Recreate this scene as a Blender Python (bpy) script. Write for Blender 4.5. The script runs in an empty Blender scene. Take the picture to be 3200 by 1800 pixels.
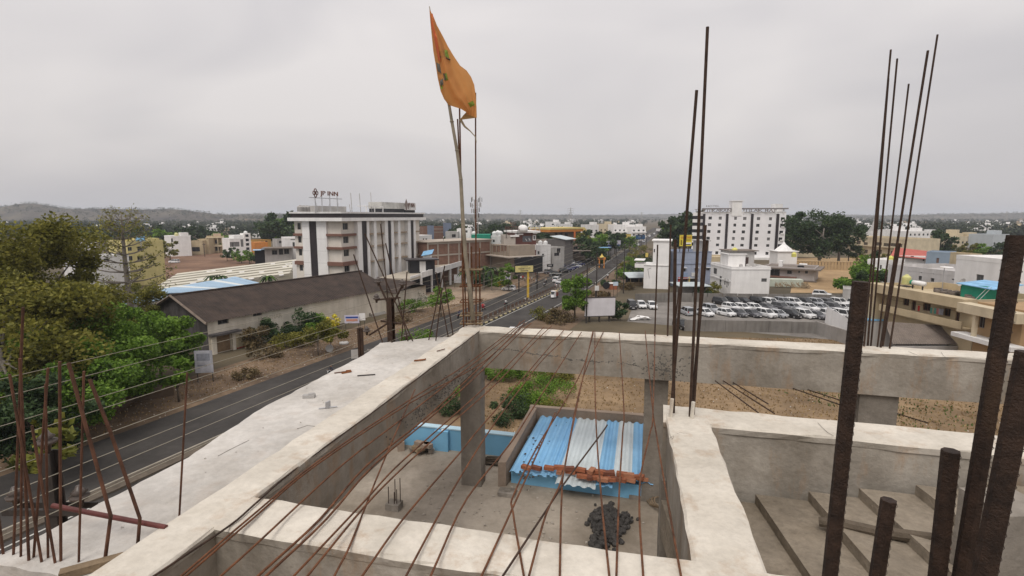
import bpy, bmesh, math, random
import numpy as np
from mathutils import Vector, Matrix
random.seed(7); rng = np.random.default_rng(7)
scn = bpy.context.scene
col = scn.collection
# ------------------------------------------------------------------ camera, world, sun, exposure
F = 1650.0; TH = math.atan(225/F); CH = 20.0            # focal length in photo pixels, pitch, eye height above the street
cam = bpy.data.cameras.new('camera'); cam.sensor_width = 36; cam.lens = 36*F/3200
cam.clip_start = .05; cam.clip_end = 20000
camo = bpy.data.objects.new('camera', cam); col.objects.link(camo)
camo.location = (0, 0, CH); camo.rotation_euler = (math.pi/2-TH, 0, 0)
scn.camera = camo
SUN_EL, SUN_AZ = math.radians(58), math.radians(200)     # compass azimuth, clockwise from +Y: behind the camera
w = bpy.data.worlds.new('World'); scn.world = w; w.use_nodes = True
nt = w.node_tree; nt.nodes.clear(); N = nt.nodes.new; LK = nt.links.new
out = N('ShaderNodeOutputWorld'); bg = N('ShaderNodeBackground'); bg.inputs[1].default_value = 1.0
sky = N('ShaderNodeTexSky'); sky.sky_type = 'NISHITA'; sky.sun_disc = False
sky.sun_elevation = SUN_EL; sky.sun_rotation = SUN_AZ; sky.air_density = 1.5; sky.dust_density = 5
skm = N('ShaderNodeMix'); skm.data_type = 'RGBA'; skm.blend_type = 'MULTIPLY'; skm.inputs[0].default_value = 1
LK(sky.outputs[0], skm.inputs[6]); skm.inputs[7].default_value = (.10, .10, .10, 1)
tc = N('ShaderNodeTexCoord'); mp = N('ShaderNodeMapping'); mp.inputs['Scale'].default_value = (1, 1, 2.6)
LK(tc.outputs['Generated'], mp.inputs[0])
nz = N('ShaderNodeTexNoise'); nz.inputs['Scale'].default_value = 1.9; nz.inputs['Detail'].default_value = 3; nz.inputs['Roughness'].default_value = .45
nz.inputs['Distortion'].default_value = .5
LK(mp.outputs[0], nz.inputs[0])
cr = N('ShaderNodeValToRGB'); e = cr.color_ramp.elements
e[0].position = .34; e[0].color = (.575, .552, .563, 1); e[1].position = .64; e[1].color = (.735, .698, .687, 1)
LK(nz.outputs[0], cr.inputs[0])
sp = N('ShaderNodeSeparateXYZ'); LK(tc.outputs['Generated'], sp.inputs[0])
mr = N('ShaderNodeMapRange'); mr.inputs[1].default_value = 0; mr.inputs[2].default_value = 1; mr.inputs[3].default_value = .96; mr.inputs[4].default_value = 1.6
LK(sp.outputs[2], mr.inputs[0])                        # an overcast dome grows evenly brighter towards the zenith
mm = N('ShaderNodeVectorMath'); mm.operation = 'SCALE'; LK(cr.outputs[0], mm.inputs[0]); LK(mr.outputs[0], mm.inputs[3])
mx = N('ShaderNodeMix'); mx.data_type = 'RGBA'; mx.inputs[0].default_value = .06
LK(mm.outputs[0], mx.inputs[6]); LK(skm.outputs[2], mx.inputs[7])
LK(mx.outputs[2], bg.inputs[0]); LK(bg.outputs[0], out.inputs[0])
sl = bpy.data.lights.new('sun', 'SUN'); sl.energy = 1.8; sl.angle = math.radians(28); sl.color = (1, .96, .9)
so = bpy.data.objects.new('sun', sl); col.objects.link(so); so.location = (0, 0, 60)
sd = Vector((math.sin(SUN_AZ)*math.cos(SUN_EL), math.cos(SUN_AZ)*math.cos(SUN_EL), math.sin(SUN_EL)))
so.rotation_euler = sd.to_track_quat('Z', 'Y').to_euler()
scn.view_settings.view_transform = 'Standard'; scn.view_settings.look = 'None'; scn.view_settings.exposure = 0.0
scn.view_settings.gamma = 1; scn.view_settings.use_curve_mapping = False
scn.render.engine = 'CYCLES'
scn.cycles.max_bounces = 6; scn.cycles.diffuse_bounces = 3; scn.cycles.volume_bounces = 1; scn.cycles.transparent_max_bounces = 6

# ------------------------------------------------------------------ places: photo pixel -> point of the site
cT, sT = math.cos(TH), math.sin(TH)
def ray(u, v):
    x = (u-1600)/F; y = (900-v)/F
    return Vector((x, cT+y*sT, -sT+y*cT))
def P(u, v, z=0.0):                      # where the sight line meets the level z
    d = ray(u, v); t = (z-CH)/d.z; return Vector((d.x*t, d.y*t, z))
def Q(u, v, y):                          # where it meets the distance y
    d = ray(u, v); t = y/d.y; return Vector((d.x*t, y, CH+d.z*t))
RA = math.radians(18.5); RD = Vector((math.sin(RA), math.cos(RA), 0)); RT = Vector((math.cos(RA), -math.sin(RA), 0))
R0 = Vector((-39.63, 38.52, 0))
_rc = [(Vector((R0.x, R0.y, 0)), 0.0)]; _p = Vector((R0.x, R0.y, 0))
def _hd(s): return math.radians(21.4-4.0*min(1, max(0, (s-95)/60)))
_pts = {}
for _s in range(0, 1001): _pts[_s] = _p.copy(); _p = _p+Vector((math.sin(_hd(_s+.5)), math.cos(_hd(_s+.5)), 0))
def road(t, s, z=0):        # t across from the left asphalt edge, s along; the road bends gently to the left
    h = _hd(s); d = Vector((math.sin(h), math.cos(h), 0))
    if s <= 0: b = _pts[0]+d*s
    else: i = min(int(s), 999); b = _pts[i]+d*(s-i)
    return b+Vector((math.cos(h), -math.sin(h), 0))*t+Vector((0, 0, z))

# ------------------------------------------------------------------ mesh helpers
class MB:
    def __init__(s): s.v = []; s.f = []; s.m = []; s.mi = 0
    def add(s, vs, fs):
        b = len(s.v); s.v += [tuple(x) for x in vs]
        for f in fs: s.f.append(tuple(b+i for i in f)); s.m.append(s.mi)
        return s
    def box(s, c, d, rz=0, rx=0, ry=0):
        hx, hy, hz = d[0]/2, d[1]/2, d[2]/2
        vs = [Vector((x*hx, y*hy, z*hz)) for z in (-1, 1) for y in (-1, 1) for x in (-1, 1)]
        if rz or rx or ry:
            m = Matrix.Rotation(rz, 3, 'Z') @ Matrix.Rotation(ry, 3, 'Y') @ Matrix.Rotation(rx, 3, 'X'); vs = [m @ q for q in vs]
        c = Vector(c); return s.add([q+c for q in vs], [(0,2,3,1), (4,5,7,6), (0,1,5,4), (2,6,7,3), (0,4,6,2), (1,3,7,5)])
    def bb(s, a, b): return s.box([(a[i]+b[i])/2 for i in range(3)], [abs(b[i]-a[i]) for i in range(3)])
    def prism(s, poly, z0, z1):
        n = len(poly); z0 = z0 if hasattr(z0, '__len__') else [z0]*n; z1 = z1 if hasattr(z1, '__len__') else [z1]*n
        vs = [(p[0], p[1], z0[i]) for i, p in enumerate(poly)]+[(p[0], p[1], z1[i]) for i, p in enumerate(poly)]
        return s.add(vs, [tuple(range(n-1, -1, -1)), tuple(range(n, 2*n))]+[(i, (i+1) % n, n+(i+1) % n, n+i) for i in range(n)])
    def quad(s, a, b, c, d): return s.add([a, b, c, d], [(0, 1, 2, 3)])
    def tube(s, pts, r, n=6, cap=True):
        pts = [Vector(p) for p in pts]; k = len(pts); r = r if hasattr(r, '__len__') else [r]*k
        vs = []; fs = []; up = None
        for i, p in enumerate(pts):
            t = (pts[min(i+1, k-1)]-pts[max(i-1, 0)])
            t = t.normalized() if t.length > 1e-9 else Vector((0, 0, 1))
            if up is None: up = Vector((0, 0, 1)) if abs(t.z) < .9 else Vector((1, 0, 0))
            a = t.cross(up).normalized(); b = a.cross(t).normalized(); up = b
            for j in range(n):
                an = 2*math.pi*j/n; vs.append(p+(a*math.cos(an)+b*math.sin(an))*r[i])
        for i in range(k-1):
            for j in range(n): fs.append((i*n+j, i*n+(j+1) % n, (i+1)*n+(j+1) % n, (i+1)*n+j))
        if cap: fs += [tuple(range(n-1, -1, -1)), tuple(range((k-1)*n, k*n))]
        return s.add(vs, fs)
    def lathe(s, prof, c=(0, 0, 0), n=12):
        vs = []; fs = []; k = len(prof)
        for (r, z) in prof:
            for j in range(n):
                a = 2*math.pi*j/n; vs.append((c[0]+r*math.cos(a), c[1]+r*math.sin(a), c[2]+z))
        for i in range(k-1):
            for j in range(n): fs.append((i*n+j, i*n+(j+1) % n, (i+1)*n+(j+1) % n, (i+1)*n+j))
        fs += [tuple(range(n-1, -1, -1)), tuple(range((k-1)*n, k*n))]
        return s.add(vs, fs)
    def mesh(s, name, mats, smooth=False):
        me = bpy.data.meshes.new(name); me.from_pydata(s.v, [], s.f)
        for m in (mats if isinstance(mats, (list, tuple)) else [mats]): me.materials.append(m)
        if any(s.m): me.polygons.foreach_set('material_index', s.m)
        if smooth: me.polygons.foreach_set('use_smooth', [True]*len(s.f))
        me.update(); return me
    def build(s, name, mats, parent=None, smooth=False, loc=None, rz=0):
        return place(name, s.mesh(name, mats, smooth), parent, loc, rz)
def place(name, me, parent=None, loc=None, rz=0, sc=None):
    o = bpy.data.objects.new(name, me); col.objects.link(o)
    if parent: o.parent = parent
    if loc is not None: o.location = loc
    if rz: o.rotation_euler = (0, 0, rz)
    if sc is not None: o.scale = sc if hasattr(sc, '__len__') else (sc, sc, sc)
    return o
def tag(o, label, cat, group=None):
    o['label'] = label; o['category'] = cat
    if group: o['group'] = group
    return o
def thing(name, label, cat, loc=(0, 0, 0), rz=0, group=None, sc=None):
    o = bpy.data.objects.new(name, None); col.objects.link(o); o.location = loc; o.rotation_euler = (0, 0, rz)
    o.empty_display_size = .3
    if sc is not None: o.scale = (sc, sc, sc)
    return tag(o, label, cat, group)
def kind(o, k): o['kind'] = k; return o
ORD = 'first second third fourth fifth sixth seventh eighth ninth tenth eleventh twelfth thirteenth fourteenth fifteenth sixteenth seventeenth eighteenth nineteenth twentieth'.split()
ORD += ['twenty-'+x for x in ORD[:9]]

# ------------------------------------------------------------------ materials
MC = {}
def M(name, c, var=.18, scale=1.5, rough=.85, bump=0, bscale=None, streak=0, metal=0, c2=None, emit=0, fine=0, coord='Object', spec=.3, stain=0, mott=0):
    if name in MC: return MC[name]
    m = bpy.data.materials.new(name); m.use_nodes = True; n = m.node_tree; b = n.nodes['Principled BSDF']; n_ = n.nodes.new; l = n.links.new
    b.inputs['Roughness'].default_value = rough; b.inputs['Metallic'].default_value = metal
    b.inputs['Specular IOR Level'].default_value = spec
    t = n_('ShaderNodeTexCoord')
    def noise(sc, det=5, vec=None, ro=.6):
        x = n_('ShaderNodeTexNoise'); x.inputs['Scale'].default_value = sc; x.inputs['Detail'].default_value = det; x.inputs['Roughness'].default_value = ro
        l(vec or t.outputs[coord], x.inputs[0]); return x.outputs[0]
    def ramp(fac, a, b_, p0=.3, p1=.7):
        x = n_('ShaderNodeValToRGB'); x.color_ramp.elements[0].position = p0; x.color_ramp.elements[1].position = p1
        x.color_ramp.elements[0].color = (*a, 1); x.color_ramp.elements[1].color = (*b_, 1); l(fac, x.inputs[0]); return x.outputs[0]
    def mult(a, b_, f=1):
        x = n_('ShaderNodeMix'); x.data_type = 'RGBA'; x.blend_type = 'MULTIPLY'; x.inputs[0].default_value = f; l(a, x.inputs[6]); l(b_, x.inputs[7]); return x.outputs[2]
    lo = tuple(x*(1-var) for x in c); hi = tuple(min(1, x*(1+var*.6)) for x in (c2 or c))
    cc = ramp(noise(scale), lo, hi)
    if fine: cc = mult(cc, ramp(noise(scale*9, 6), (1-fine,)*3, (1, 1, 1), .3, .62))
    if streak:
        mp_ = n_('ShaderNodeMapping'); mp_.inputs['Scale'].default_value = (1, 1, .12); l(t.outputs[coord], mp_.inputs[0])
        cc = mult(cc, ramp(noise(.8 if streak < .24 else 1.6, 5, mp_.outputs[0]), (1-streak, 1-streak*1.05, 1-streak*1.15), (1, 1, 1), .3, .62))
    if mott: cc = mult(cc, ramp(noise(scale*.45, 7, None, .72), (1-mott, 1-mott*1.06, 1-mott*1.15), (1, 1, 1), .36, .60))
    if stain:
        ms = n_('ShaderNodeMapping'); ms.inputs['Scale'].default_value = (1.8, 1.8, .5); l(t.outputs[coord], ms.inputs[0])
        x = n_('ShaderNodeMix'); x.data_type = 'RGBA'; l(ramp(noise(1.6, 6, ms.outputs[0], .7), (0, 0, 0), (stain, stain, stain), .54, .68), x.inputs[0]); l(cc, x.inputs[6]); x.inputs[7].default_value = (.30, .165, .07, 1); cc = x.outputs[2]
    l(cc, b.inputs['Base Color'])
    if bump:
        x = n_('ShaderNodeBump'); x.inputs['Strength'].default_value = bump; x.inputs['Distance'].default_value = .05
        l(noise(bscale or scale*6, 8), x.inputs['Height']); l(x.outputs[0], b.inputs['Normal'])
    if emit: b.inputs['Emission Color'].default_value = (*c, 1); b.inputs['Emission Strength'].default_value = emit
    MC[name] = m; return m
def leafmat(name, a, b_, c, tr=.25, sc=.35):
    m = bpy.data.materials.new(name); m.use_nodes = True; n = m.node_tree; n_ = n.nodes.new; l = n.links.new
    b = n.nodes['Principled BSDF']; b.inputs['Roughness'].default_value = .6; b.inputs['Specular IOR Level'].default_value = .25
    g = n_('ShaderNodeNewGeometry'); oi = n_('ShaderNodeObjectInfo'); x = n_('ShaderNodeTexNoise'); x.inputs['Scale'].default_value = sc; x.inputs['Detail'].default_value = 3
    l(g.outputs['Position'], x.inputs[0]); at = n_('ShaderNodeAttribute'); at.attribute_name = 'rnd'
    ad = n_('ShaderNodeMath'); ad.operation = 'MULTIPLY_ADD'; ad.inputs[1].default_value = .55; l(at.outputs['Fac'], ad.inputs[0]); 
    ad2 = n_('ShaderNodeMath'); ad2.operation = 'MULTIPLY_ADD'; ad2.inputs[1].default_value = .9; l(x.outputs[0], ad2.inputs[0]); ad2.inputs[2].default_value = -.32
    l(ad2.outputs[0], ad.inputs[2])
    r = n_('ShaderNodeValToRGB'); r.color_ramp.elements[0].color = (*a, 1); r.color_ramp.elements[1].color = (*c, 1); r.color_ramp.elements[0].position = .05; r.color_ramp.elements[1].position = .8
    q = r.color_ramp.elements.new(.42); q.color = (*b_, 1); l(ad.outputs[0], r.inputs[0])
    l(r.outputs[0], b.inputs['Base Color'])
    t = n_('ShaderNodeBsdfTranslucent'); l(r.outputs[0], t.inputs[0]); mx_ = n_('ShaderNodeMixShader'); mx_.inputs[0].default_value = tr
    l(b.outputs[0], mx_.inputs[1]); l(t.outputs[0], mx_.inputs[2]); l(mx_.outputs[0], n.nodes['Material Output'].inputs[0])
    MC[name] = m; return m
conc_shaded = M('concrete', (.40, .362, .312), .16, 1.6, .92, .28, 14, .30, fine=.12, stain=.45, mott=.36)  # side-face copy of the beam concrete, shade put into its darker colour
conc_lit = M('concrete_lit', (.65, .60, .52), .10, 2.0, .92, .25, 26, 0, fine=.12, stain=.4, mott=.20)  # same concrete for upward faces; paler finish plus top light put into the colour
conc_slab = M('concrete_slab', (.60, .57, .53), .14, 1.2, .92, .3, 18, 0, fine=.16, stain=.12, mott=.28)
conc_dk = M('concrete_dirty', (.28, .25, .215), .25, 1.3, .92, .3, 16, .3, fine=.15, mott=.25)
rust = M('rusty_steel', (.115, .048, .024), .45, 7, .8, .5, 60, c2=(.17, .068, .03), fine=.3)
rust_dk = M('dark_rusty_steel', (.042, .024, .017), .35, 9, .75, .5, 80, c2=(.06, .034, .022))
rust_or = M('orange_rust', (.23, .085, .03), .4, 8, .85, .4)
steel_dk = M('dark_steel', (.045, .038, .034), .3, 5, .6)
white = M('white_paint', (.80, .785, .77), .08, .5, .8, streak=.1)
white2 = M('white_wash', (.72, .71, .70), .1, .4, .85, streak=.2)
cream = M('cream_paint', (.58, .50, .36), .14, .5, .85, streak=.16)
tan = M('tan_paint', (.50, .41, .27), .14, .5, .85, streak=.14)
yellow = M('yellow_paint', (.62, .47, .12), .12, .6, .7)
orange = M('orange_paint', (.55, .22, .05), .15, .6, .7)
blue_gr = M('blue_grey_paint', (.33, .37, .47), .1, .5, .8, streak=.12)
sky_blue = M('sky_blue_paint', (.20, .45, .66), .08, 1.5, .7, streak=.08)
blue_sh = M('blue_sheet', (.19, .43, .70), .12, 1.2, .5, c2=(.26, .50, .74), mott=.22)
pale_sh = M('pale_sheet', (.55, .61, .63), .1, 1.5, .5, streak=.1, mott=.18)
grey = M('grey_render', (.42, .405, .39), .15, .6, .9, streak=.2)
brickr = M('raw_brick_wall', (.22, .125, .09), .25, 1.2, .95, .3, 9, .12)
brick_m = M('red_brick', (.27, .095, .05), .3, 6, .95, .3, c2=(.33, .12, .06))
dark = M('dark_cladding', (.035, .028, .03), .25, .8, .35)
black = M('black_panel', (.018, .018, .022), .2, .8, .5)
glass = M('window_glass', (.03, .033, .036), .35, .7, .12, spec=.5)
curt = M('curtained_glass', (.17, .165, .165), .2, 1.2, .25, spec=.5)
brown_rf = M('brown_sheet_roof', (.040, .029, .024), .3, .5, .85, .25, 14, c2=(.058, .040, .031), fine=.2)
grey_rf = M('weathered_sheet_roof', (.20, .165, .14), .25, .7, .9, .2, 12, fine=.25)
red_rf = M('red_sheet_roof', (.42, .10, .075), .15, .8, .6)
maroon = M('maroon_cladding', (.14, .055, .045), .15, .8, .5)
brownp = M('brown_paint', (.19, .10, .075), .12, .8, .8)
wood = M('raw_timber', (.26, .19, .12), .3, 6, .9, .4, streak=.25)
bark = M('bark', (.10, .08, .06), .35, 4, .95, .5)
bark_gr = M('grey_bark', (.20, .175, .15), .3, 4, .95, .4)
bamboo = M('bamboo', (.25, .215, .16), .3, 5, .6, .2)
green_t = M('green_shade_net', (.02, .24, .16), .15, 1, .8)
yel_tank = M('yellow_plastic', (.70, .66, .18), .08, 1, .5)
wht_pl = M('white_plastic', (.75, .75, .74), .05, 1, .45)
rubber = M('tyre_rubber', (.02, .02, .02), .2, 4, .85)
chrome = M('pale_metal', (.45, .45, .46), .1, 3, .35, metal=.6)
alu = M('bare_conductor', (.30, .275, .22), .2, 8, .6)
redp = M('red_paint', (.42, .03, .025), .12, 1, .5)
bluep = M('blue_print', (.03, .07, .30), .2, 1, .6)
dirt = M('dry_soil', (.125, .082, .054), .35, .12, .97, .5, 3, c2=(.19, .13, .082), fine=.35)
sand = M('dry_field', (.31, .20, .10), .28, .09, .97, .4, 2, c2=(.38, .26, .14), fine=.22)
asphalt = M('asphalt', (.046, .041, .038), .25, .15, .9, .25, 30, c2=(.066, .06, .055), fine=.2, mott=.25)
paint_w = M('road_paint_white', (.55, .54, .50), .2, 2, .8, fine=.3)
paint_y = M('road_paint_yellow', (.52, .40, .12), .2, 2, .8, fine=.3)
LG = leafmat('leaf_green', (.038, .076, .012), (.13, .235, .028), (.26, .40, .065), .4)
LDK = leafmat('leaf_dark', (.014, .026, .011), (.038, .070, .026), (.09, .14, .048), .3)
LOL = leafmat('leaf_olive', (.048, .052, .012), (.18, .175, .03), (.33, .30, .065), .4)
LYE = leafmat('leaf_yellow_green', (.04, .045, .008), (.15, .16, .025), (.28, .27, .05))
LDRY = leafmat('leaf_dry', (.05, .036, .016), (.14, .10, .045), (.24, .18, .09))
LRED = leafmat('flower_red', (.18, .02, .012), (.42, .06, .03), (.58, .13, .07), .15, 2)
LWHT = leafmat('leaf_variegated_white', (.10, .13, .06), (.50, .50, .40), (.75, .74, .66), .15, 2)
LYF = leafmat('flower_yellow', (.25, .20, .02), (.62, .52, .04), (.75, .66, .10), .15, 2)
LFAR = leafmat('leaf_far', (.016, .024, .014), (.034, .048, .026), (.075, .088, .045), .15, .05)
GRASS = leafmat('grass_blade', (.03, .05, .01), (.075, .11, .025), (.14, .17, .05), .2, .5)
GRASSD = leafmat('dry_grass_blade', (.13, .085, .035), (.26, .17, .075), (.36, .26, .13), .2, .5)

# ------------------------------------------------------------------ setting: ground, road, median, hills
g = MB(); R = 9000
g.quad((-R, -400, 0), (R, -400, 0), (R, R, 0), (-R, R, 0))
ground_m = M('open_ground', (.085, .073, .047), .45, .012, .97, .4, 1.2, c2=(.14, .108, .066), fine=.3)
kind(g.build('ground', ground_m), 'structure')
def strip(name, t0, t1, s0, s1, z, mat, n=1):
    b = MB()
    ss = [s0]+[x for x in range(0, 175, 5) if s0 < x < s1]+[s1]
    for p, q in zip(ss, ss[1:]): b.quad(road(t0, p, z), road(t1, p, z), road(t1, q, z), road(t0, q, z))
    return kind(b.build(name, mat), 'structure')
strip('road', 0, 18.4, -90, 900, .012, asphalt)
strip('roadside_verge', -10, 0, -90, 420, .006, dirt)
strip('roadside_soil', 18.4, 27, -90, 300, .006, dirt)
strip('road_edge_line', 11.3, 11.45, -90, 900, .017, paint_w)
strip('road_edge_line', 9.2, 9.32, -90, 900, .017, paint_y)
strip('road_edge_line', 17.5, 17.64, -90, 900, .017, paint_w)
def ribbon(b, t0, t1, s0, s1, h):
    ss = [s0]+[x for x in range(0, 175, 5) if s0 < x < s1]+[s1]; vs = [road(t, s, z) for s in ss for (t, z) in ((t0, 0), (t0, h), (t1, h), (t1, 0))]
    b.add(vs, [(4*i+j, 4*i+j+1, 4*i+j+5, 4*i+j+4) for i in range(len(ss)-1) for j in range(3)]+[(3, 2, 1, 0)])
med = MB(); ribbon(med, 9.55, 10.7, -90, 600, .16)
med_o = kind(med.build('median', M('median_soil', (.13, .105, .08), .3, .4, .95, fine=.3)), 'structure')
kb = MB(); kb.box((0, 0, .13), (.24, 1.16, .26)); kmesh = [kb.mesh('kerb_stone', M('kerb_dark', (.05, .045, .04), .3, 2)), kb.mesh('kerb_stone', M('kerb_yellow', (.50, .43, .24), .25, 2))]
for i in range(110):
    q = road(10.84, 40+i*1.2, 0); place('kerb_stone', kmesh[i % 2], med_o, q, -_hd(40+i*1.2))
kc = MB(); 
ribbon(kc, 10.71, 10.95, 172, 600, .25); ribbon(kc, 9.36, 9.54, -90, 600, .25)
kc.build('kerb', M('kerb_cream', (.30, .27, .22), .2, 1), med_o)
HP = []
def hill(name, a0, a1, dist, hgt, c, seed, jag=.35):       # a ridge of land seen across the plain, azimuth a0..a1 in photo pixels
    b = MB(); n = 70; rr = random.Random(seed); prev = None; ph = [rr.uniform(0, 6.28) for _ in range(6)]
    for i in range(n+1):
        u = a0+(a1-a0)*i/n; x = (u-1600)/F*dist; env = math.sin(math.pi*i/n)**.6
        h = hgt*env*(.75+jag*sum(math.sin(ph[k]+i*.13*(k+1)*1.3)/(k+1.5) for k in range(5))*.6)
        h = max(h, .5); row = [Vector((x*.93, dist*.90, -1)), Vector((x*.96, dist*.95, h*.55)), Vector((x, dist, h)), Vector((x*1.04, dist*1.06, h*.6)), Vector((x*1.08, dist*1.12, -1))]
        if prev:
            for k in range(4): b.quad(prev[k], row[k], row[k+1], prev[k+1])
            for _ in range(26):
                s1, s2, kk = rr.random(), rr.random(), rr.choice((0, 1, 1, 1)); HP.append((prev[kk].lerp(row[kk], s1)).lerp(prev[kk+1].lerp(row[kk+1], s1), s2 if rr.random() < .8 else 1))
        prev = row
    return kind(b.build(name, c, smooth=True), 'structure')
hm = M('hill_scrub', (.075, .062, .055), .4, .01, .97, c2=(.12, .10, .07), fine=.35)
hill('hills', -900, 1150, 1750, 58, hm, 3)
hill('hills', 300, 2100, 3000, 46, hm, 5, .2)
hill('hills', 2450, 4600, 2700, 50, hm, 9, .2)
hill('hills', 1300, 3300, 4200, 44, hm, 12, .15)
# ------------------------------------------------------------------ the unfinished building underfoot
ZB = 17.76; ZF = 14.57
ub = thing('unfinished_building', 'unfinished concrete building frame of pale beams, columns and slabs in the foreground', 'building', (0, 0, 0))
def beam(name, c0, c1, wid, top, depth, parent, n=26, jit=.006, mats=None, lip=True):
    # rough cast beam: a lip of set concrete along the top arrises, sides slightly uneven
    c0 = Vector((*c0, 0)); c1 = Vector((*c1, 0)); t = (c1-c0); L = t.length; t.normalize(); nrm = Vector((-t.y, t.x, 0)); b = MB(); h = wid/2; lp = .009 if lip else 0
    prof = [(-h, -depth), (-h, -.085), (-h-lp, -.075), (-h-lp, -.02), (-h+.01, 0), (-h*.33, .004), (h*.33, .004), (h-.01, 0), (h+lp, -.02), (h+lp, -.075), (h, -.085), (h, -depth)]
    k = len(prof); vs = []; wv = [random.uniform(0, 6) for _ in range(4)]
    for i in range(n+1):
        p = c0+t*(L*i/n)
        for j, (a, z) in enumerate(prof):
            jj = jit*(1.6 if 1 < j < k-2 else .8)
            w_ = .004*math.sin(i*.7+wv[0]+j*.4)+.003*math.sin(i*1.7+wv[1]+j*.7)
            ed = 0 if 0 < i < n else 1
            vs.append(p+nrm*(a+(random.uniform(-jj, jj)+w_)*(1-ed))+Vector((0, 0, top+z+(random.uniform(-jj, jj)*.7 if not ed else 0))))
    fs = []; b.mi = 0
    for i in range(n):
        for j in range(k):
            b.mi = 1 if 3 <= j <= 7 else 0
            a_, b_ = i*k+j, i*k+(j+1) % k
            fs.append((a_, b_, (i+1)*k+(j+1) % k, (i+1)*k+j, b.mi))
    base = len(b.v); b.v += [tuple(x) for x in vs]
    for f in fs: b.f.append(tuple(base+q for q in f[:4])); b.m.append(f[4])
    b.f.append(tuple(base+q for q in range(k-1, -1, -1))); b.m.append(0); b.f.append(tuple(base+n*k+q for q in range(k))); b.m.append(0)
    return b.build(name, mats or [conc_shaded, conc_lit], parent)
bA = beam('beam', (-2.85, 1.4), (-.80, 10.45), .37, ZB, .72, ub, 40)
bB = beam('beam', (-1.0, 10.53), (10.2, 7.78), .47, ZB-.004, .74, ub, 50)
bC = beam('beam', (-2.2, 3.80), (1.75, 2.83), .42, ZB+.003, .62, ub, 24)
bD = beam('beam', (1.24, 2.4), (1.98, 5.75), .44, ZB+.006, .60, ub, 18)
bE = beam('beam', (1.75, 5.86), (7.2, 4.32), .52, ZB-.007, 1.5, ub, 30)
# cold joint and honeycombing along the far beam
jb = MB()
zj = 17.44
for i in range(150):
    s = i/150; x = -.35+3.2*s; y = 10.36-.245*(x+1)-.235; zj += random.uniform(-.012, .0112)
    if random.random() < .22: continue
    jb.box((x, y, zj-.10*s), (random.uniform(.015, .04), .02, random.choice((.005, .008, .012, .02))), -.24, ry=random.uniform(-.5, .5))
    if random.random() < .35: jb.box((x+random.uniform(-.05, .05), y, zj-.10*s+random.gauss(.02, .03)), (random.uniform(.008, .03), .018, random.uniform(.006, .015)), -.24, ry=random.uniform(-.8, .8))
for i in range(240):                       # honeycombed patch on the long left beam and at the far joint
    s = random.gauss(.62, .12); z = random.gauss(17.24, .09)-.25*(s-.6); 
    if not (17.06 < z < 17.6): continue
    x = -2.03+1.38*(s)+.022; y = 4.04+6.29*s; jb.box((x, y, z), (.012, random.uniform(.008, .03), random.uniform(.006, .022)), -.215, rx=random.uniform(-.6, .6))
for i in range(150):
    x = random.gauss(2.75, .2); z = random.gauss(17.3, .14); y = 10.36-.245*(x+1)-.236
    if 17.05 < z < 17.66: jb.box((x, y, z), (random.uniform(.01, .05), .02, random.uniform(.008, .02)), -.24, ry=random.uniform(-1.2, 1.2))
kind(jb.build('joint_crack', M('joint_shadow', (.13, .12, .105), .3, 5), bB), 'stuff')
# cantilever slab on the road side
edge = [(-1.64, 10.17), (-2.14, 9.84), (-2.48, 9.72), (-2.56, 8.83), (-2.75, 8.0), (-2.98, 6.85), (-3.11, 6.4), (-3.21, 4.95), (-3.43, 4.1), (-3.52, 3.69), (-3.63, 3.44), (-3.55, 3.34), (-3.1, 3.24), (-2.75, 3.1), (-2.5, 3.05)]
poly = []
for i in range(len(edge)-1):
    a, b_ = Vector(edge[i]), Vector(edge[i+1]); k = max(2, int((b_-a).length/.12))
    for j in range(k): poly.append(a.lerp(b_, j/k)+Vector((random.uniform(-.012, .012), random.uniform(-.012, .012))))
inn = [(-2.5, 3.05), (-2.3, 3.9), (-1.98, 5.0), (-1.4, 7.6), (-.95, 9.75), (-1.2, 10.2)]
poly += [Vector(p) for p in inn]
sb = MB(); n = len(poly); zt = ZB-.13
# undulating top as a fan over a grid: outline wall + triangulated cap
bm = bmesh.new(); vt = [bm.verts.new((p[0], p[1], zt)) for p in poly]; bm.faces.new(vt)
vb_ = [bm.verts.new((p[0]+.02, p[1], zt-.13)) for p in poly]; bm.faces.new(vb_[::-1])
for i in range(n): bm.faces.new((vt[i], vb_[i], vb_[(i+1) % n], vt[(i+1) % n]))
bmesh.ops.recalc_face_normals(bm, faces=bm.faces); me = bpy.data.meshes.new('roof_slab'); bm.to_mesh(me); bm.free(); me.materials.append(conc_slab)
slab = place('roof_slab', me, ub)
# columns
def column(x, y, wx, wy, z0, z1, rz=-.235):
    b = MB(); n_ = 14; vs = []
    for i in range(n_+1):
        z = z0+(z1-z0)*i/n_
        for sx, sy in ((-1, -1), (1, -1), (1, 1), (-1, 1)): 
            q = Matrix.Rotation(rz, 2) @ Vector((sx*wx/2+random.uniform(-.004, .004), sy*wy/2+random.uniform(-.004, .004))); vs.append((x+q.x, y+q.y, z))
    fs = [(i*4+j, i*4+(j+1) % 4, i*4+4+(j+1) % 4, i*4+4+j) for i in range(n_) for j in range(4)]+[tuple(range(n_*4, n_*4+4))]
    b.add(vs, fs); return b.build('column', conc_dk, ub)
column(-.79, 10.22, .42, .30, ZF, 17.05); column(2.72, 9.62, .42, .36, 8, 17.1); column(6.25, 8.78, .58, .40, 6, 17.1)
column(1.88, 5.66, .36, .42, ZF-.4, 17.1); column(-2.35, 3.3, .4, .4, ZF, 17.1)
column(3.64, 3.62, .4, .4, 15, 17.93, 0)
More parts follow.
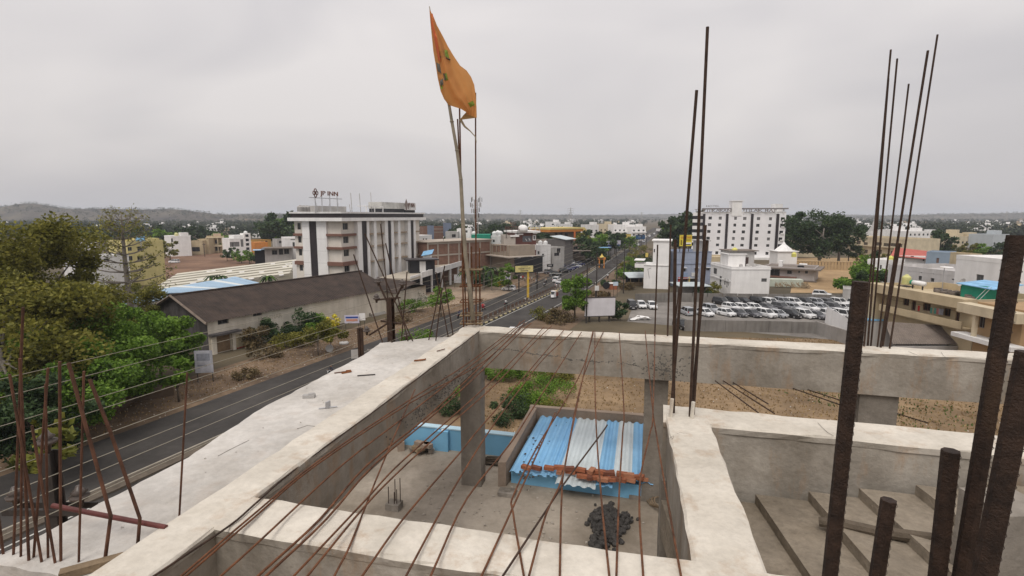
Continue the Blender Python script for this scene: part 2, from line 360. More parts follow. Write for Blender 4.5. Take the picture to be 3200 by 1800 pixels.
# terrace floor and the storeys below
fl = MB(); ter = [(-4.1, 2.2), (-3.7, 12.5), (.30, 11.5), (.30, 12.9), (3.1, 12.2), (2.95, 9.3), (9.6, 7.65), (8.3, 2.2)]
fl.prism(ter, ZF-.16, ZF); fl.build('terrace_floor', M('terrace_screed', (.32, .275, .22), .2, .9, .95, .3, 14, c2=(.38, .33, .27), fine=.12, mott=.4), ub)
lo = MB(); lo.prism([(-3.9, 2.4), (-3.5, 12.3), (.25, 11.35), (.4, 12.7), (2.9, 12.0), (2.8, 9.1), (9.3, 7.5), (8, 2.4)], 0, ZF-.17); lo.build('lower_storeys', grey, ub)
# stairs rising to the right behind the starter bars
st = thing('staircase', 'rough concrete stair flight rising to the right under the side beam', 'staircase', (0, 0, 0))
e1 = Vector((.962, -.27)); e2 = Vector((.10, .995)); stm = M('stair_concrete', (.285, .24, .185), .25, 2, .95, .6, 12, fine=.2, mott=.35)
for i in range(-1, 7):
    o0 = Vector((2.0, 5.42))+e1*(.12+.48*i); b = MB(); z1 = 16.98+.105*i
    pl = [o0-e2*.02, o0+e1*.50-e2*.02, o0+e1*.50-e2*2.9, o0-e2*2.9]
    pl = [p+Vector((random.uniform(-.02, .02), 0)) for p in pl]
    b.prism(pl, z1-.4, z1); b.build('step', stm, st)
tp = MB(); p0 = Q(2560, 1630, 4.6); p1 = Q(3140, 1720, 3.9)
tp.tube([p0.lerp(p1, i/6)+Vector((0, 0, .01*math.sin(i*2))) for i in range(7)], [.045, .05, .047, .052, .045, .05, .042], 8); tag(tp.build('timber_pole', M('grey_timber', (.12, .095, .07), .35, 6, .95, .4)), 'rough round timber pole lying across the concrete stair steps', 'timber')
bk = MB(); bk.box((0, 0, .035), (.205, .10, .066)); bkm = bk.mesh('brick', brick_m); bkm2 = bk.mesh('brick', M('dark_brick', (.17, .065, .04), .3, 6, .95)); bkm3 = bk.mesh('brick', M('pale_brick', (.36, .16, .09), .3, 6, .95))
tag(place('brick', bkm, None, Q(3010, 1720, 4.0)-Vector((0, 0, .05)), .5), 'orange brick lying on the stair behind the thick starter bars', 'brick')

# ---------------- painted terrace wall, shed, clutter on the terrace
bw = thing('blue_parapet_wall', 'low sky blue painted parapet wall along the terrace edge', 'wall')
def wallseg(a, b_, h, z, th, mat, nm='wall'):
    a = Vector((*a, 0)); b_ = Vector((*b_, 0)); t = (b_-a).normalized(); nn = Vector((-t.y, t.x, 0))*th/2; m_ = MB()
    m_.prism([(a-nn)[:2], (b_-nn)[:2], (b_+nn)[:2], (a+nn)[:2]], z, z+h); return m_.build(nm, mat, bw)
wallseg((-2.62, 12.12), (-1.62, 11.85), .50, ZF, .14, sky_blue); wallseg((-1.62, 11.85), (.36, 11.33), .50, ZF, .14, sky_blue)
c_ = MB(); a0 = Vector((-2.64, 12.12, ZF+.50)); a1 = Vector((.38, 11.33, ZF+.50)); t = (a1-a0).normalized(); nn = Vector((-t.y, t.x, 0))*.09
c_.prism([(a0-nn)[:2], (a1-nn)[:2], (a1+nn)[:2], (a0+nn)[:2]], ZF+.502, ZF+.53); c_.build('coping', M('pale_blue_cap', (.42, .58, .66), .1, 2), bw)
pp = MB(); q = Vector((-1.62, 11.74, 0)); pp.tube([q+Vector((0, 0, ZF+.02)), q+Vector((0, 0, ZF+.5))], .03, 8); pp.build('drain_pipe', white, bw)
wallseg((-1.78, 11.83), (-1.46, 11.75), .48, ZF, .24, sky_blue, 'pier')
sh = thing('tin_shed', 'small terrace shed with blue and white ribbed sheet roof and mud plaster parapet', 'shed')
ZR1, ZR0 = ZF+.78, ZF+.32
bl, br, fr, fL = P(1690, 1300, ZR1), P(2030, 1332, ZR1), P(2040, 1530, ZR0), P(1592, 1474, ZR0)
sheets = [(0, .13, blue_sh), (.13, .27, blue_sh), (.27, .35, blue_sh), (.35, .62, pale_sh), (.62, .73, blue_sh), (.73, .86, pale_sh), (.86, 1.0, blue_sh)]
for k, (a, b_, mt) in enumerate(sheets):
    m_ = MB(); nr = max(2, round((b_-a)*15)); dz = .006*k; ext = random.uniform(-.04, .05)+(.10 if k in (3, 4) else 0); prev = None
    for i in range(nr*4+1):
        s = a+(b_-a+.004)*i/(nr*4); z = .035 if i % 4 in (1, 2) else 0
        A_ = bl.lerp(br, s)+Vector((0, 0, z+dz)); B_ = fL.lerp(fr, s)+Vector((0, 0, z+dz)); B_ = B_+(B_-A_)*ext; Mi = A_.lerp(B_, .5)+Vector((0, 0, random.uniform(-.004, .004)))
        if prev: m_.quad(prev[0], A_, Mi, prev[1]); m_.quad(prev[1], Mi, B_, prev[2])
        prev = (A_, Mi, B_)
    m_.build('roof_sheet', mt, sh)
def wl(a, b_, z0, z1, th, mat, nm, par):
    a = Vector((a[0], a[1], 0)); b_ = Vector((b_[0], b_[1], 0)); t = (b_-a).normalized(); nn = Vector((-t.y, t.x, 0))*th/2; m_ = MB()
    m_.prism([(a-nn)[:2], (b_-nn)[:2], (b_+nn)[:2], (a+nn)[:2]], z0, z1); return m_.build(nm, mat, par)
mud = M('mud_plaster', (.29, .225, .175), .2, 1.5, .95, .4, 14, .2)
wl(bl+Vector((-.25, .10, 0)), br+Vector((.05, .10, 0)), ZF, ZR1+.22, .14, mud, 'back_parapet', sh)
m_ = MB(); a = bl+Vector((-.13, .05, 0)); b_ = fL+Vector((-.13, 0, 0))
m_.prism([(a.x-.10, a.y), (b_.x-.10, b_.y), (b_.x+.06, b_.y), (a.x+.06, a.y)], ZF, [ZR1+.22, ZR0+.2, ZR0+.2, ZR1+.22]); m_.build('side_parapet', mud, sh)
wl(fL+Vector((.05, .22, 0)), fr+Vector((-.02, .22, 0)), ZF, ZR0-.02, .12, sky_blue, 'front_wall', sh)
wl(fr+Vector((-.06, .28, 0)), br+Vector((-.06, 0, 0)), ZF, ZR0-.02, .12, sky_blue, 'side_wall', sh)
# bricks holding the sheets down
brow = []
for i in range(12): brow.append((1648+i*33+random.uniform(-5, 5), 1464+i*3.0+random.uniform(-4, 4), 0))
for i in range(8): brow.append((1822+i*21+random.uniform(-4, 4), 1497+i*1.2+random.uniform(-4, 4), 0))
for i in range(9): brow.append((1752+i*31+random.uniform(-6, 6), 1466+i*3.4, 1))
for i, (u, v, ly) in enumerate(brow):
    z = ZR0+.10+.068*ly; o = place('brick', (bkm, bkm2, bkm, bkm3)[i % 4], None, P(u, v, z), random.uniform(-.35, .35)-.25+(1.57 if i % 5 == 3 else 0)); o.rotation_euler[0] = random.uniform(-.12, .12)
    tag(o, 'red clay brick in the row weighing down the blue shed roof', 'brick', 'bricks on the shed roof')
lt = MB()
for i in range(150):
    u, v = random.choice(((1660, 1410), (1690, 1380), (1920, 1400), (1930, 1440), (2010, 1400), (1640, 1450), (1760, 1340), (1985, 1350))); s = random.uniform(.01, .035); p = P(u+random.gauss(0, 14), v+random.gauss(0, 16), ZR0+.30)
    f_ = min(1, max(0, (p.y-fL.y)/(bl.y-fL.y))); p.z = ZR0+(ZR1-ZR0)*f_+.04; lt.box(p, (s*1.6, s, .012), random.random()*3)
kind(tag(lt.build('roof_litter', M('dead_leaves', (.07, .05, .035), .4, 9)), 'dark dead leaves and grit caught on the blue shed roof', 'litter'), 'stuff')
# black stone heap
def rock(r, sub=1, seed=0):
    bm = bmesh.new(); bmesh.ops.create_icosphere(bm, subdivisions=sub, radius=r); rr = random.Random(seed)
    for v in bm.verts: v.co *= rr.uniform(.65, 1.15)
    vs = [v.co.copy() for v in bm.verts]; fs = [tuple(v.index for v in f.verts) for f in bm.faces]; bm.free(); return vs, fs
hp = MB(); rk = [rock(.062, 1, s) for s in range(6)]; hc = P(1900, 1650, ZF)
for i in range(520):
    a = random.uniform(0, 6.28); r = math.sqrt(random.random())*(1 if random.random() < .9 else 1.35); kq = .78+.22*math.sin(3*a+1)+.12*math.sin(5*a); dx, dy = .40*kq*r*math.cos(a), .78*kq*r*math.sin(a)
    h = max(0, .13*(1-r*r))*random.random()**.5; vs, fs = random.choice(rk); m3 = Matrix.Rotation(random.uniform(0, 6), 3, Vector((random.random(), random.random(), .3)).normalized())*random.uniform(.3, 1.15)
    c = hc+Vector((dx+.25*dy, dy, h+.03)); hp.add([m3 @ v+c for v in vs], fs)
o = tag(hp.build('stone_heap', M('black_basalt', (.030, .027, .025), .4, 12, .8, c2=(.06, .055, .05))), 'heap of black broken stones on the terrace floor', 'stones'); kind(o, 'stuff')
# starter block with bars
sbk = thing('starter_block', 'small concrete block with five thin upright bars on the terrace floor', 'starter block', P(1232, 1588, ZF), -.24)
b = MB(); b.box((0, 0, .06), (.26, .22, .12)); b.build('base', conc_dk, sbk)
for dx, dy, h in ((-.08, -.06, .45), (.0, .05, .55), (.07, -.03, .40), (.10, .06, .58), (.03, -.05, .35)):
    b = MB(); b.tube([(dx, dy, .1), (dx+.005, dy, h)], .008, 6); b.build('rebar', rust_dk, sbk)
# brick-and-scrap pile, stick bundle, blocks
pl_ = thing('scrap_pile', 'small pile of broken bricks and blocks before the blue wall', 'rubble', P(1332, 1412, ZF))
for i in range(14):
    b = MB(); b.box((random.uniform(-.28, .28), random.uniform(-.2, .2), .06+.08*(i % 3)), (random.uniform(.12, .24), .12, .09), random.uniform(0, 3)); b.build('rubble_piece', [conc_dk, wood, mud][i % 3], pl_)
cb = MB(); cb.box((0, 0, .11), (.16, .30, .22), .3); cb.bb((-.09, -.02, .215), (.06, .1, .226)); tag(cb.build('concrete_block', mud, None, loc=P(1252, 1402, ZF)), 'brown hollow block standing against the blue wall foot', 'block')
bu = thing('stick_bundle', 'bundle of dry brown sticks at the foot of the blue wall', 'sticks', P(1565, 1448, ZF), -.25)
for i in range(34):
    b = MB(); y = random.uniform(-.16, .16); z = .02+random.random()*.14*(1-abs(y)/.2); x0 = random.uniform(-.5, -.3); x1 = random.uniform(.3, .6)
    b.tube([(x0, y, z), (0, y+random.uniform(-.03, .03), z+.02), (x1, y+random.uniform(-.08, .08), z)], .013, 5); b.build('stick', bark, bu)
for (u, v, s, lb) in ((1585, 1545, .34, 'flat concrete slab piece on the terrace left of the shed corner'), (1990, 1555, .30, 'flat concrete slab piece on the terrace under the shed eave')):
    b = MB(); b.box((0, 0, .04), (s, s*.7, .08), -.2); b.bb((-.05, -.04, .081), (.06, .05, .1)); tag(b.build('slab_piece', conc_dk, None, loc=P(u, v, ZF)), lb, 'concrete piece')
gv = MB()
for i in range(260):
    x, y = random.uniform(-1.8, 2.5), random.uniform(6.2, 11); vs, fs = random.choice(rk); s = random.uniform(.12, .5); gv.add([v*s+Vector((x, y, ZF+.01)) for v in vs], fs)
kind(tag(gv.build('terrace_grit', M('grit', (.36, .32, .27), .4, 9)), 'loose grit and chips scattered over the terrace floor', 'grit'), 'stuff')
coil = MB(); cp = P(2040, 1570, ZF)
coil.tube([cp+Vector((.12*math.cos(i*.6)+.002*i, .2*math.sin(i*.6)-.008*i, .02+.004*i)) for i in range(46)], .012, 6); tag(coil.build('wire_coil', wood), 'loose coil of pale pipe on the floor beside the inner column', 'coil')

# ---------------- debris on slab and beams
def small(name, label, cat, loc, rz, mat, boxes, cyl=None):
    b = MB()
    for c, d, r in boxes: b.box(c, d, r)
    for pts, r in (cyl or []): b.tube(pts, r, 6)
    o = b.build(name, mat, None, loc=loc, rz=rz); return tag(o, label, cat)
sz = ZB-.128
small('concrete_lump', 'flat grey concrete lump lying in the middle of the roadside slab', 'concrete piece', P(966, 1242, sz), .1, grey, [((0, 0, .02), (.15, .07, .04), 0), ((.03, .01, .045), (.08, .05, .02), .3)])
small('anchor_scrap', 'small folded tin scrap with a crossbar on the slab', 'scrap', P(1022, 1277, sz), .2, chrome, [((0, 0, .04), (.035, .02, .09), .4), ((.02, .02, .05), (.02, .05, .08), -.4)], [([(-.1, 0, .01), (.12, .02, .012)], .008)])
small('rusty_clip', 'bent rusty steel clip in a rust stain on the slab', 'scrap', P(1085, 1164, sz), .3, rust_or, [], [([(-.08, -.05, .01), (.06, .0, .012), (.05, .06, .012), (-.02, .06, .01)], .012)])
small('nail', 'thin dark bar offcut lying on the slab beside the rusty clip', 'scrap', P(1145, 1174, sz), .25, steel_dk, [], [([(-.13, 0, .01), (.13, 0, .01)], .009)])
small('nail', 'short rusty bar offcut left of the rusty clip on the slab', 'scrap', P(1064, 1165, sz), .5, rust, [], [([(-.09, 0, .01), (.09, 0, .01)], .008)])
small('rusty_clip', 'rusty hooked bar end lying on the long left beam', 'scrap', P(1312, 1127, ZB+.008), .3, rust_or, [], [([(-.09, -.02, .012), (.08, 0, .012), (.09, .03, .012)], .013)])
small('nail', 'small rusty nail further up the long left beam', 'scrap', P(1378, 1096, ZB+.008), .9, rust, [], [([(-.09, 0, .012), (.09, 0, .012)], .008)])
small('timber_offcut', 'weathered timber plank end at the bottom left of the slab', 'timber', P(290, 1782, sz), .55, wood, [((0, 0, .03), (.34, .07, .05), 0)])
chips = MB()
for i in range(60):
    x = random.uniform(-3.2, -1.7); y = random.uniform(3.5, 9.6)
    if x < -3.25+.13*(y-4) or x > -2.3+.225*(y-3.9): continue
    vs, fs = random.choice(rk); s = random.uniform(.06, .2); chips.add([v*s+Vector((x, y, sz+.005)) for v in vs], fs)
kind(tag(chips.build('slab_chips', conc_slab), 'tiny mortar crumbs strewn over the roadside slab', 'crumbs'), 'stuff')

# ---------------- steel reinforcement
def ribbed(pts, r, mat, name='rebar', parent=None, ribs=False, n=7):
    b = MB(); b.tube(pts, r, n)
    if ribs:
        a, c = Vector(pts[0]), Vector(pts[-1]); t = (c-a); L = t.length; t.normalize(); x = t.orthogonal().normalized(); y = t.cross(x); k = int(L/(r*1.25))
        for i in range(k):
            p = a+t*(L*(i+.5)/k)
            for sgn in (0, math.pi):
                arc = []
                for j in range(5):
                    an = sgn+.25+2.6*j/4; arc.append(p+(x*math.cos(an)+y*math.sin(an))*r*1.03+t*(r*.9*(j/4-.5)))
                b.tube(arc, [r*.015, r*.03, r*.036, r*.03, r*.015], 4, False)
    return b.build(name, mat, parent, smooth=False)
def px_r(px, p): return px*abs((p-Vector((0, 0, CH))).dot(Vector((0, cT, -sT))))/F/2
# fan of slab bars lying across the beams
fan = [
 [(481,1800),(714,1645),(800,1572),(937,1455),(1235,1236),(1499,1034)],
 [(581,1800),(800,1612),(993,1450),(1284,1258),(1483,1149),(1560,1090),(1650,1005)],
 [(566,1800),(800,1601),(1000,1437),(1280,1250),(1470,1130),(1640,1000)],
 [(690,1800),(800,1701),(1073,1450),(1250,1314),(1430,1175),(1600,1040),(1625,1005)],
 [(806,1800),(1000,1622),(1151,1450),(1340,1298),(1505,1143),(1600,1050),(1640,1008)],
 [(831,1800),(1020,1622),(1172,1450),(1360,1292),(1515,1150),(1620,1045),(1660,1010)],
 [(918,1800),(1140,1565),(1235,1462),(1359,1350),(1500,1225),(1600,1127),(1700,1022)],
 [(961,1800),(1142,1580),(1250,1470),(1380,1350),(1560,1190),(1660,1080),(1724,1018)],
 [(1045,1800),(1098,1695),(1173,1505),(1238,1350),(1297,1217)],
 [(1132,1800),(1266,1614),(1440,1412),(1489,1350),(1600,1222),(1761,1033)],
 [(1269,1800),(1409,1542),(1527,1350),(1620,1222),(1700,1120),(1790,1036)],
 [(1346,1800),(1461,1555),(1600,1379),(1671,1267),(1817,1038)],
 [(1505,1800),(1600,1592),(1709,1350),(1735,1290)],
 [(1637,1800),(1603,1600),(1606,1545),(1680,1395),(1768,1250),(1826,1140),(1855,1036)],
 [(1600,1757),(1709,1592),(1774,1496),(1883,1350),(1898,1327)],
 [(1653,1800),(1706,1608),(1755,1500),(1780,1380),(1817,1202),(1852,1036)],
 [(1749,1800),(1755,1560),(1768,1440),(1824,1174),(1886,1036)],
 [(1904,1800),(1880,1567),(1864,1350),(1859,1186),(1859,1034)],
 [(1926,1800),(1935,1536),(1946,1350),(1949,1264),(1935,1038)],
 [(2010,1800),(1998,1598),(2004,1474),(2032,1350),(2041,1280),(2047,1040)],
 [(2128,1800),(2084,1552),(2050,1350),(2038,1264),(2016,1034)]]
for i, ln in enumerate(fan):
    pts = []
    for j, (u, v) in enumerate(ln):
        z = ZB+.022+.012*(i % 4)-(.05*math.sin(math.pi*j/(len(ln)-1)) if 0 < j < len(ln)-1 and v < 1560 else 0); pts.append(P(u, v, z))
    # lay a smooth curve through the readings and run the tail back past the near beam
    d = (pts[0]-pts[1]).normalized(); pts = [pts[0]+d*.9]+pts; sm = []
    for j in range(len(pts)-1):
        a = pts[max(j-1, 0)]; b_ = pts[j]; c = pts[j+1]; d2 = pts[min(j+2, len(pts)-1)]
        for k in range(4):
            t = k/4; sm.append(.5*((2*b_)+(c-a)*t+(2*a-5*b_+4*c-d2)*t*t+(3*b_-a-3*c+d2)*t**3))
    sm.append(pts[-1]); o = ribbed(sm, .0092 if i in (4, 5) else .0078, rust if i not in (0, 14) else rust_dk, 'rusty_rebar', None)
    tag(o, f'long rusty steel bar, {ORD[i]} from the left in the fan across the near beam', 'steel bar', 'slab bars fanned across the near beam')
def cage(name, label, bars, mat=rust, ties=(), ribs=False):
    o = thing(name, label, 'rebar', (0, 0, 0)); 
    for bs in bars: ribbed(bs[0], bs[1], bs[2] if len(bs) > 2 else mat, 'rebar', o, ribs)
    for tpts, r, mt in ties: b = MB(); b.tube(tpts, r, 5); b.build('stirrup', mt, o)
    return o
def up(bu_, bv, tu, tv, lean=0, zb=None):        # bar from the beam top at (bu,bv) to the pixel where its end shows
    a = P(bu_, bv, (zb or ZB)); c = Q(tu, tv, a.y+lean); a2 = a-Vector((0, 0, .12)); return [a2, a, a.lerp(c, .5), c]
bars = [(up(1449, 1022, 1436, 330), .016), (up(1458, 1018, 1430, 372), .015), (up(1488, 1014, 1486, 290), .015), (up(1477, 1008, 1473, 770), .016), (up(1500, 1010, 1499, 775), .016), (up(1466, 1006, 1462, 790), .018)]
c = P(1474, 1015, ZB); ties = []
for z, mt in ((.22, wood), (.5, rust), (.82, rust), (1.15, wood), (.05, wood)):
    w2, d2 = .22, .16; ties.append(([c+Vector((-w2, -d2, z)), c+Vector((w2, -d2-.03, z+.02)), c+Vector((w2, d2, z)), c+Vector((-w2, d2, z)), c+Vector((-w2, -d2, z))], .013 if mt is rust else .02, mt))
cage('column_rebar', 'rusty column bars tied with hoops at the corner by the flag', bars, rust, ties)
cage('column_rebar', 'tall rusty bars rising from the inner corner in front of the hotel', [(up(2096, 1298, 2177, 282), .0165), (up(2156, 1304, 2211, 84), .0165), (up(2104, 1290, 2110, 748), .019, rust_dk), (up(2166, 1296, 2204, 703), .017), (up(2160, 1290, 2210, 750), .016)], rust_dk,
     [([P(2100, 1300, ZB)+Vector((-.03, -.05, .0)), P(2100, 1300, ZB)+Vector((-.02, -.05, .22))], .022, conc_lit), ([P(2162, 1310, ZB), P(2162, 1310, ZB)+Vector((.01, 0, .2))], .022, conc_lit)])
cage('column_rebar', 'shorter dark bars on the far beam behind the tall inner bars', [(up(2046, 1050, 2055, 765), .014), (up(2086, 1050, 2096, 702), .016), (up(2105, 1050, 2122, 900), .014)], rust_dk)
cage('column_rebar', 'seven tall rusty bars rising from the far beam at the right', [(up(2700, 1082, 2784, 155), .015), (up(2712, 1076, 2776, 246), .017), (up(2722, 1074, 2804, 183), .015), (up(2742, 1084, 2840, 262), .014), (up(2752, 1086, 2900, 158), .019), (up(2758, 1080, 2812, 760), .019), (up(2780, 1090, 2930, 108), .015)], rust_dk)
near = []
for (tu, tv, bu_, bv, y, px) in ((2690, 880, 2594, 1800, 1.05, 44), (3178, 735, 3005, 1800, .98, 47), (3215, 1100, 3075, 1800, .84, 62), (2972, 1408, 2930, 1800, 1.0, 49), (2778, 1562, 2742, 1800, 1.08, 44)):
    a = Q(tu, tv, y); c = Q(bu_, bv, y); c2 = c+(c-a).normalized()*.8; near.append(([c2, a], px_r(px, c)))
cage('column_rebar', 'five thick dark ribbed starter bars close to the camera at the right', near, M('near_black_steel', (.024, .014, .010), .35, 30, .7, .4, 200, c2=(.042, .024, .016), stain=.16), (), True)
lb = []
for (bu_, bv, tu, tv, r) in ((10, 1730, -60, 1180, .011), (42, 1732, 72, 960, .011), (65, 1738, 68, 1290, .010), (90, 1750, 62, 1120, .012), (105, 1740, 150, 1150, .011), (130, 1755, 30, 1170, .011), (150, 1742, 142, 1200, .010), (172, 1758, 100, 1330, .011), (190, 1752, 186, 1130, .012), (246, 1755, 262, 1160, .010), (560, 1618, 585, 1165, .010)):
    lb.append((up(bu_, bv, tu, tv, 0, sz), r*.78))
for ln in ([(327, 1757), (346, 1612), (273, 1350), (214, 1134)], [(430, 1707), (437, 1620), (345, 1350), (280, 1186)]):
    a = P(*ln[0], sz); lb.append(([a-Vector((0, 0, .1)), a]+[Q(u, v, a.y) for u, v in ln[1:]], .012))
cage('slab_rebar', 'cluster of thin rusty starter bars at the left end of the roadside slab', lb, M('brown_rust', (.075, .038, .024), .4, 8, .8, c2=(.11, .05, .03)))
sp_ = MB(); a = Q(165, 1580, 3.75); c = Q(519, 1648, 3.55); sp_.tube([a, c], .019, 10); tag(sp_.build('steel_pipe', M('maroon_pipe', (.12, .035, .03), .35, 6, .5)), 'short maroon steel pipe tied across the leaning bars on the slab', 'pipe')
# bars poking out of the slab edge by the street poles and under the far beam
ps = thing('slab_edge_rebar', 'thin bars sticking up crookedly from the far corner of the roadside slab', 'rebar')
for (bu_, bv, tu, tv) in ((1195, 1068, 1105, 795), (1290, 1066, 1140, 730), (1225, 1070, 1190, 700), (1275, 1066, 1205, 760), (1255, 1062, 1272, 850), (1340, 1062, 1390, 830), (1362, 1064, 1382, 900), (1400, 1048, 1362, 850), (1415, 1040, 1385, 860)):
    ribbed(up(bu_, bv, tu, tv, .1, sz), .012, rust_dk, 'rebar', ps)
hk = thing('hanging_rebar', 'dark steel bars slanting down beneath the far right beam', 'rebar')
for (u0, v0, u1, v1) in ((2235, 1190, 2370, 1290), (2260, 1190, 2420, 1292), (2290, 1195, 2400, 1262), (2455, 1206, 2640, 1270), (2500, 1210, 2660, 1262), (2775, 1284, 2900, 1322)):
    y = 8.6; ribbed([Q(u0, v0, y+.5), Q(u1, v1, y-1.2)], .010, rust_dk, 'rebar', hk)
# saffron flag on a bamboo pole
fg = thing('flag', 'faded saffron flag with green print on a bent bamboo pole tied to the corner bars', 'flag', (0, 0, 0))
fy = 10.5
bp = [(1478, 1000), (1468, 900), (1455, 800), (1447, 700), (1440, 560), (1428, 470), (1412, 380), (1402, 320), (1388, 260), (1372, 180), (1356, 100), (1342, 20)]
b = MB(); b.tube([Q(u, v, fy-.03) for u, v in bp], [.045, .043, .041, .039, .035, .032, .03, .028, .025, .022, .018, .008], 9); pole = b.build('pole', bamboo, fg, smooth=True)
for (u, v) in bp[1:-1]:
    b = MB(); p = Q(u, v, fy-.03); b.lathe([(.036, -.012), (.043, 0), (.036, .012)], p, 9); b.build('node_ring', bamboo, pole)
Lf = [(1342, 30), (1345, 70), (1349, 110), (1354, 160), (1361, 200), (1368, 245), (1377, 285), (1388, 310), (1402, 328), (1420, 334), (1440, 340), (1456, 350), (1462, 357)]
Rt = [(1344, 32), (1354, 50), (1366, 80), (1385, 115), (1400, 145), (1418, 175), (1438, 205), (1458, 220), (1472, 240), (1482, 265), (1487, 300), (1489, 335), (1489, 368)]
cl = MB(); nu = 16; rows = []
for i in range(len(Lf)*3-2):
    k, t = divmod(i, 3); t /= 3; k2 = min(k+1, len(Lf)-1)
    l_ = Vector(Lf[k]).lerp(Vector(Lf[k2]), t); r_ = Vector(Rt[k]).lerp(Vector(Rt[k2]), t); row = []
    for j in range(nu+1):
        s = j/nu; p2 = l_.lerp(r_, s); wid = (r_-l_).length
        fold = .10*math.sin(s*7.5+i*.10)*min(1, wid/60)+.05*math.sin(s*15+i*.23)*min(1, wid/60)-.16*math.sin(math.pi*s)*min(1, wid/90)
        row.append(Q(p2.x, p2.y, fy-.10+fold))
    rows.append(row)
cl.add([p for r_ in rows for p in r_], [(i*(nu+1)+j, i*(nu+1)+j+1, (i+1)*(nu+1)+j+1, (i+1)*(nu+1)+j) for i in range(len(rows)-1) for j in range(nu)])
def clothmat(nm, c, tr):
    m = M(nm, c, .18, 3, .8); n_ = m.node_tree; t = n_.nodes.new('ShaderNodeBsdfTranslucent'); t.inputs[0].default_value = (*[min(1, x*1.3) for x in c], 1)
    x = n_.nodes.new('ShaderNodeMixShader'); x.inputs[0].default_value = tr; n_.links.new(n_.nodes['Principled BSDF'].outputs[0], x.inputs[1]); n_.links.new(t.outputs[0], x.inputs[2]); n_.links.new(x.outputs[0], n_.nodes['Material Output'].inputs[0]); return m
saff = clothmat('saffron_cloth', (.60, .29, .10), .5)
fcl = cl.build('cloth', saff, fg, smooth=True)
def on_cloth(u, v, off=-.02):          # point just in front of the cloth
    best = min(((abs(0), p) for r_ in rows for p in r_), key=lambda q: ((1600+F*q[1].x/(q[1].y*cT-(q[1].z-CH)*sT)-u)**2+(900-F*((q[1].z-CH)*cT+q[1].y*sT)/(q[1].y*cT-(q[1].z-CH)*sT)-v)**2))[1]
    return Q(u, v, best.y+off)
def patch(nm, mat, pts):
    b = MB(); c = Vector((sum(p[0] for p in pts)/len(pts), sum(p[1] for p in pts)/len(pts))); vs = [on_cloth(*c)]+[on_cloth(*p) for p in pts]; n_ = len(pts)
    b.add(vs, [(0, 1+(i+1) % n_, 1+i) for i in range(n_)]); b.build(nm, mat, fcl)
gr = clothmat('green_print', (.22, .33, .06), .35); gk = clothmat('grey_print', (.16, .16, .14), .3)
patch('emblem', gr, [(1371, 173), (1378, 160), (1388, 154), (1398, 157), (1401, 170), (1405, 183), (1394, 177), (1384, 178)])
patch('emblem', gk, [(1372, 174), (1386, 176), (1385, 180), (1376, 180)]); patch('emblem', gk, [(1392, 178), (1408, 185), (1407, 190), (1395, 183)])
patch('emblem', gk, [(1363, 195), (1374, 200), (1380, 232), (1368, 232)]); patch('emblem', gr, [(1385, 228), (1395, 228), (1400, 250), (1392, 254)]); patch('emblem', gk, [(1383, 230), (1389, 230), (1392, 250), (1387, 250)])
patch('emblem', gk, [(1372, 245), (1384, 245), (1386, 265), (1376, 268)]); patch('emblem', gr, [(1376, 265), (1381, 263), (1384, 276), (1378, 280)])
patch('stripe_seam', M('seam_orange', (.55, .12, .04), .2, 4), [(1345, 45), (1352, 42), (1359, 75), (1366, 118), (1376, 190), (1370, 192), (1358, 130), (1348, 80)])
patch('emblem', gr, [(1462, 322), (1478, 315), (1484, 328), (1470, 336)])
b = MB(); b.tube([Q(1438, 372, fy), Q(1452, 395, fy), Q(1470, 410, fy), Q(1486, 428, fy), Q(1489, 445, fy)], [.03, .022, .012, .01, .008], 6); b.build('tie_rag', M('rag', (.33, .27, .18), .2, 4), fg)
b = MB(); b.add([Q(1462, 345, fy-.05), Q(1489, 330, fy-.05), Q(1490, 368, fy-.02), Q(1436, 375, fy-.02), Q(1448, 360, fy-.1)], [(0, 1, 2, 4), (2, 3, 4)]); b.build('knotted_hem', clothmat('worn_cloth', (.40, .24, .10), .3), fcl)

ck = M('crack_shadow', (.16, .14, .12), .2, 4)
for (bm_, pts) in ((bB, [(2840, 1098), (2870, 1112), (2885, 1120)]), (bB, [(2940, 1100), (2950, 1112), (2962, 1122)]), (bE, [(2555, 1320), (2575, 1340), (2588, 1352), (2605, 1362)]), (bE, [(3095, 1392), (3110, 1400), (3130, 1412)]), (bD, [(2090, 1370), (2110, 1358), (2125, 1352), (2150, 1356), (2190, 1362)]), (bD, [(2100, 1372), (2108, 1362), (2118, 1355)]), (slab, [(680, 1425), (720, 1405), (780, 1375)]), (slab, [(930, 1340), (960, 1330), (985, 1332)])):
    k_ = MB(); z = sz+.0015 if bm_ is slab else ZB+.006; k_.tube([P(u+random.uniform(-2, 2), v, z) for u, v in pts], .0022, 4); k_.build('crack', ck, bm_)
# ------------------------------------------------------------------ buildings
class Fac:                                 # a vertical front between two ground points; local x along it, y away from the street
    def __init__(s, p0, p1, z0=0.0):
        s.o = Vector((p0[0], p0[1], z0)); d = Vector((p1[0]-p0[0], p1[1]-p0[1], 0)); s.L = d.length; s.rz = math.atan2(d.y, d.x); s.ex = d.normalized(); s.ey = Vector((-s.ex.y, s.ex.x, 0)); s.z0 = z0
    def pix(s, u, v, off=0.0):             # local (x, z) where the sight line meets the plane y = off
        d = ray(u, v); c = Vector((0, 0, CH))-s.o; t = (off-c.dot(s.ey))/d.dot(s.ey); q = c+d*t; return q.dot(s.ex), q.z
    def rect(s, u0, v0, u1, v1, off=0.0):
        a = s.pix(u0, v1, off); b = s.pix(u1, v0, off); c = s.pix((u0+u1)/2, v1, off)[1]; d = s.pix((u0+u1)/2, v0, off)[1]
        return (min(a[0], b[0]), c, max(a[0], b[0]), d)
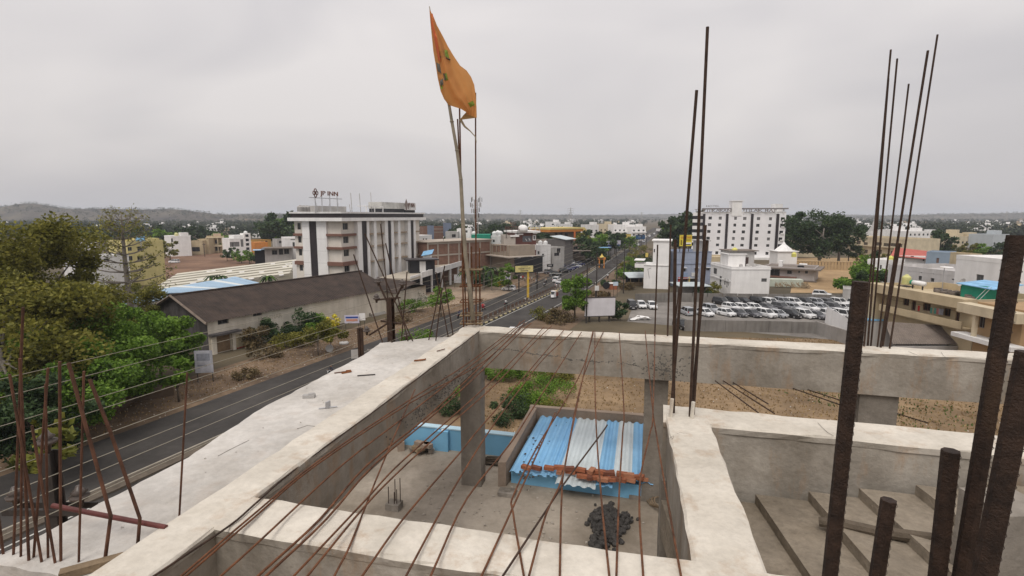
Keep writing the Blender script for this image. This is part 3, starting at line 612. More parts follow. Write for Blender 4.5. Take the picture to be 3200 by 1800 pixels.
def fac_uy(u0, y0, u1, y1, z0=0.0):
    def g(u, y): d = ray(u, 675); return Vector((d.x/d.y*y, y))
    return Fac(g(u0, y0), g(u1, y1), z0)
def wallgrid(mb, O, X, Nn, L, H, rects, rev=.2):
    Z = Vector((0, 0, 1)); O = Vector(O); X = Vector(X); Nn = Vector(Nn)      # Nn points out of the wall
    rects = [(max(r[0], .02), max(r[1], .02), min(r[2], L-.02), min(r[3], H-.02)) for r in rects]; rects = [r for r in rects if r[2]-r[0] > .05 and r[3]-r[1] > .05]
    xs = sorted({0, L, *[r[0] for r in rects], *[r[2] for r in rects]}); zs = sorted({0, H, *[r[1] for r in rects], *[r[3] for r in rects]})
    def pt(x, z, d=0): return O+X*x+Z*z-Nn*d
    flip = X.cross(Z).dot(Nn) < 0
    def qd(a, b, c, d): mb.quad(*( (d, c, b, a) if flip else (a, b, c, d)))
    for i in range(len(xs)-1):
        for j in range(len(zs)-1):
            cx, cz = (xs[i]+xs[i+1])/2, (zs[j]+zs[j+1])/2
            if any(r[0] < cx < r[2] and r[1] < cz < r[3] for r in rects): continue
            qd(pt(xs[i], zs[j]), pt(xs[i+1], zs[j]), pt(xs[i+1], zs[j+1]), pt(xs[i], zs[j+1]))
    for (a, c, b, d) in rects:
        qd(pt(a, c), pt(a, c, rev), pt(a, d, rev), pt(a, d)); qd(pt(b, c, rev), pt(b, c), pt(b, d), pt(b, d, rev)); qd(pt(a, d), pt(a, d, rev), pt(b, d, rev), pt(b, d)); qd(pt(a, c, rev), pt(a, c), pt(b, c), pt(b, c, rev))
    return rects
def window(parent, O, X, Nn, r, rev=.2, pane=None, frame=None, mull=1, nm='window', bars=0):
    Z = Vector((0, 0, 1)); O = Vector(O); X = Vector(X); Nn = Vector(Nn); a, c, b, d = r; w_ = b-a; h = d-c; fw = min(.07, w_*.12); rz = math.atan2(X.y, X.x)
    m = MB(); base = O+X*a+Z*c-Nn*(rev-.03); yaw = 1 if X.cross(Z).dot(Nn) > 0 else -1
    m.bb((0, -.03, 0), (w_, .03, fw)); m.bb((0, -.03, h-fw), (w_, .03, h)); m.bb((0, -.029, fw), (fw, .029, h-fw)); m.bb((w_-fw, -.029, fw), (w_, .029, h-fw))
    for k in range(mull): x = w_*(k+1)/(mull+1); m.bb((x-fw*.4, -.027, fw), (x+fw*.4, .027, h-fw))
    for k in range(bars): z = h*(k+1)/(bars+1); m.bb((fw, -.026, z-.02), (w_-fw, .026, z+.02))
    o = m.build(nm, frame or M('window_frame', (.20, .19, .18), .1, 1, .6), parent); o.location = base; o.rotation_euler = (0, 0, rz)
    p = MB(); p.bb((fw*.5, .0, fw*.5), (w_-fw*.5, .02, h-fw*.5)); p.build('pane', pane or glass, o); return o
def bldg(name, label, cat, f, H, depth, wall, front=(), left=(), right=(), parapet=.9, rev=.2, pane=None, roofm=None, group=None, sunshade=None, frame=None, mull=1, bars=0, trim=None, plinth=False):
    o = thing(name, label, cat, f.o, f.rz, group); m = MB(); X = Vector((1, 0, 0)); Y = Vector((0, 1, 0)); L = f.L
    fr = wallgrid(m, (0, 0, 0), X, -Y, L, H, [(r[0], r[1]-f.z0, r[2], r[3]-f.z0) for r in front], rev)
    lf = wallgrid(m, (0, 0, 0), Y, -X, depth, H, left, rev); rt = wallgrid(m, (L, 0, 0), Y, X, depth, H, right, rev)
    m.quad((L, depth, 0), (0, depth, 0), (0, depth, H), (L, depth, H)); m.quad((0, 0, H), (L, 0, H), (L, depth, H), (0, depth, H)); m.build('wall', wall, o)
    for r in fr: window(o, (0, 0, 0), X, -Y, r, rev, pane, frame, mull, bars=bars)
    for r in lf: window(o, (0, 0, 0), Y, -X, r, rev, pane, frame, mull)
    for r in rt: window(o, (L, 0, 0), Y, X, r, rev, pane, frame, mull)
    if sunshade:
        for r in fr: b = MB(); b.bb((r[0]-.2, -.55, r[3]+.06), (r[2]+.2, -.003, r[3]+.16)); b.build('sunshade', sunshade, o)
    if parapet:
        b = MB(); t = .16
        b.bb((-.03, -.03, H+.002), (L+.03, t, H+parapet)); b.bb((-.03, depth-t, H+.002), (L+.03, depth+.03, H+parapet)); b.bb((-.03, t+.001, H+.002), (t, depth-t-.001, H+parapet)); b.bb((L-t, t+.001, H+.002), (L+.03, depth-t-.001, H+parapet)); b.build('parapet', wall, o)
    if roofm: b = MB(); b.bb((.17, .17, H+.004), (L-.17, depth-.17, H+.03)); b.build('roof_deck', roofm, o)
    if trim: b = MB(); b.bb((-.12, -.12, H-.25), (L+.12, -.031, H+.02)); b.bb((-.12, -.030, H-.25), (-.031, depth, H+.02)); b.build('cornice', trim, o)
    return o
def part(par, nm, mat, *bbs):
    b = MB()
    for a, c in bbs: b.bb(a, c)
    return b.build(nm, mat, par)
def tank(label, loc, r=.55, h=1.2, mat=None):
    o = thing('water_tank', label, 'water tank', loc); b = MB()
    b.lathe([(r*.97, 0), (r, .05), (r*.96, h*.2), (r, h*.25), (r*.96, h*.45), (r, h*.5), (r*.96, h*.7), (r*.98, h*.75), (r*.7, h*.92), (r*.35, h*.98)], (0, 0, 0), 14); b.build('tank_body', mat or yel_tank, o, smooth=True)
    b = MB(); b.lathe([(r*.36, h*.97), (r*.38, h*1.03), (r*.3, h*1.08)], (0, 0, 0), 12); b.build('lid', mat or yel_tank, o); return o
def text(par, s, size, loc, rz, mat, ext=.05, name='lettering', sx=1.0, align='LEFT'):
    c = bpy.data.curves.new(name, 'FONT'); c.body = s; c.size = size; c.extrude = ext; c.align_x = align; c.resolution_u = 2
    t = bpy.data.objects.new('tmp', c); col.objects.link(t); bpy.context.view_layer.update()
    me = bpy.data.meshes.new_from_object(t.evaluated_get(bpy.context.evaluated_depsgraph_get())); bpy.data.objects.remove(t); bpy.data.curves.remove(c)
    me.materials.clear(); me.materials.append(mat); o = bpy.data.objects.new(name, me); col.objects.link(o); o.parent = par; o.location = loc; o.rotation_euler = (math.pi/2, 0, rz); o.scale = (sx, 1, 1); return o

# ---------------- hotel with the dark stripes
K = Q(1063, 675, 126.0); K.z = 0; EL = K+Vector((-RT.x, -RT.y, 0))*13.4
fe = Fac(EL, K); fl_ = Fac(K, K+RD*38.6)
HT = fe.pix(1040, 691)[1]
hj = thing('hotel_building', 'five storey white tiled hotel with dark vertical stripes and a rooftop letter sign', 'hotel', K, fl_.rz)
# local frame: x along the long front, y away from the road; the end face runs along +y
def ex_(u, v=760): return 13.4-fe.pix(u, v)[0]        # metres from the corner along the end face
def lx(u, v=760): return fl_.pix(u, v)[0]
X, Y = Vector((1, 0, 0)), Vector((0, 1, 0)); L1 = 38.6; W1 = 13.4; m = MB()
tile = M('white_tile_cladding', (.80, .785, .77), .07, .35, .45, streak=.06); warm = M('off_white_wall', (.68, .635, .57), .08, .4, .85, streak=.1)
wz = [(fl_.rect(1080, a, 1080, b)[1], fl_.rect(1080, a, 1080, b)[3]) for a, b in ((697, 718), (739, 760), (780, 801), (831, 850))]
lr = []
for (a, c) in ((1073, 1090), (1169.5, 1179), (1243.5, 1253), (1223.5, 1226.5), (1144.5, 1148.5), (1290, 1293)):
    for (z0, z1) in wz: lr.append((lx(a), z0, lx(c), z1))
lr2 = wallgrid(m, (0, 0, 0), X, -Y, L1, HT, lr, .25)
er = [(W1-1.9, z0, W1-.9, z1) for z0, z1 in wz]+[(4.6, wz[3][0]-.6, 6.2, wz[3][1])]
er2 = wallgrid(m, (0, 0, 0), Y, -X, W1, HT, er, .25)
m.quad((L1, 0, 0), (L1, W1, 0), (L1, W1, HT), (L1, 0, HT)); m.quad((L1, W1, 0), (0, W1, 0), (0, W1, HT), (L1, W1, HT)); m.quad((0, 0, HT), (L1, 0, HT), (L1, W1, HT), (0, W1, HT)); m.build('wall', warm, hj)
for r in lr2: window(hj, (0, 0, 0), X, -Y, r, .25)
for r in er2: window(hj, (0, 0, 0), Y, -X, r, .25)
# pilasters on the long front, dark panels between
for (a, c, mt, pr) in ((1108, 1121, tile, 1.1), (1121.2, 1137, dark, .9), (1137.2, 1144, tile, 1.1), (1160, 1168, tile, 1.0), (1194, 1203, tile, 1.1), (1203.2, 1213.5, dark, .9), (1213.7, 1221, tile, 1.1), (1236, 1243, tile, 1.0), (1266, 1274.5, tile, 1.1), (1274.7, 1284, dark, .9), (1284.2, 1290, tile, 1.1)):
    b = MB(); b.bb((lx(a), -pr, 0), (lx(c), -.004, HT-.02)); b.build('pilaster' if mt is tile else 'dark_panel', mt, hj)
for (a, c, mt, pr) in ((951, 973, tile, .55), (973.3, 995, dark, .4), (995.3, 1026, tile, .55)):
    b = MB(); y0, y1 = sorted((ex_(a), ex_(c))); b.bb((-pr, y0, 0), (-.004, y1, HT-.02)); b.build('pilaster' if mt is tile else 'dark_panel', mt, hj)
for k in range(1, 7):                                    # tile joints
    for (y0, y1) in ((ex_(973), ex_(951)), (ex_(1026), ex_(995.3))): part(hj, 'tile_joint', M('joint_grey', (.42, .41, .40), .1, 1), ((-.556, y0, k*2.9), (-.545, y1, k*2.9+.05)))
for (z0, z1), hh in zip(wz[1:], (.55, .55, .9)):           # brown sunshade bands wrapping the corner bay
    b = MB(); b.prism([(-.75, ex_(1026)-.02), (-.75, -.75), (lx(1107), -.75), (lx(1107), -.006), (-.006, -.006), (-.006, ex_(1026)-.02)], z1+.12, z1+.12+hh); b.build('sunshade_band', brownp, hj)
    b = MB(); b.bb((-.6, ex_(951)+.02, z1+.12), (-.006, W1, z1+.12+hh)); b.build('sunshade_band', brownp, hj)
    for (a, c) in ((1168.5, 1193), (1243.5, 1265), (1144.5, 1159.5), (1221.5, 1235.5), (1290.5, 1304)):
        b = MB(); b.bb((lx(a), -.85, z1+.10), (lx(c), -.005, z1+.5)); b.build('sunshade', M('tan_shade', (.33, .26, .19), .12, .8), hj)
b = MB(); b.bb((-1.6, -1.6, HT), (L1+1.6, W1+.6, HT+.8)); b.build('cornice', white, hj)
b = MB(); b.bb((-1.0, -1.0, HT+.802), (L1+1.0, W1, HT+1.8)); b.build('dark_fascia', dark, hj)
b = MB(); b.bb((-1.3, -1.3, HT+1.802), (L1+1.3, W1+.3, HT+2.2)); b.build('roof_cap', white2, hj)
zt_ = HT+2.2
def rp(u, v, back): x, z = fl_.pix(u, v, back); return x, z
x0 = lx(990); x1 = lx(1082); 
a = rp(988, 643, 7); c = rp(1082, 643, 7); part(hj, 'stair_room', grey, ((a[0], 7, zt_+.002), (c[0], 12, a[1])))
a = rp(1192, 631, 8); c = rp(1264, 631, 8); d = rp(1298, 631, 8)
part(hj, 'lift_room', M('patchy_grey_wall', (.50, .49, .46), .3, .35, .9, fine=.2), ((a[0], 8, zt_+1.2), (c[0], 12.5, a[1]))); part(hj, 'lift_room', white2, ((c[0]+.02, 7.9, zt_+.9), (d[0], 12.4, a[1])))
part(hj, 'lift_room_base', black, ((a[0], 8.2, zt_+.003), (c[0], 12.3, zt_+1.19))); part(hj, 'lift_room_base', black, ((c[0]+.3, 8.1, zt_+.003), (d[0]-.3, 12.2, zt_+.89)))
sg = thing('hotel_sign', 'brown JP INN letters with lattice emblem on a steel frame on the hotel roof', 'sign', fl_.o, fl_.rz); sy = 5.5; letm = M('sign_brown', (.13, .055, .035), .15, 2, .6)
def sx_(u, v=610): return fl_.pix(u, v, sy)
z0 = zt_-.3; zbar = sx_(1000, 620)[1]; ztop = sx_(1000, 598)[1]
for u in (984, 1005, 1030, 1053): x = sx_(u)[0]; part(sg, 'post', chrome, ((x-.07, sy-.07, z0), (x+.07, sy+.07, ztop if u > 990 else zbar+.5)))
a = sx_(966)[0]; c = sx_(1068)[0]; part(sg, 'frame_bar', chrome, ((a, sy-.05, zbar), (c, sy+.05, zbar+.18)))
for u0, u1 in ((986, 1008), (1056, 1068), (1030, 1036)): b = MB(); b.tube([(sx_(u0)[0], sy, zbar-1), (sx_(u1)[0], sy+1.5, zt_)], .06, 5); b.build('brace', chrome, sg)
ey = sx_(984, 603); R_ = abs(sx_(993, 603)[0]-ey[0])*.9
for dx, dz, r in ((0, .55, .42), (-.55, 0, .42), (.55, 0, .42), (0, -.55, .42), (0, 0, .3)):
    b = MB(); b.tube([(ey[0]+(dx+r*math.cos(k*.5236))*R_, sy-.15, ey[1]+(dz+r*math.sin(k*.5236))*R_*1.1) for k in range(13)], .12, 5); b.build('emblem_ring', letm, sg)
xj = sx_(1000)[0]; xe = sx_(1055)[0]; zl0 = sx_(1020, 611)[1]; zl1 = sx_(1020, 597)[1]
t_ = text(sg, 'JP INN', (zl1-zl0)*1.4, (xj, sy-.2, zl0), 0, letm, .08); t_.scale.x = (xe-xj)/t_.dimensions.x*t_.scale.x
t_ = text(hj, 'JP INN', 2.2, (fl_.pix(1276, 648, 7.8)[0], 7.80, fl_.pix(1276, 648, 7.8)[1]), 0, letm, .03, 'wall_lettering'); t_.scale.x = (fl_.pix(1296, 640, 7.8)[0]-fl_.pix(1276, 640, 7.8)[0])/t_.dimensions.x
dm = fl_.pix(1270, 640, 7.8); b = MB(); b.add([(dm[0]-1.2, 7.82, dm[1]), (dm[0], 7.82, dm[1]-2), (dm[0]+1.2, 7.82, dm[1]), (dm[0], 7.82, dm[1]+2)], [(0, 1, 2, 3)]); b.build('wall_emblem', M('emblem_grey', (.25, .21, .19), .1, 1), hj)
for (u, h) in ((1100, 5), (1127, 5), (1162, 5.5), (1095, 2)): x = fl_.pix(u, 660, 6)[0]; b = MB(); b.tube([(x, 6, zt_), (x-.3, 6, zt_+h)], .09, 5); b.build('roof_rod', grey, hj)
for k, u in enumerate((939, 949, 960)): x, z = fl_.pix(u, 662, 4); tank(f'grey round roof tank, {ORD[k]} from the left on the hotel roof edge', K+fl_.ex*x+fl_.ey*4+Vector((0, 0, zt_)), .7, 1.3, grey)
a = rp(1145, 655, 4); c = rp(1198, 655, 4); part(hj, 'roof_pergola', white2, ((a[0], 4, zt_+1.6), (c[0], 7, zt_+1.75)), ((a[0], 4, zt_), (a[0]+.2, 4.2, zt_+1.6)), ((c[0]-.2, 4, zt_), (c[0], 4.2, zt_+1.6)), ((a[0]+4, 4, zt_), (a[0]+4.2, 4.2, zt_+1.6)))
# hotel forecourt: raised ramp on columns
rpz = 5.2; A_, B_ = P(1318, 862, rpz), P(1438, 826, rpz); f = Fac(A_, B_); o = thing('hotel_ramp', 'white forecourt deck on square columns in front of the striped hotel', 'porch', f.o, f.rz)
part(o, 'deck', M('deck_screed', (.42, .37, .30), .15, .3, .9), ((-6, .3, rpz-.5), (f.L+4, 9, rpz-.02))); part(o, 'parapet', white2, ((-.1, 0, rpz-.55), (f.L+4, .29, rpz+.9))); part(o, 'parapet', white2, ((-6, .31, rpz-.6), (-.11, .6, rpz+.5)))
for k in range(5): x = .2+k*f.L/4.2; part(o, 'column', white2, ((x-.25, .02, 0), (x+.25, .5, rpz-.56)))
part(o, 'back_wall', black, ((-.2, 5, 0), (f.L+3, 5.2, rpz-.55)))
o = thing('canopy_kiosk', 'black flat-roofed kiosk with white menu boards beside the striped hotel', 'kiosk', Q(1320, 800, 138)-Vector((0, 0, Q(1320, 800, 138).z)), .3)
part(o, 'body', black, ((-3.4, 0, 0), (3.2, 4, 8.5))); part(o, 'roof', dark, ((-4.4, -1, 8.5), (4.2, 5, 8.8))); part(o, 'menu_board', white2, ((-.8, -.1, 5.5), (.8, -.01, 8.2)), ((1.4, -.1, 4.5), (2.0, -.01, 6)))
f = fac_uy(1318, 150, 1342, 150); z = f.pix(1330, 800)[1]; o = bldg('blue_roof_hut', 'little hut with a bright blue sheet roof behind the striped hotel', 'hut', f, z, 3, white2, parapet=0); b = MB(); b.prism([(-.3, -.5), (f.L+.6, -.5), (f.L+.6, 3.3), (-.3, 3.3)], [z, z+.6, z+1.6, z+1.0], [z+.12, z+.72, z+1.72, z+1.12]); b.build('roof', blue_sh, o)

# ---------------- old warehouse and sheds behind it
K2 = P(655, 1110); D2 = Vector((.461, .887, 0)); f = Fac(K2, K2+D2*38.6); He, Hr, W2 = 5.2, 8.3, 14.6
o = thing('warehouse', 'long old whitewashed warehouse with dark brown gabled roof and stained walls', 'warehouse', f.o, f.rz)
wm = M('stained_whitewash', (.76, .70, .60), .15, .25, .92, .2, 8, .18, mott=.28); m = MB()
rc = [f.rect(*q) for q in ((681, 995, 714, 1013), (791, 972, 819, 987), (887, 954, 906, 965), (970, 934, 995, 944), (1045, 919, 1066, 932), (1111, 905, 1130, 916), (1174, 896, 1192, 905))]
rc.append((*f.rect(680, 1050, 720, 1100)[:1], .05, f.rect(680, 1050, 720, 1100)[2], 2.6))
rc2 = wallgrid(m, (0, 0, 0), X, -Y, f.L, He, rc, .35)
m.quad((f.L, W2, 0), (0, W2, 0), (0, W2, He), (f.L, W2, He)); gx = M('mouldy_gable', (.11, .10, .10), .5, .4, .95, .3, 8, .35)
m.build('wall', wm, o)
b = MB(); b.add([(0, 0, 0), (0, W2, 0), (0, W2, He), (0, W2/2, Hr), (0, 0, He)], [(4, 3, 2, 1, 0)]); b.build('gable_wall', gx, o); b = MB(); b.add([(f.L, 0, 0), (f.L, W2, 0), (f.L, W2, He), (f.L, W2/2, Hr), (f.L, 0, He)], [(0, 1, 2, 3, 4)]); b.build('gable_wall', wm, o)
for r in rc2[:-1]: window(o, (0, 0, 0), X, -Y, r, .35, black)
d_ = rc2[-1]; part(o, 'door', M('brown_shutter', (.22, .15, .09), .3, 2, .8), ((d_[0], .2, .02), (d_[2], .3, d_[3]))); part(o, 'door_canopy', gx, ((d_[0]-1.2, -1.1, d_[3]+.15), (d_[2]+1.2, -.004, d_[3]+.45))); part(o, 'door_pier', wm, ((d_[0]-.9, -.35, 0), (d_[0]-.25, -.005, d_[3]+.14))); part(o, 'door_pier', wm, ((d_[2]+.1, -.35, 0), (d_[2]+.6, -.005, d_[3]+.14)))
nr = 26
for sd_ in (0, 1):
    for k in range(nr):                                  # overlapping roof sheets
        xa, xb = -.5+(f.L+1)*k/nr, -.5+(f.L+1)*(k+1)/nr+.03; y0, y1 = (-.7, W2/2) if sd_ == 0 else (W2+.7, W2/2); za = He-.28; dz = .015*(k % 2)
        b = MB(); ri = [(xa+(xb-xa)*i/6) for i in range(7)]
        for i in range(6): h0 = .05*(i % 2); h1 = .05*((i+1) % 2); b.quad((ri[i], y0, za+dz+h0), (ri[i+1], y0, za+dz+h1), (ri[i+1], y1, Hr+.06+dz+h1), (ri[i], y1, Hr+.06+dz+h0))
        b.build('roof_sheet', brown_rf, o)
b = MB(); b.prism([(-.55, W2/2-.3), (f.L+.55, W2/2-.3), (f.L+.55, W2/2+.3), (-.55, W2/2+.3)], Hr+.0, Hr+.20); b.build('ridge', brown_rf, o)
b = MB(); b.tube([(-.62, -.8, He-.42), (-.62, W2/2, Hr-.02), (-.62, W2+.8, He-.42)], .22, 4); b.build('verge_board', M('verge_timber', (.19, .15, .12), .3, 1), o)
for (u0, v0, u1, v1, s_) in ((722, 985, 880, 975, 'GODOWN'),): pass
wtx = f.pix(806, 1002); t_ = text(o, 'MANIHAR', 1.0, (wtx[0], -.012, wtx[1]-.2), 0, M('faded_lettering', (.42, .38, .30), .2, 1), .003, 'painted_lettering')
r = f.rect(724, 1040, 806, 1086); part(o, 'painted_advert', M('painted_advert_cream', (.50, .42, .27), .2, .8, .9), ((r[0], -.012, r[1]), (r[2], -.004, r[3]))); part(o, 'painted_advert', redp, ((r[0], -.02, r[1]), (r[2], -.013, r[1]+.25)))
# extension with steps at the far end
f3 = Fac(K2+D2*38.6+Vector((1.5, -.5, 0)), K2+D2*52); o3 = bldg('side_shed', 'small shed with sagging corrugated roof beyond the warehouse end', 'shed', f3, 4.2, 8, wm, parapet=0); b = MB(); b.prism([(-1, -1.2), (f3.L*.55, -1.2), (f3.L*.55, 8.5), (-1, 8.5)], [4.2, 5.6, 6.2, 5], [4.3, 5.7, 6.3, 5.1]); b.prism([(f3.L*.5, -1.6), (f3.L+2.5, -1.6), (f3.L+2.5, 8), (f3.L*.5, 8)], [5.2, 3.6, 4.2, 6], [5.3, 3.7, 4.3, 6.1]); b.build('roof', brown_rf, o3)
o = thing('entrance_steps', 'grey concrete steps with a sloping side wall at the warehouse end', 'steps', P(1165, 990), math.atan2(D2.y, D2.x))
for k in range(5): part(o, 'step', grey, ((0, .4*k, 0), (4.2, .4*k+.42, .22*(k+1))))
b = MB(); b.prism([(-.4, 0), (-.05, 0), (-.05, 2.4), (-.4, 2.4)], 0, [.4, .4, 1.9, 1.9]); b.build('side_wall', conc_dk, o)
# pale blue sheet shed behind
A1, B1, C1, D1 = P(585, 914, 5.2), P(815, 885, 5.2), P(735, 864, 5.0), P(400, 921, 5.0)
o = thing('blue_sheet_shed', 'low shed with pale blue sheet roof behind the brown warehouse', 'shed', (0, 0, 0)); pb = M('pale_blue_sheet', (.30, .44, .58), .12, .4, .5); wt = M('translucent_sheet', (.62, .66, .66), .08, .6, .5)
ns = 14
for k in range(ns):
    a, c = k/ns, (k+1)/ns; b = MB(); dz = Vector((0, 0, .02*(k % 2))); b.quad(A1.lerp(B1, a)+dz, A1.lerp(B1, c)+dz, D1.lerp(C1, c)+dz, D1.lerp(C1, a)+dz); b.quad(A1.lerp(B1, a)+dz-Vector((0, 0, .1)), D1.lerp(C1, a)+dz-Vector((0, 0, .1)), D1.lerp(C1, c)+dz-Vector((0, 0, .1)), A1.lerp(B1, c)+dz-Vector((0, 0, .1))); b.build('roof_sheet', wt if k in (5, 10) else pb, o)
wl(A1, B1, 0, 5.0, .2, white2, 'wall', o); wl(D1, C1, 0, 4.8, .2, white2, 'wall', o); wl(B1, C1, 0, 4.8, .2, white2, 'wall', o)
A1, B1, C1, D1 = P(600, 925, 4.6), P(390, 952, 4.6), P(330, 932, 4.5), P(560, 907, 4.5)
o = thing('blue_sheet_lean_to', 'pale blue sheet lean-to roof half hidden by the bare tree', 'shed', (0, 0, 0)); b = MB(); b.quad(A1, D1, C1, B1); b.build('roof_sheet', pb, o); wl(B1, A1, 0, 4.4, .2, grey, 'wall', o)
# long cream shed with stepped roof bands
A1, B1, C1, D1 = P(470, 918, 3.0), P(905, 862, 3.0), P(932, 814, 5.0), P(560, 860, 5.0)
o = thing('cream_banded_shed', 'long cream shed whose roof steps down in pale bands behind the blue roof', 'shed', (0, 0, 0)); cb_ = M('cream_sheet', (.56, .53, .44), .08, .3, .7); nb = 6
for k in range(nb):
    a, c = k/nb, (k+.62)/nb; e_ = (k+1)/nb; pA, pB = A1.lerp(D1, a), B1.lerp(C1, a); qA, qB = A1.lerp(D1, c), B1.lerp(C1, c); rA, rB = A1.lerp(D1, e_), B1.lerp(C1, e_)
    up_ = Vector((0, 0, .75)); b = MB(); b.quad(pA+up_, pB+up_, qB+up_, qA+up_); b.quad(pA, pB, pB+up_, pA+up_); b.quad(qA+up_, qB+up_, qB-up_*.4, qA-up_*.4); b.build('roof_band', cb_, o)
    b = MB(); b.quad(qA-up_*.3, qB-up_*.3, rB-up_*.1, rA-up_*.1); b.build('roof_valley', M('valley_grey', (.20, .18, .15), .2, .5), o)
    for j in range(3): s = random.uniform(.15, .95); p = pA.lerp(pB, s)+Vector((0, 0, .45)); q2 = pA.lerp(pB, s+.04)+Vector((0, 0, .45)); b = MB(); b.tube([p, q2], .3, 4); b.build('skylight', white, o)
wl(A1, B1, 0, 2.9, .2, cb_, 'wall', o); wl(D1, C1, 0, 4.9, .2, cb_, 'wall', o); wl(B1, C1, 0, 3.6, .2, cb_, 'wall', o)
A1, B1 = P(930, 812, 8.5), P(905, 900, 2); o = thing('cream_annexe', 'plain cream annexe wall beside the banded shed', 'annexe', (0, 0, 0)); f = fac_uy(905, 136, 945, 140); o2 = part(o, 'wall', white2, ((f.o.x, f.o.y, 0), (f.o.x+6, f.o.y+6, f.pix(920, 815)[1])))

# ---------------- simple houses given by their front: name, label, front (u0,y0,u1,y1), top v, depth, wall, windows in pixels
def house(label, u0, y0, u1, y1, vt, depth, wall, wins=(), name='house', cat='house', **k):
    f = fac_uy(u0, y0, u1, y1); H = f.pix((u0+u1)/2, vt)[1]-k.pop('pz', 0); par = k.get('parapet', .9); H -= par
    o = bldg(name, label, cat, f, H, depth, wall, [f.rect(*q) for q in wins], **k); return o, f, H
o, f, H = house('three storey white house standing alone left of the yellow houses', 528, 262, 590, 268, 737, 14, white, [(532, 745, 540, 757), (532, 765, 541, 776), (534, 782, 543, 790)], parapet=.8)
a = f.rect(565, 727, 589, 742); part(o, 'stair_head', white, ((a[0], .3, H), (a[2], 4, a[3]))); tank('cream roof tank on the lone white three storey house', f.o+f.ex*f.pix(556, 737)[0]+f.ey*3+Vector((0, 0, H)), .9, 2.2, M('cream_tank', (.6, .56, .3), .1, 1))
house('low tan house with a flat porch beside the lone white house', 591, 275, 626, 276, 752, 10, tan, [(598, 772, 624, 786)], parapet=.6, pane=black)
house('tan two storey house with three small dark windows', 612, 280, 646, 281, 747, 10, tan, [(617, 750, 622, 756), (637, 754, 643, 761), (632, 763, 637, 769), (638, 771, 643, 777)], parapet=.5, pane=black)
o, f, H = house('tan house with a pillared upper balcony and square roof room', 640, 288, 694, 292, 738, 10, tan, [(652, 751, 659, 762), (664, 750, 678, 762), (656, 768, 686, 784)], parapet=.6, pane=black)
a = f.rect(666, 731, 690, 741); part(o, 'roof_room', M('pale_tan', (.52, .40, .30), .1, 1), ((a[0], 3, H+.1), (a[2], 7, a[3]))); part(o, 'balcony', cream, ((.5, -1.8, 3.4), (f.L-.5, -.01, 4.3)), ((-.4, -2, H-.4), (f.L+.2, -.02, H+.1)))
for k in range(4): x = 1+k*(f.L-2)/3; part(o, 'pillar', cream, ((x-.2, -1.7, 0), (x+.2, -1.3, 3.39)), ((x-.2, -1.7, 4.31), (x+.2, -1.3, H-.41)))
o, f, H = house('modern white two storey house with dark strip windows on its tower', 712, 262, 768, 268, 745, 11, white, [(718, 756, 748, 771), (753, 748, 760, 771), (724, 759, 732, 771)], parapet=.5, pane=curt)
a = f.rect(764, 729, 782, 770); b = part(o, 'tower', white, ((a[0], -.2, 0), (a[2], 5, a[3])))
for k in range(4): z = a[3]-1.8-2.2*k; part(o, 'tower_window', black, ((a[0]+.7, -.25, z), (a[0]+2.2, -.21, z+1.3)))
a = f.rect(733, 735, 768, 746); part(o, 'upper_storey', white, ((a[0], 1, H), (a[2], 8, a[3])))
tank('round white tank on the tower of the modern white house', f.o+f.ex*f.pix(772, 729)[0]+f.ey*2+Vector((0, 0, f.pix(772, 731)[1])), .9, 1.4, wht_pl)
house('orange ochre house roofs between the modern house and the hotel', 782, 300, 842, 310, 750, 9, M('ochre_paint', (.50, .30, .09), .15, .5), [(815, 753, 824, 757), (829, 752, 836, 757)], parapet=.5, pane=black)
o, f, H = house('orange tiled low house below the ochre roofs', 790, 285, 832, 290, 757, 8, orange, [], parapet=0)
o, f, H = house('white house with dark windows just left of the hotel', 885, 215, 934, 218, 742, 10, white, [(915, 757, 921, 772), (924, 757, 931, 771), (908, 743, 928, 750)], parapet=.7)
house('small grey block house left of the white house by the hotel', 862, 240, 884, 242, 747, 7, grey, [(872, 753, 882, 760)], parapet=.3, pane=black)
o, f, H = house('low open market shed with flat grey roof left of the hotel', 820, 205, 905, 208, 776, 7, grey, [(850, 782, 866, 796), (872, 778, 884, 796), (888, 778, 903, 794)], parapet=0, pane=black, name='market_shed', cat='shed')
part(o, 'roof', grey_rf, ((-1, -2, H), (f.L+1, 7.5, H+.25))); o, f, H = house('low stall roofed with pale sheets at the field edge', 788, 210, 830, 212, 782, 5, black, [], parapet=0, name='stall', cat='stall'); part(o, 'roof', pb, ((-.6, -2, H), (f.L*.5, 5, H+.15)), ((f.L*.5+.1, -1.5, H+.3), (f.L+.5, 5, H+.45)))
o, f, H = house('yellow three storey building seen through the bare tree', 388, 150, 502, 158, 752, 12, M('lemon_paint', (.60, .52, .24), .15, .4, streak=.15), [(330, 780, 345, 795), (400, 772, 412, 784), (430, 770, 445, 785), (400, 800, 414, 815), (430, 800, 446, 815)], parapet=.6)
b = f.rect(453, 745, 500, 765); part(o, 'upper_storey', M('lemon_paint', (.6, .52, .24)), ((b[0], .5, H), (b[2], 8, b[3])))
o = thing('roof_hoarding', 'small tilted blue board on the roof of the yellow building', 'board', Q(440, 760, 152), .2); part(o, 'panel', blue_sh, ((-1.2, -.05, .6), (1.2, .05, 2.0))); part(o, 'post', grey, ((-.1, .06, -1.2), (.1, .2, 1.9)))
house('whitewashed low building behind the bare tree', 230, 135, 390, 145, 800, 9, white2, [(325, 808, 342, 820)], parapet=.5)
house('small white house glimpsed over the big olive tree', 238, 300, 290, 305, 745, 9, white, [(262, 750, 270, 758)], parapet=.6)

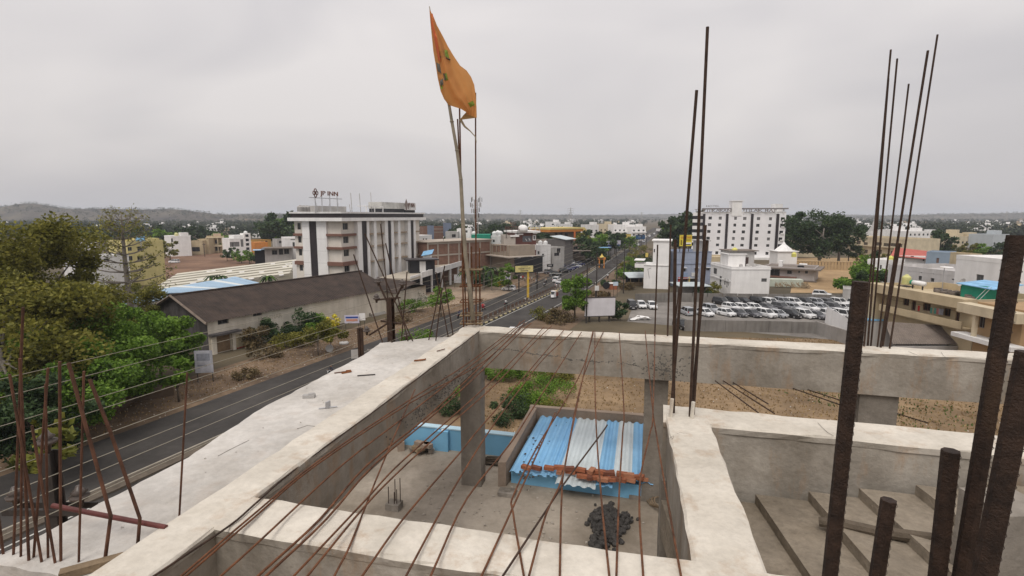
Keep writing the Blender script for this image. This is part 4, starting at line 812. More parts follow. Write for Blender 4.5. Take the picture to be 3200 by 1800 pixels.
# ---------------- brick shell and town right of the hotel
f = fac_uy(1336, 158, 1534, 178); H = f.pix(1430, 754)[1]; o = thing('brick_shell', 'unfinished red brick building with a grid of concrete columns and bands', 'building', f.o, f.rz)
part(o, 'wall', brickr, ((0, 0, 0), (f.L, 12, H)))
fr_m = M('cement_frame', (.36, .31, .26), .15, .5)
for u in (1337, 1368, 1401, 1434, 1467, 1500, 1532): x = f.pix(u, 780)[0]; part(o, 'column', fr_m, ((x-.25, -.12, 0), (x+.25, -.003, H)))
for v in (757, 793): z = f.pix(1430, v)[1]; part(o, 'band', fr_m, ((-.1, -.14, z-.3), (f.L+.1, -.121, z+.2)))
part(o, 'roof_slab', M('raw_slab', (.42, .36, .30), .15, .4), ((-.4, -.5, H+.002), (f.L+.4, 12.3, H+.25)))
for k in range(5):
    for j in range(2): x = f.L*(k+.3)/6; z = H-3.2-6*j; part(o, 'brick_course', M('mortar_line', (.25, .19, .15), .2, 1), ((x, -.02, z), (x+f.L/7, -.004, z+.08)))
f2 = fac_uy(1534, 178, 1590, 168); H2 = f2.pix(1560, 765)[1]; o = bldg('arched_shell', 'unfinished block with tall arched openings and scaffolding beside the brick shell', 'building', f2, H2, 10, M('bare_render', (.30, .25, .20), .2, .4), [f2.rect(*q) for q in ((1539, 768, 1549, 788), (1552, 768, 1562, 788), (1564, 766, 1573, 786), (1575, 765, 1583, 785))], parapet=0, pane=brickr)
part(o, 'slab', fr_m, ((-3, -2.5, f2.pix(1560, 800)[1]), (f2.L+4, 10, f2.pix(1560, 797)[1])), ((-8, -3, f2.pix(1540, 835)[1]-.4), (f2.L+2, -.01, f2.pix(1540, 835)[1])))
for k in range(9): x = -.5+k*f2.L/7; b = MB(); b.tube([(x, -.6, f2.pix(1560, 797)[1]), (x+.1, -.6, H2+.2)], .07, 5); b.build('scaffold_pole', wood, o)
f = fac_uy(1472, 190, 1531, 190); o = bldg('net_shade', 'rooftop shed wrapped in green shade net beyond the brick shell', 'shade', f, f.pix(1500, 733)[1], 8, green_t, parapet=0)
house('grey roof room behind the brick shell', 1391, 200, 1430, 200, 724, 8, grey, [(1412, 732, 1424, 742)], parapet=.3, pane=black)
house('white roof block with a satellite mast behind the bamboo pole', 1427, 205, 1470, 205, 715, 8, white, [(1455, 720, 1461, 727)], parapet=.3)
house('pale roof block with two white tanks right of the green net', 1534, 195, 1572, 195, 738, 7, white2, [(1540, 749, 1546, 757), (1564, 750, 1570, 757)], parapet=.3, pane=black)
for k, (u, v, y) in enumerate(((1545, 737, 196), (1556, 734, 197), (1564, 736, 196), (1481, 737, 192))): tank(f'white roof tank near the green shade net, {ORD[k]} of four', Q(u, v, y), .9, 1.6, wht_pl)
house('pale house with small yellow stair head at the hotel side', 1308, 185, 1348, 190, 735, 9, white, [(1322, 745, 1326, 760), (1330, 745, 1335, 760)], parapet=.5)
house('brown flat block with balconies far behind the hotel', 1322, 330, 1398, 335, 708, 14, brickr, [(1355, 713, 1390, 717), (1355, 723, 1390, 727)], parapet=.5, pane=M('balcony_tan', (.35, .26, .2), .1, 1))
house('slate blue block beside the far brown flats', 1390, 325, 1410, 326, 697, 9, M('slate_paint', (.16, .19, .26), .1, .5), [], parapet=.3); house('slate blue stair tower left of the far brown flats', 1344, 320, 1355, 321, 705, 6, MC['slate_paint'], [], parapet=.3)
f = fac_uy(1574, 174, 1611, 174.5); H = f.pix(1590, 735)[1]-.9; o = bldg('hotel_annexe', 'plain grey hotel wall carrying dark rooftop HOTEL letters', 'hotel', f, H, 9, M('taupe_wall', (.40, .36, .32), .08, .4), [f.rect(1596, 775, 1609, 786)], parapet=.9, pane=black)
f2 = fac_uy(1611, 176, 1676, 178.5); H2 = f2.pix(1640, 727)[1]; o = bldg('maroon_hotel', 'maroon hotel with glazed angular front and white trim strips', 'hotel', f2, H2, 10, maroon, [f2.rect(*q) for q in ((1633, 737, 1662, 756), (1634, 766, 1664, 785), (1645, 790, 1664, 806), (1667, 737, 1672, 748), (1667, 767, 1672, 778))], parapet=0, pane=M('blue_grey_glass', (.16, .17, .19), .3, .4, .2), mull=3)
part(o, 'roof_cap', white, ((-.5, -1.2, H2+.002), (f2.L+1, 10.5, H2+.6))); a = f2.rect(1609, 730, 1633, 734, -.2); part(o, 'trim_strip', white, ((a[0], -.9, a[1]), (a[2], -.2, a[3]))); a = f2.rect(1665, 727, 1677, 730, -.2); part(o, 'trim_strip', white, ((a[0], -.9, a[1]), (a[2], -.2, a[3])))
for q in ((1642, 745, 1646, 754), (1652, 743, 1656, 753), (1642, 778, 1648, 785), (1653, 775, 1657, 785)):
    a = f2.rect(*q); b = MB(); b.prism([(a[0], -.12), (a[2], -.12), (a[2], -.02), (a[0], -.02)], [a[3]-.4, a[1], a[1], a[3]-.4], [a[3], a[1]+.4, a[1]+.4, a[3]]); b.build('slanted_fin', white, o)
for q in ((1667, 737, 1672, 748), (1667, 767, 1672, 778)): a = f2.rect(*q); part(o, 'window_trim', white, ((a[0]-.25, -.08, a[3]), (a[2]+.25, -.003, a[3]+.3)), ((a[0]-.25, -.08, a[1]-.3), (a[2]+.25, -.003, a[1])), ((a[0]-.3, -.08, a[1]), (a[0]-.02, -.003, a[3])), ((a[2]+.02, -.08, a[1]), (a[2]+.3, -.003, a[3])))
sg = thing('hotel_sign', 'dark RD HOTEL letters standing on the grey hotel roof', 'sign', f.o, f.rz); a = f.pix(1578, 719); c = f.pix(1623, 719); d = f.pix(1578, 706)[1]
t_ = text(sg, 'HOTEL', (d-a[1])*1.4, (a[0], -.3, a[1]), 0, letm, .06); t_.scale.x = (c[0]-a[0])/t_.dimensions.x; t_ = text(sg, 'RD', (d-a[1])*1.1, (f.pix(1593, 703)[0], -.3, f.pix(1593, 703)[1]), 0, letm, .06)
part(sg, 'sign_base', white, ((f.pix(1594, 720)[0], -.4, H+.4), (f.pix(1622, 720)[0], 0, H+.9))); 
for u in (1582, 1600, 1618): x = f.pix(u, 720)[0]; part(sg, 'post', steel_dk, ((x-.08, -.25, H), (x+.08, -.1, d)))
sg = thing('hotel_sign', 'white framed letters seen from behind on the maroon hotel roof', 'sign', f2.o+Vector((0, 6, 0)), f2.rz); a = f2.pix(1636, 716, 6); c = f2.pix(1672, 716, 6); d = f2.pix(1636, 704, 6)[1]
t_ = text(sg, 'HOTEL', (d-a[1])*1.4, (c[0], 0, a[1]), 0, M('sign_back_white', (.55, .55, .55), .1, 1), .06); t_.scale.x = -(c[0]-a[0])/t_.dimensions.x; t_ = text(sg, 'RD', (d-a[1])*1.0, (f2.pix(1656, 700, 6)[0], 0, f2.pix(1650, 703, 6)[1]), 0, MC['sign_back_white'], .06); t_.scale.x = -1
for u in (1640, 1655, 1668): x = f2.pix(u, 720, 6)[0]; part(sg, 'post', chrome, ((x-.08, .05, H2), (x+.08, .2, d)))
b = MB(); b.lathe([(.3, 0), (1.5, .4), (1.7, 1.2), (1.4, 2.1), (.6, 2.6)], (0, 0, 0), 12); tag(b.build('roof_dome', white, None, True, loc=Q(1634, 727, 176)), 'white domed tank on the maroon hotel roof', 'tank')
# shops along the left side of the road beyond
o, f, H = house('white shop house behind the parked jeeps', 1676, 186, 1722, 189, 765, 9, white2, [(1680, 785, 1686, 795), (1694, 793, 1700, 803)], parapet=.5)
tank('white tank on the shop house behind the parked jeeps', f.o+f.ex*3+f.ey*2+Vector((0, 0, H+.3)), .8, 1.6, wht_pl); tank('second white tank beside it on the shop house roof', f.o+f.ex*5.5+f.ey*2.5+Vector((0, 0, H+.3)), .8, 1.4, wht_pl)
house('brown unfinished upper block behind the shop fronts', 1706, 215, 1770, 222, 750, 12, M('raw_brown', (.22, .18, .15), .15, .4), [(1727, 753, 1745, 766), (1750, 753, 1762, 766)], parapet=.4, pane=brickr)
house('grey shop block with a dark side wall along the road', 1727, 192, 1765, 196, 772, 8, grey, [(1740, 776, 1752, 790), (1732, 790, 1748, 800)], parapet=.4, pane=black)
o, f, H = house('dark grey three storey shop tower with a slanted tin cap', 1766, 205, 1792, 209, 749, 9, M('dark_render', (.13, .12, .115), .15, .4), [(1783, 753, 1790, 764)], parapet=0); b = MB(); b.prism([(-.5, -1), (f.L+1, -1), (f.L+1, 7), (-.5, 7)], [H, H+.2, H+1.4, H+1.2], [H+.15, H+.35, H+1.55, H+1.35]); b.build('roof', pale_sh, o)
house('brown balconied shops beyond the dark tower', 1785, 222, 1836, 230, 765, 9, M('brown_shop', (.20, .15, .12), .2, .4), [(1792, 770, 1806, 780), (1812, 768, 1826, 778), (1792, 786, 1810, 796), (1815, 783, 1832, 794)], parapet=.3, pane=black)
o = thing('shop_awning', 'long low tin awnings shading the brown shops', 'awning', Q(1812, 800, 222)*1, 0); o.location.z = 0; part(o, 'awning_sheet', grey_rf, ((-7, -3, 3.2), (6, 2, 3.35)), ((-5, -4, 5.6), (7, 1, 5.75)));  part(o, 'post', wood, ((-6.8, -2.8, 0), (-6.6, -2.6, 3.2)), ((5.6, -2.8, 0), (5.8, -2.6, 3.2)))
# orange roofed hall
o, f, H = house('hall with a wide orange and yellow roof behind the shops', 1716, 268, 1810, 282, 724, 14, M('hall_wall', (.20, .16, .12), .15, .4), [(1735, 728, 1742, 738), (1748, 728, 1758, 738), (1765, 728, 1775, 738)], parapet=0, name='hall', cat='hall', pane=black)
z1 = f.pix(1760, 711)[1]; part(o, 'roof_band', orange, ((-1, -2, H), (f.L+1, 14, z1-.9))); part(o, 'roof_cap', M('pale_yellow', (.62, .50, .20), .1, .5), ((-1.2, -2.2, z1-.898), (f.L+1.2, 14.2, z1)))
b = MB(); b.prism([(f.L+1, -3), (f.L+3.2, -3), (f.L+3.2, -1.5), (f.L+1, -1.5)], [H-2, H-1, H-1, H-2], [z1, z1-1.6, z1-1.6, z1]); b.build('roof_finial', MC['pale_yellow'], o); part(o, 'banner', M('saffron_banner', (.6, .16, .04), .1, 1), ((f.pix(1783, 735)[0], -2.4, H-4.5), (f.pix(1783, 735)[0]+1.3, -2.3, H)))
# billboards
def billboard(label, u0, v0, u1, v1, y0, y1, mat, posts=2, pm=None, name='billboard', foot=0, double=False):
    f = fac_uy(u0, y0, u1, y1); r = f.rect(u0, v0, u1, v1); o = thing(name, label, 'billboard', f.o, f.rz); part(o, 'panel', mat, ((r[0], 0, r[1]), (r[2], .25, r[3])))
    part(o, 'frame', pm or steel_dk, ((r[0]-.12, -.04, r[3]), (r[2]+.12, .28, r[3]+.15)), ((r[0]-.12, -.04, r[1]-.15), (r[2]+.12, .28, r[1])))
    for k in range(posts): x = r[0]+(r[2]-r[0])*((k+.5)/posts if posts > 1 else .5); part(o, 'post', pm or steel_dk, ((x-.14, .26, 0), (x+.14, .52, r[3]-.2)))
    return o, f, r
o, f, r = billboard('large blank black billboard behind the yellow phone-number sign', 1610, 804, 1696, 852, 136, 143, black, 3)
for k in range(3): x = r[0]+(r[2]-r[0])*(k*.45+.05); part(o, 'spot_lamp', chrome, ((x, -1.2, r[3]+.1), (x+.25, -.9, r[3]+.3)), ((x+.08, -.9, r[3]+.16), (x+.16, .2, r[3]+.24)))
f = fac_uy(1611, 123.5, 1666, 125); r = f.rect(1611, 831, 1666, 850); o = thing('phone_sign', 'yellow sign with a phone number on a single yellow post in the median', 'sign', f.o, f.rz); part(o, 'panel', M('pale_yellow_panel', (.62, .53, .22), .06, 1, .6), ((r[0], 0, r[1]), (r[2], .2, r[3])))
px = f.pix(1652, 900)[0]; part(o, 'post', M('post_yellow', (.58, .38, .05), .1, 1, .6), ((px-.22, .21, .15), (px+.22, .6, r[1]+.2))); part(o, 'base', grey, ((px-.8, -.3, .16), (px+.8, 1.1, .5)))
t_ = text(o, '9300812113', (r[3]-r[1])*.42, ((r[0]+r[2])/2, -.02, r[1]+(r[3]-r[1])*.42), 0, steel_dk, .01, align='CENTER'); t_.scale.x = (r[2]-r[0])*.66/t_.dimensions.x; part(o, 'print_line', steel_dk, ((r[0]+(r[2]-r[0])*.28, -.012, r[1]+(r[3]-r[1])*.14), (r[0]+(r[2]-r[0])*.72, -.003, r[1]+(r[3]-r[1])*.26)), ((r[0]+(r[2]-r[0])*.3, -.012, r[1]+(r[3]-r[1])*.82), (r[0]+(r[2]-r[0])*.7, -.003, r[1]+(r[3]-r[1])*.88)))
o, f, r = billboard('pale billboard with a dark train-like print over the left roadside', 1894, 752, 1940, 772, 250, 258, M('pale_lilac_print', (.48, .47, .55), .3, .5), 2); part(o, 'print', bluep, ((r[0]+1, -.02, r[1]+.3), (r[2]-.4, -.003, r[1]+1.1)))
for k in range(6): x = r[0]+.5+k*1.1; part(o, 'print', white, ((x, -.035, r[1]+.05), (x+.6, -.021, r[1]+.3)))
o, f, r = billboard('deep blue billboard further along the road', 1987, 735, 2016, 747, 330, 336, M('deep_blue_print', (.03, .10, .22), .3, .4), 1); t_ = text(o, 'o vivo', 1.1, (r[0]+2.6, -.03, r[1]+1.2), 0, white, .01)
billboard('small white signboard beside the far road', 2051, 714, 2068, 722, 420, 424, white, 2); billboard('white signboard with dark figures nearer on the far road', 2060, 731, 2080, 740, 350, 354, white, 2)
o, f, r = billboard('yellow shop hoarding on the far left roadside', 1934, 732, 1972, 745, 345, 350, yellow, 3)
billboard('plain white rear of a hoarding beside the car yard entrance', 1828, 931, 1923, 987, 98, 99, M('white_vinyl', (.62, .60, .63), .1, .6, streak=.1), 3)
# yellow food hoarding over the blue-grey house
o, f, r = billboard('yellow hoarding with red lettering on the roof of the blue-grey house', 2124, 734, 2163, 769, 150, 151, M('lemon_vinyl', (.68, .55, .06), .05, 1, .5), 2)
for p in [c for c in o.children if c.name.startswith('post')]: bpy.data.objects.remove(p)
part(o, 'post', steel_dk, ((.6, .26, r[1]-3.5), (.8, .4, r[3])), ((r[2]-.8, .26, r[1]-3.5), (r[2]-.6, .4, r[3])))
for a, c in ((.05, .38), (.5, .95)): t_ = text(o, 'देसाई' if a > .3 else 'प्रति', (r[3]-r[1])*.30, (r[0]+(r[2]-r[0])*a, -.02, r[1]+(r[3]-r[1])*.66), 0, redp, .01); t_.scale.x = (r[2]-r[0])*(c-a)/max(.01, t_.dimensions.x)
wv = r[2]-r[0]; hv = r[3]-r[1]; part(o, 'print', M('olive_print', (.22, .16, .02), .2, 1), ((r[0]+wv*.5, -.012, r[1]+hv*.5), (r[0]+wv*.93, -.003, r[1]+hv*.58)), ((r[0]+wv*.06, -.012, r[1]+hv*.1), (r[0]+wv*.2, -.003, r[1]+hv*.55))); part(o, 'print', white, ((r[0]+wv*.42, -.014, r[1]+hv*.18), (r[0]+wv*.95, -.003, r[1]+hv*.32))); part(o, 'print', black, ((r[0]+wv*.38, -.016, r[1]+hv*.1), (r[0]+wv*.9, -.003, r[1]+hv*.17)))

# ---------------- right of the road
o, f, H = house('white three storey tower house at the corner of the car yard', 2018, 146, 2098, 144, 830, 11, white, [(2034, 818, 2050, 830), (2081, 818, 2095, 830), (2039, 809, 2044, 812), (2086, 809, 2091, 812)], parapet=0)
a = f.rect(2040, 754, 2097, 806); part(o, 'upper_storey', white, ((a[0], .3, H), (a[2], 9, a[3]))); part(o, 'string_course', grey, ((-.1, -.1, H-.15), (f.L+.1, -.002, H+.05))); b = f.rect(2043, 778, 2047, 788, .3); part(o, 'slit_window', black, ((b[0], .25, b[1]), (b[2], .299, b[3]))); part(o, 'roof_slab', white, ((a[0]-.4, 0, a[3]), (a[2]+.3, 9.3, a[3]+.3))); c = f.rect(2017, 790, 2026, 803); part(o, 'corner_sign', yellow, ((c[0], -.4, c[1]), (c[2], -.1, c[3])))
part(o, 'side_balcony', white, ((-2.6, 1, f.pix(2010, 838)[1]), (-.01, 7, f.pix(2010, 826)[1])), ((-2.8, .8, f.pix(2010, 816)[1]), (-.01, 7.2, f.pix(2010, 814)[1]))); b = MB(); b.tube([(f.pix(2030, 850)[0], -.08, f.pix(2030, 870)[1]), (f.pix(2024, 850)[0], -.08, f.pix(2024, 840)[1]), (f.pix(2034, 840)[0], -.08, f.pix(2034, 838)[1])], .04, 5); b.build('wall_cable', steel_dk, o)
o, f, H = house('blue-grey three storey house with white window hoods', 2118, 149, 2230, 151, 786, 12, blue_gr, [(2136, 798, 2146, 809), (2174, 798, 2184, 809), (2211, 798, 2221, 807), (2133, 838, 2143, 849), (2171, 838, 2181, 849), (2207, 837, 2218, 845), (2118, 870, 2150, 893), (2155, 870, 2178, 893)], parapet=2.2, sunshade=white, pane=glass)
for v in (824, 787): z = f.pix(2170, v)[1]; part(o, 'string_course', M('slate_trim', (.22, .25, .33), .1, 1), ((-.1, -.15, z-.12), (f.L+.1, -.002, z+.08)))
a = f.rect(2118, 866, 2148, 893); part(o, 'shop_front', redp, ((a[0], -.2, a[1]), (a[0]+1.2, -.004, a[3])), ((a[0]+1.21, -.2, a[3]-.6), (a[2], -.004, a[3]))); a = f.rect(2150, 866, 2155, 893); part(o, 'shop_pillar', yellow, ((a[0], -.3, a[1]), (a[2], -.004, a[3]))); a = f.rect(2130, 853, 2148, 865); part(o, 'shop_sign', M('faded_blue_sign', (.25, .32, .45), .2, 1), ((a[0], -.35, a[1]), (a[2], -.01, a[3]))); a = f.rect(2160, 852, 2180, 863); part(o, 'shop_sign', white2, ((a[0], -.35, a[1]), (a[2], -.01, a[3])))
a = f.rect(2205, 755, 2228, 777); part(o, 'stair_head', grey, ((a[0], 2, H), (a[2], 7, a[3])), ((a[0]-.4, 1.6, a[3]), (a[2]+.4, 7.4, a[3]+.25))); part(o, 'stair_door', black, ((a[0]+.8, 1.9, H+1), (a[0]+1.9, 1.999, a[3]-.3)))
# big white hotel with stripes
f = fac_uy(2190, 251, 2457, 243); H = f.pix(2330, 668)[1]; colsu = [(2214, 2225), (2246, 2256), (2294, 2303), (2322, 2333), (2365, 2376), (2403, 2413)]; rows_ = [(677, 686), (698, 707), (719, 728), (740, 749), (761, 769), (785, 794)]
ws = [f.rect(c0-(i*2.2), a-.3+(k*.5), c1-(i*2.2), b+(k*.5)) for k, (c0, c1) in enumerate(colsu) for i, (a, b) in enumerate(rows_) if not (k == 0 and i > 3)]
o = bldg('tall_white_hotel', 'tall white hotel with dark vertical stripes and rooftop letters right of the road', 'hotel', f, H, 20, M('bright_white_wall', (.80, .785, .79), .05, .3, .8), ws, parapet=0, pane=glass, rev=.3)
for k, c in enumerate([c for c in o.children if c.name.startswith('window')]):
    if k % 3 == 1: 
        for q in c.children: q.data.materials[0] = curt
for (u0, u1) in ((2197, 2205), (2269, 2277), (2347, 2355), (2426, 2435)): a = f.pix(u0, 662)[0]; b = f.pix(u1, 662)[0]; a2 = f.pix(u0-7, 797)[0]; part(o, 'dark_stripe', dark, (((a+a2)/2, -.35, f.pix(u0, 800)[1]), ((a+a2)/2+(b-a), -.004, H)))
z1 = f.pix(2330, 650)[1]; part(o, 'pergola_slab', M('pergola_grey', (.22, .2, .2), .1, 1), ((f.pix(2196, 650)[0], -.8, z1-.6), (f.pix(2285, 650)[0], 3, z1)), ((f.pix(2322, 650)[0], -.8, z1-.6), (f.L+.6, 3, z1)))
for u in (2200, 2225, 2250, 2275, 2325, 2348, 2370, 2400, 2425, 2450): x = f.pix(u, 650)[0]; part(o, 'roof_post', white, ((x-.2, -.3, H), (x+.2, .2, z1-.61)))
a = f.rect(2286, 629, 2320, 668); part(o, 'lift_tower', white, ((a[0], -.2, H-1), (a[2], 7, a[3])), ((a[0]-.3, -.5, a[3]), (a[2]+.8, 7.3, a[3]+.35))); a = f.rect(2419, 637, 2447, 650, 8); part(o, 'roof_tank_room', white2, ((a[0], 8, H), (a[2], 14, a[3]))); part(o, 'roof_parapet', white, ((.0, .3, H+.01), (f.L, .6, H+.9)))
part(o, 'base_ledge', white, ((f.pix(2226, 805)[0], -3, 0), (f.L+.5, -.01, f.pix(2330, 803)[1])))
b_ = [f.rect(2440-i*2.4, a+2, 2452-i*2.4, b+4) for i, (a, b) in enumerate(rows_[:5])]
for r in b_: part(o, 'balcony_recess', black, ((r[0], -.02, r[1]), (r[2], -.003, r[3]))); part(o, 'balcony_rail', white, ((r[0]+.5, -.4, r[1]), (r[2]+.4, -.03, r[1]+(r[3]-r[1])*.35)))
f5 = fac_uy(2165, 249, 2186, 247); Hs = f5.pix(2175, 664)[1]; o5 = part(o, 'striped_side', white, ((f.o.x, 0, 0), (f.o.x, 0, 0)))
bpy.data.objects.remove(o5); o5 = thing('striped_tower', 'narrow hotel stair tower banded black and white', 'tower', f5.o, f5.rz); hb = (Hs)/14.0
for k in range(14): part(o5, 'band', black if k % 2 == 0 else white, ((0, 0, k*hb), (f5.L, 10, (k+1)*hb-.003)))
for s, u0, u1, v0, v1, nm in (('HOTEL', 2206, 2247, 647, 641, 'roof_lettering'), ('TRIPTI KARAN', 2170, 2284, 662, 653, 'roof_lettering'), ('TILAK RAJ', 2326, 2420, 662, 653, 'roof_lettering')):
    a = f.pix(u0, v0, -1); c = f.pix(u1, v0, -1); d = f.pix(u0, v1, -1)[1]; t_ = text(o, s, (d-a[1])*1.35, (a[0], -1.0, a[1]), 0, M('letter_grey_brown', (.14, .11, .10), .1, 1), .05, nm); t_.scale.x = (c[0]-a[0])/t_.dimensions.x
# tan lower block, white house, grey house
house('plain tan block between the blue-grey house and the white house', 2222, 195, 2300, 193, 803, 12, tan, [], parapet=.4)
f = fac_uy(2296, 131.7, 2419, 131.7); H = f.pix(2360, 836)[1]-.3; dpt = 14
lw = [(1.4, H-4.6, 2.4, H-3.0), (3.4, H-4.6, 4.4, H-3.0), (6, H-4.4, 7.6, H-2.6), (6.2, 1.6, 7.4, 3.4), (2, 1.8, 3, 3.4), (9.5, 4.4, 12, 6)]
o = bldg('white_house', 'broad white house with one window facing the car yard', 'house', f, H, dpt, white, [f.rect(2379, 870, 2397, 881)], lw, parapet=.5, pane=M('grille_glass', (.10, .10, .10), .1, 2), trim=white)
part(o, 'string_course', white2, ((-.15, -.05, H/2), (-.003, dpt, H/2+.3))); a = f.rect(2290, 818, 2320, 835, 4); part(o, 'stair_head', white, ((1, 5, H), (5.5, 10, H+3.2)), ((.7, 4.7, H+3.2), (5.8, 10.3, H+3.4))); part(o, 'roof_room', grey, ((f.L-8, 6, H), (f.L-1.5, 12, H+4))); part(o, 'room_door', M('dark_door', (.05, .03, .025), .1, 1), ((f.L-3.9, 5.95, H), (f.L-3.0, 5.999, H+2.4))); part(o, 'room_roof', grey_rf, ((f.L-8.4, 5.4, H+4), (f.L-.6, 12.4, H+4.2)))
tank('bright yellow water tank on the broad white house', f.o+f.ex*3.4+f.ey*7+Vector((0, 0, H+3.4)), .75, 1.4); 
for k in range(3): b = MB(); b.lathe([(.3, 0), (.5, .3), (.45, .8), (.2, 1)], (0, 0, 0), 10); tag(b.build('roof_pot', grey, None, True, loc=f.o+f.ex*(f.L-6.5+1.7*k)+f.ey*2.2+Vector((0, 0, H+.03))), f'round grey cloth bundle on the white house roof, {ORD[k]} from the left', 'bundle')
o, f, H = house('grey two storey house with brown upper windows right of the white house', 2400, 168, 2560, 160, 835, 12, M('pinkish_grey_wall', (.47, .43, .41), .1, .4, streak=.15), [(2459, 845, 2475, 856), (2494, 846, 2500, 853), (2515, 846, 2525, 855), (2546, 846, 2560, 856), (2458, 836, 2464, 838), (2517, 836, 2523, 838), (2548, 835, 2554, 838), (2400, 838, 2438, 862), (2533, 884, 2542, 905), (2549, 884, 2560, 896)], parapet=.7, pane=glass)
part(o, 'roof_slab', grey_rf, ((-1.5, -1.4, H-.05), (f.L+1.6, 12.6, H+.35))); z = f.pix(2520, 877)[1]; part(o, 'mid_ledge', grey_rf, ((f.L*.5, -1.2, z-.2), (f.L+.8, -.002, z+.1))); part(o, 'brown_awning', brownp, ((.5, -1.5, z+.6), (f.L*.66, -.003, z+1.0)))
b = MB(); x, z = f.pix(2510, 815, 5); b.tube([(x-1, 5, H+1.3), (x+1.2, 5, H+1.3)], .3, 8); b.build('solar_tank', white, o); part(o, 'solar_panel', black, ((x-1.4, 4.2, H+.4), (x+.4, 5.2, H+.9)))
a = f.rect(2433, 815, 2445, 828, 4); part(o, 'roof_cabinet', white, ((a[0], 4, H), (a[2], 6, a[3])))
o, f, H = house('pale green rear wall with dry thatch piled before it', 2420, 150, 2526, 148, 874, 3, M('pale_green_wash', (.52, .56, .48), .12, .5, streak=.2), [], parapet=0, name='yard_shed', cat='shed'); th = MB()
for k in range(60): x = random.uniform(.5, f.L+1); th.tube([(x, -.6-random.random(), .5+random.random()*1.2), (x+random.uniform(-1.2, 1.2), -2-random.random(), .1+random.random()*.5)], .09, 4)
th.build('thatch', M('dry_thatch', (.24, .18, .11), .4, 3), o)
o = thing('domed_shrine', 'small white shrine roof with a pointed top beside the tall hotel', 'shrine', Q(2461, 800, 185)*1, 0); o.location.z = 0; z = Q(2461, 787, 185).z
part(o, 'body', white, ((-3.4, 0, 0), (3.4, 6, z))); b = MB(); b.prism([(-3.8, -.4), (3.8, -.4), (3.8, 6.4), (-3.8, 6.4)], z, z+.3); b.lathe([(3.4, .3), (2.4, 1.2), (.8, 2.4), (.1, 3.4)], (0, 3, z), 4); b.build('roof', white, o)
tank('yellow tank beside the small white shrine', Q(2481, 803, 178), .8, 1.5)
house('cream college block with arched verandahs under the big trees', 2480, 262, 2570, 258, 745, 14, cream, [(2484, 756, 2495, 768), (2500, 756, 2512, 770), (2520, 756, 2532, 770), (2545, 756, 2562, 770), (2484, 777, 2496, 790), (2500, 777, 2514, 790), (2525, 777, 2540, 790)], parapet=.6, pane=black)
o, f, H = house('cream two storey college with rows of wide verandah openings', 2652, 268, 2842, 232, 742, 16, cream, [(2655, 753, 2672, 764), (2676, 752, 2690, 763), (2698, 757, 2712, 766), (2738, 757, 2756, 768), (2760, 760, 2778, 770), (2782, 760, 2800, 770), (2806, 762, 2820, 772), (2824, 763, 2836, 773), (2655, 773, 2672, 784), (2676, 772, 2690, 783), (2700, 780, 2712, 792), (2738, 780, 2756, 793), (2782, 785, 2800, 797)], parapet=.8, pane=M('verandah_dark', (.09, .07, .05), .2, 1), bars=1)
z = f.pix(2740, 770)[1]; part(o, 'ledge', cream, ((-.3, -.9, z-.25), (f.L+.3, -.002, z+.25)))
o, f, H = house('white college hall with a grey pyramid spire', 2720, 285, 2780, 284, 735, 12, white2, [], parapet=.3); b = MB(); b.lathe([(4.6, 0), (2.6, 2.2), (1.0, 5), (.15, 8.5)], (f.L/2, 5, H+.3), 8); b.build('spire', grey, o)
f = fac_uy(2500, 200, 2682, 196); o = thing('compound_wall', 'long tan panelled compound wall across the dry field', 'wall', f.o, f.rz)
for k in range(18): part(o, 'wall_panel', M('tan_panel', (.42, .30, .17), .15, .5, .95), ((k*f.L/18, 0, 0), ((k+1)*f.L/18-.25, .2, 3.0)))
part(o, 'wall_coping', M('coping_tan', (.5, .38, .23), .1, 1), ((0, -.1, 3.001), (f.L, .3, 3.3))); part(o, 'wall_rail', M('coping_tan', (.5, .38, .23)), ((0, .05, 1.45), (f.L, .18, 1.6)))
# car yard: ground, walls
yd = MB(); yc = [P(1960, 1005), P(2600, 1062), P(2790, 985), P(2760, 938), P(2130, 925), P(1985, 935)]; yd.add([(p.x, p.y, .014) for p in yc], [tuple(range(len(yc)))]); kind(yd.build('car_yard_floor', M('yard_concrete', (.17, .155, .14), .3, .12, .95, .2, 8, c2=(.24, .22, .2), fine=.2)), 'structure')
def wall(label, pts, h, mat, name='compound_wall', th=.25, ns=None):
    o = thing(name, label, 'wall', (0, 0, 0))
    for k in range(len(pts)-1):
        a, b_ = Vector(pts[k][:2]), Vector(pts[k+1][:2]); n_ = max(1, int((b_-a).length/3.2)) if ns is None else ns
        for j in range(n_):
            p, q2 = a.lerp(b_, j/n_), a.lerp(b_, (j+1)/n_-.004); hh = h+.03*(j % 2); t = (q2-p).normalized(); nn = Vector((-t.y, t.x))*th/2; m_ = MB(); m_.prism([p-nn, q2-nn, q2+nn, p+nn], 0, hh); m_.build('wall_panel', mat, o)
    return o
gw = M('grey_block_wall', (.22, .205, .19), .25, .35, .95, .3, 6, .25)
wall('long grey wall along the back of the car yard', [P(2118, 943), P(2640, 950), P(2790, 953)], 2.1, gw)
wall('grey front wall of the car yard facing the building site', [P(2138, 1034), P(2330, 1037), P(2545, 1042)], 2.0, gw)
wall('grey precast fence running out from the car yard corner', [P(2548, 1043), P(2655, 1080)], 2.2, M('precast_grey', (.32, .30, .28), .15, .5, streak=.2), 'precast_fence')
wall('short grey wall left of the car yard beneath the tower house', [P(1985, 948), P(2118, 943)], 2.2, gw)
o, f, H = house('low grey garage with pale roof edge below the blue-grey house', 2135, 133, 2218, 133, 893, 6, gw, [], parapet=0, name='garage', cat='garage'); part(o, 'roof', pale_sh, ((-.8, -1.8, H), (f.L+.6, 6.3, H+.2)))
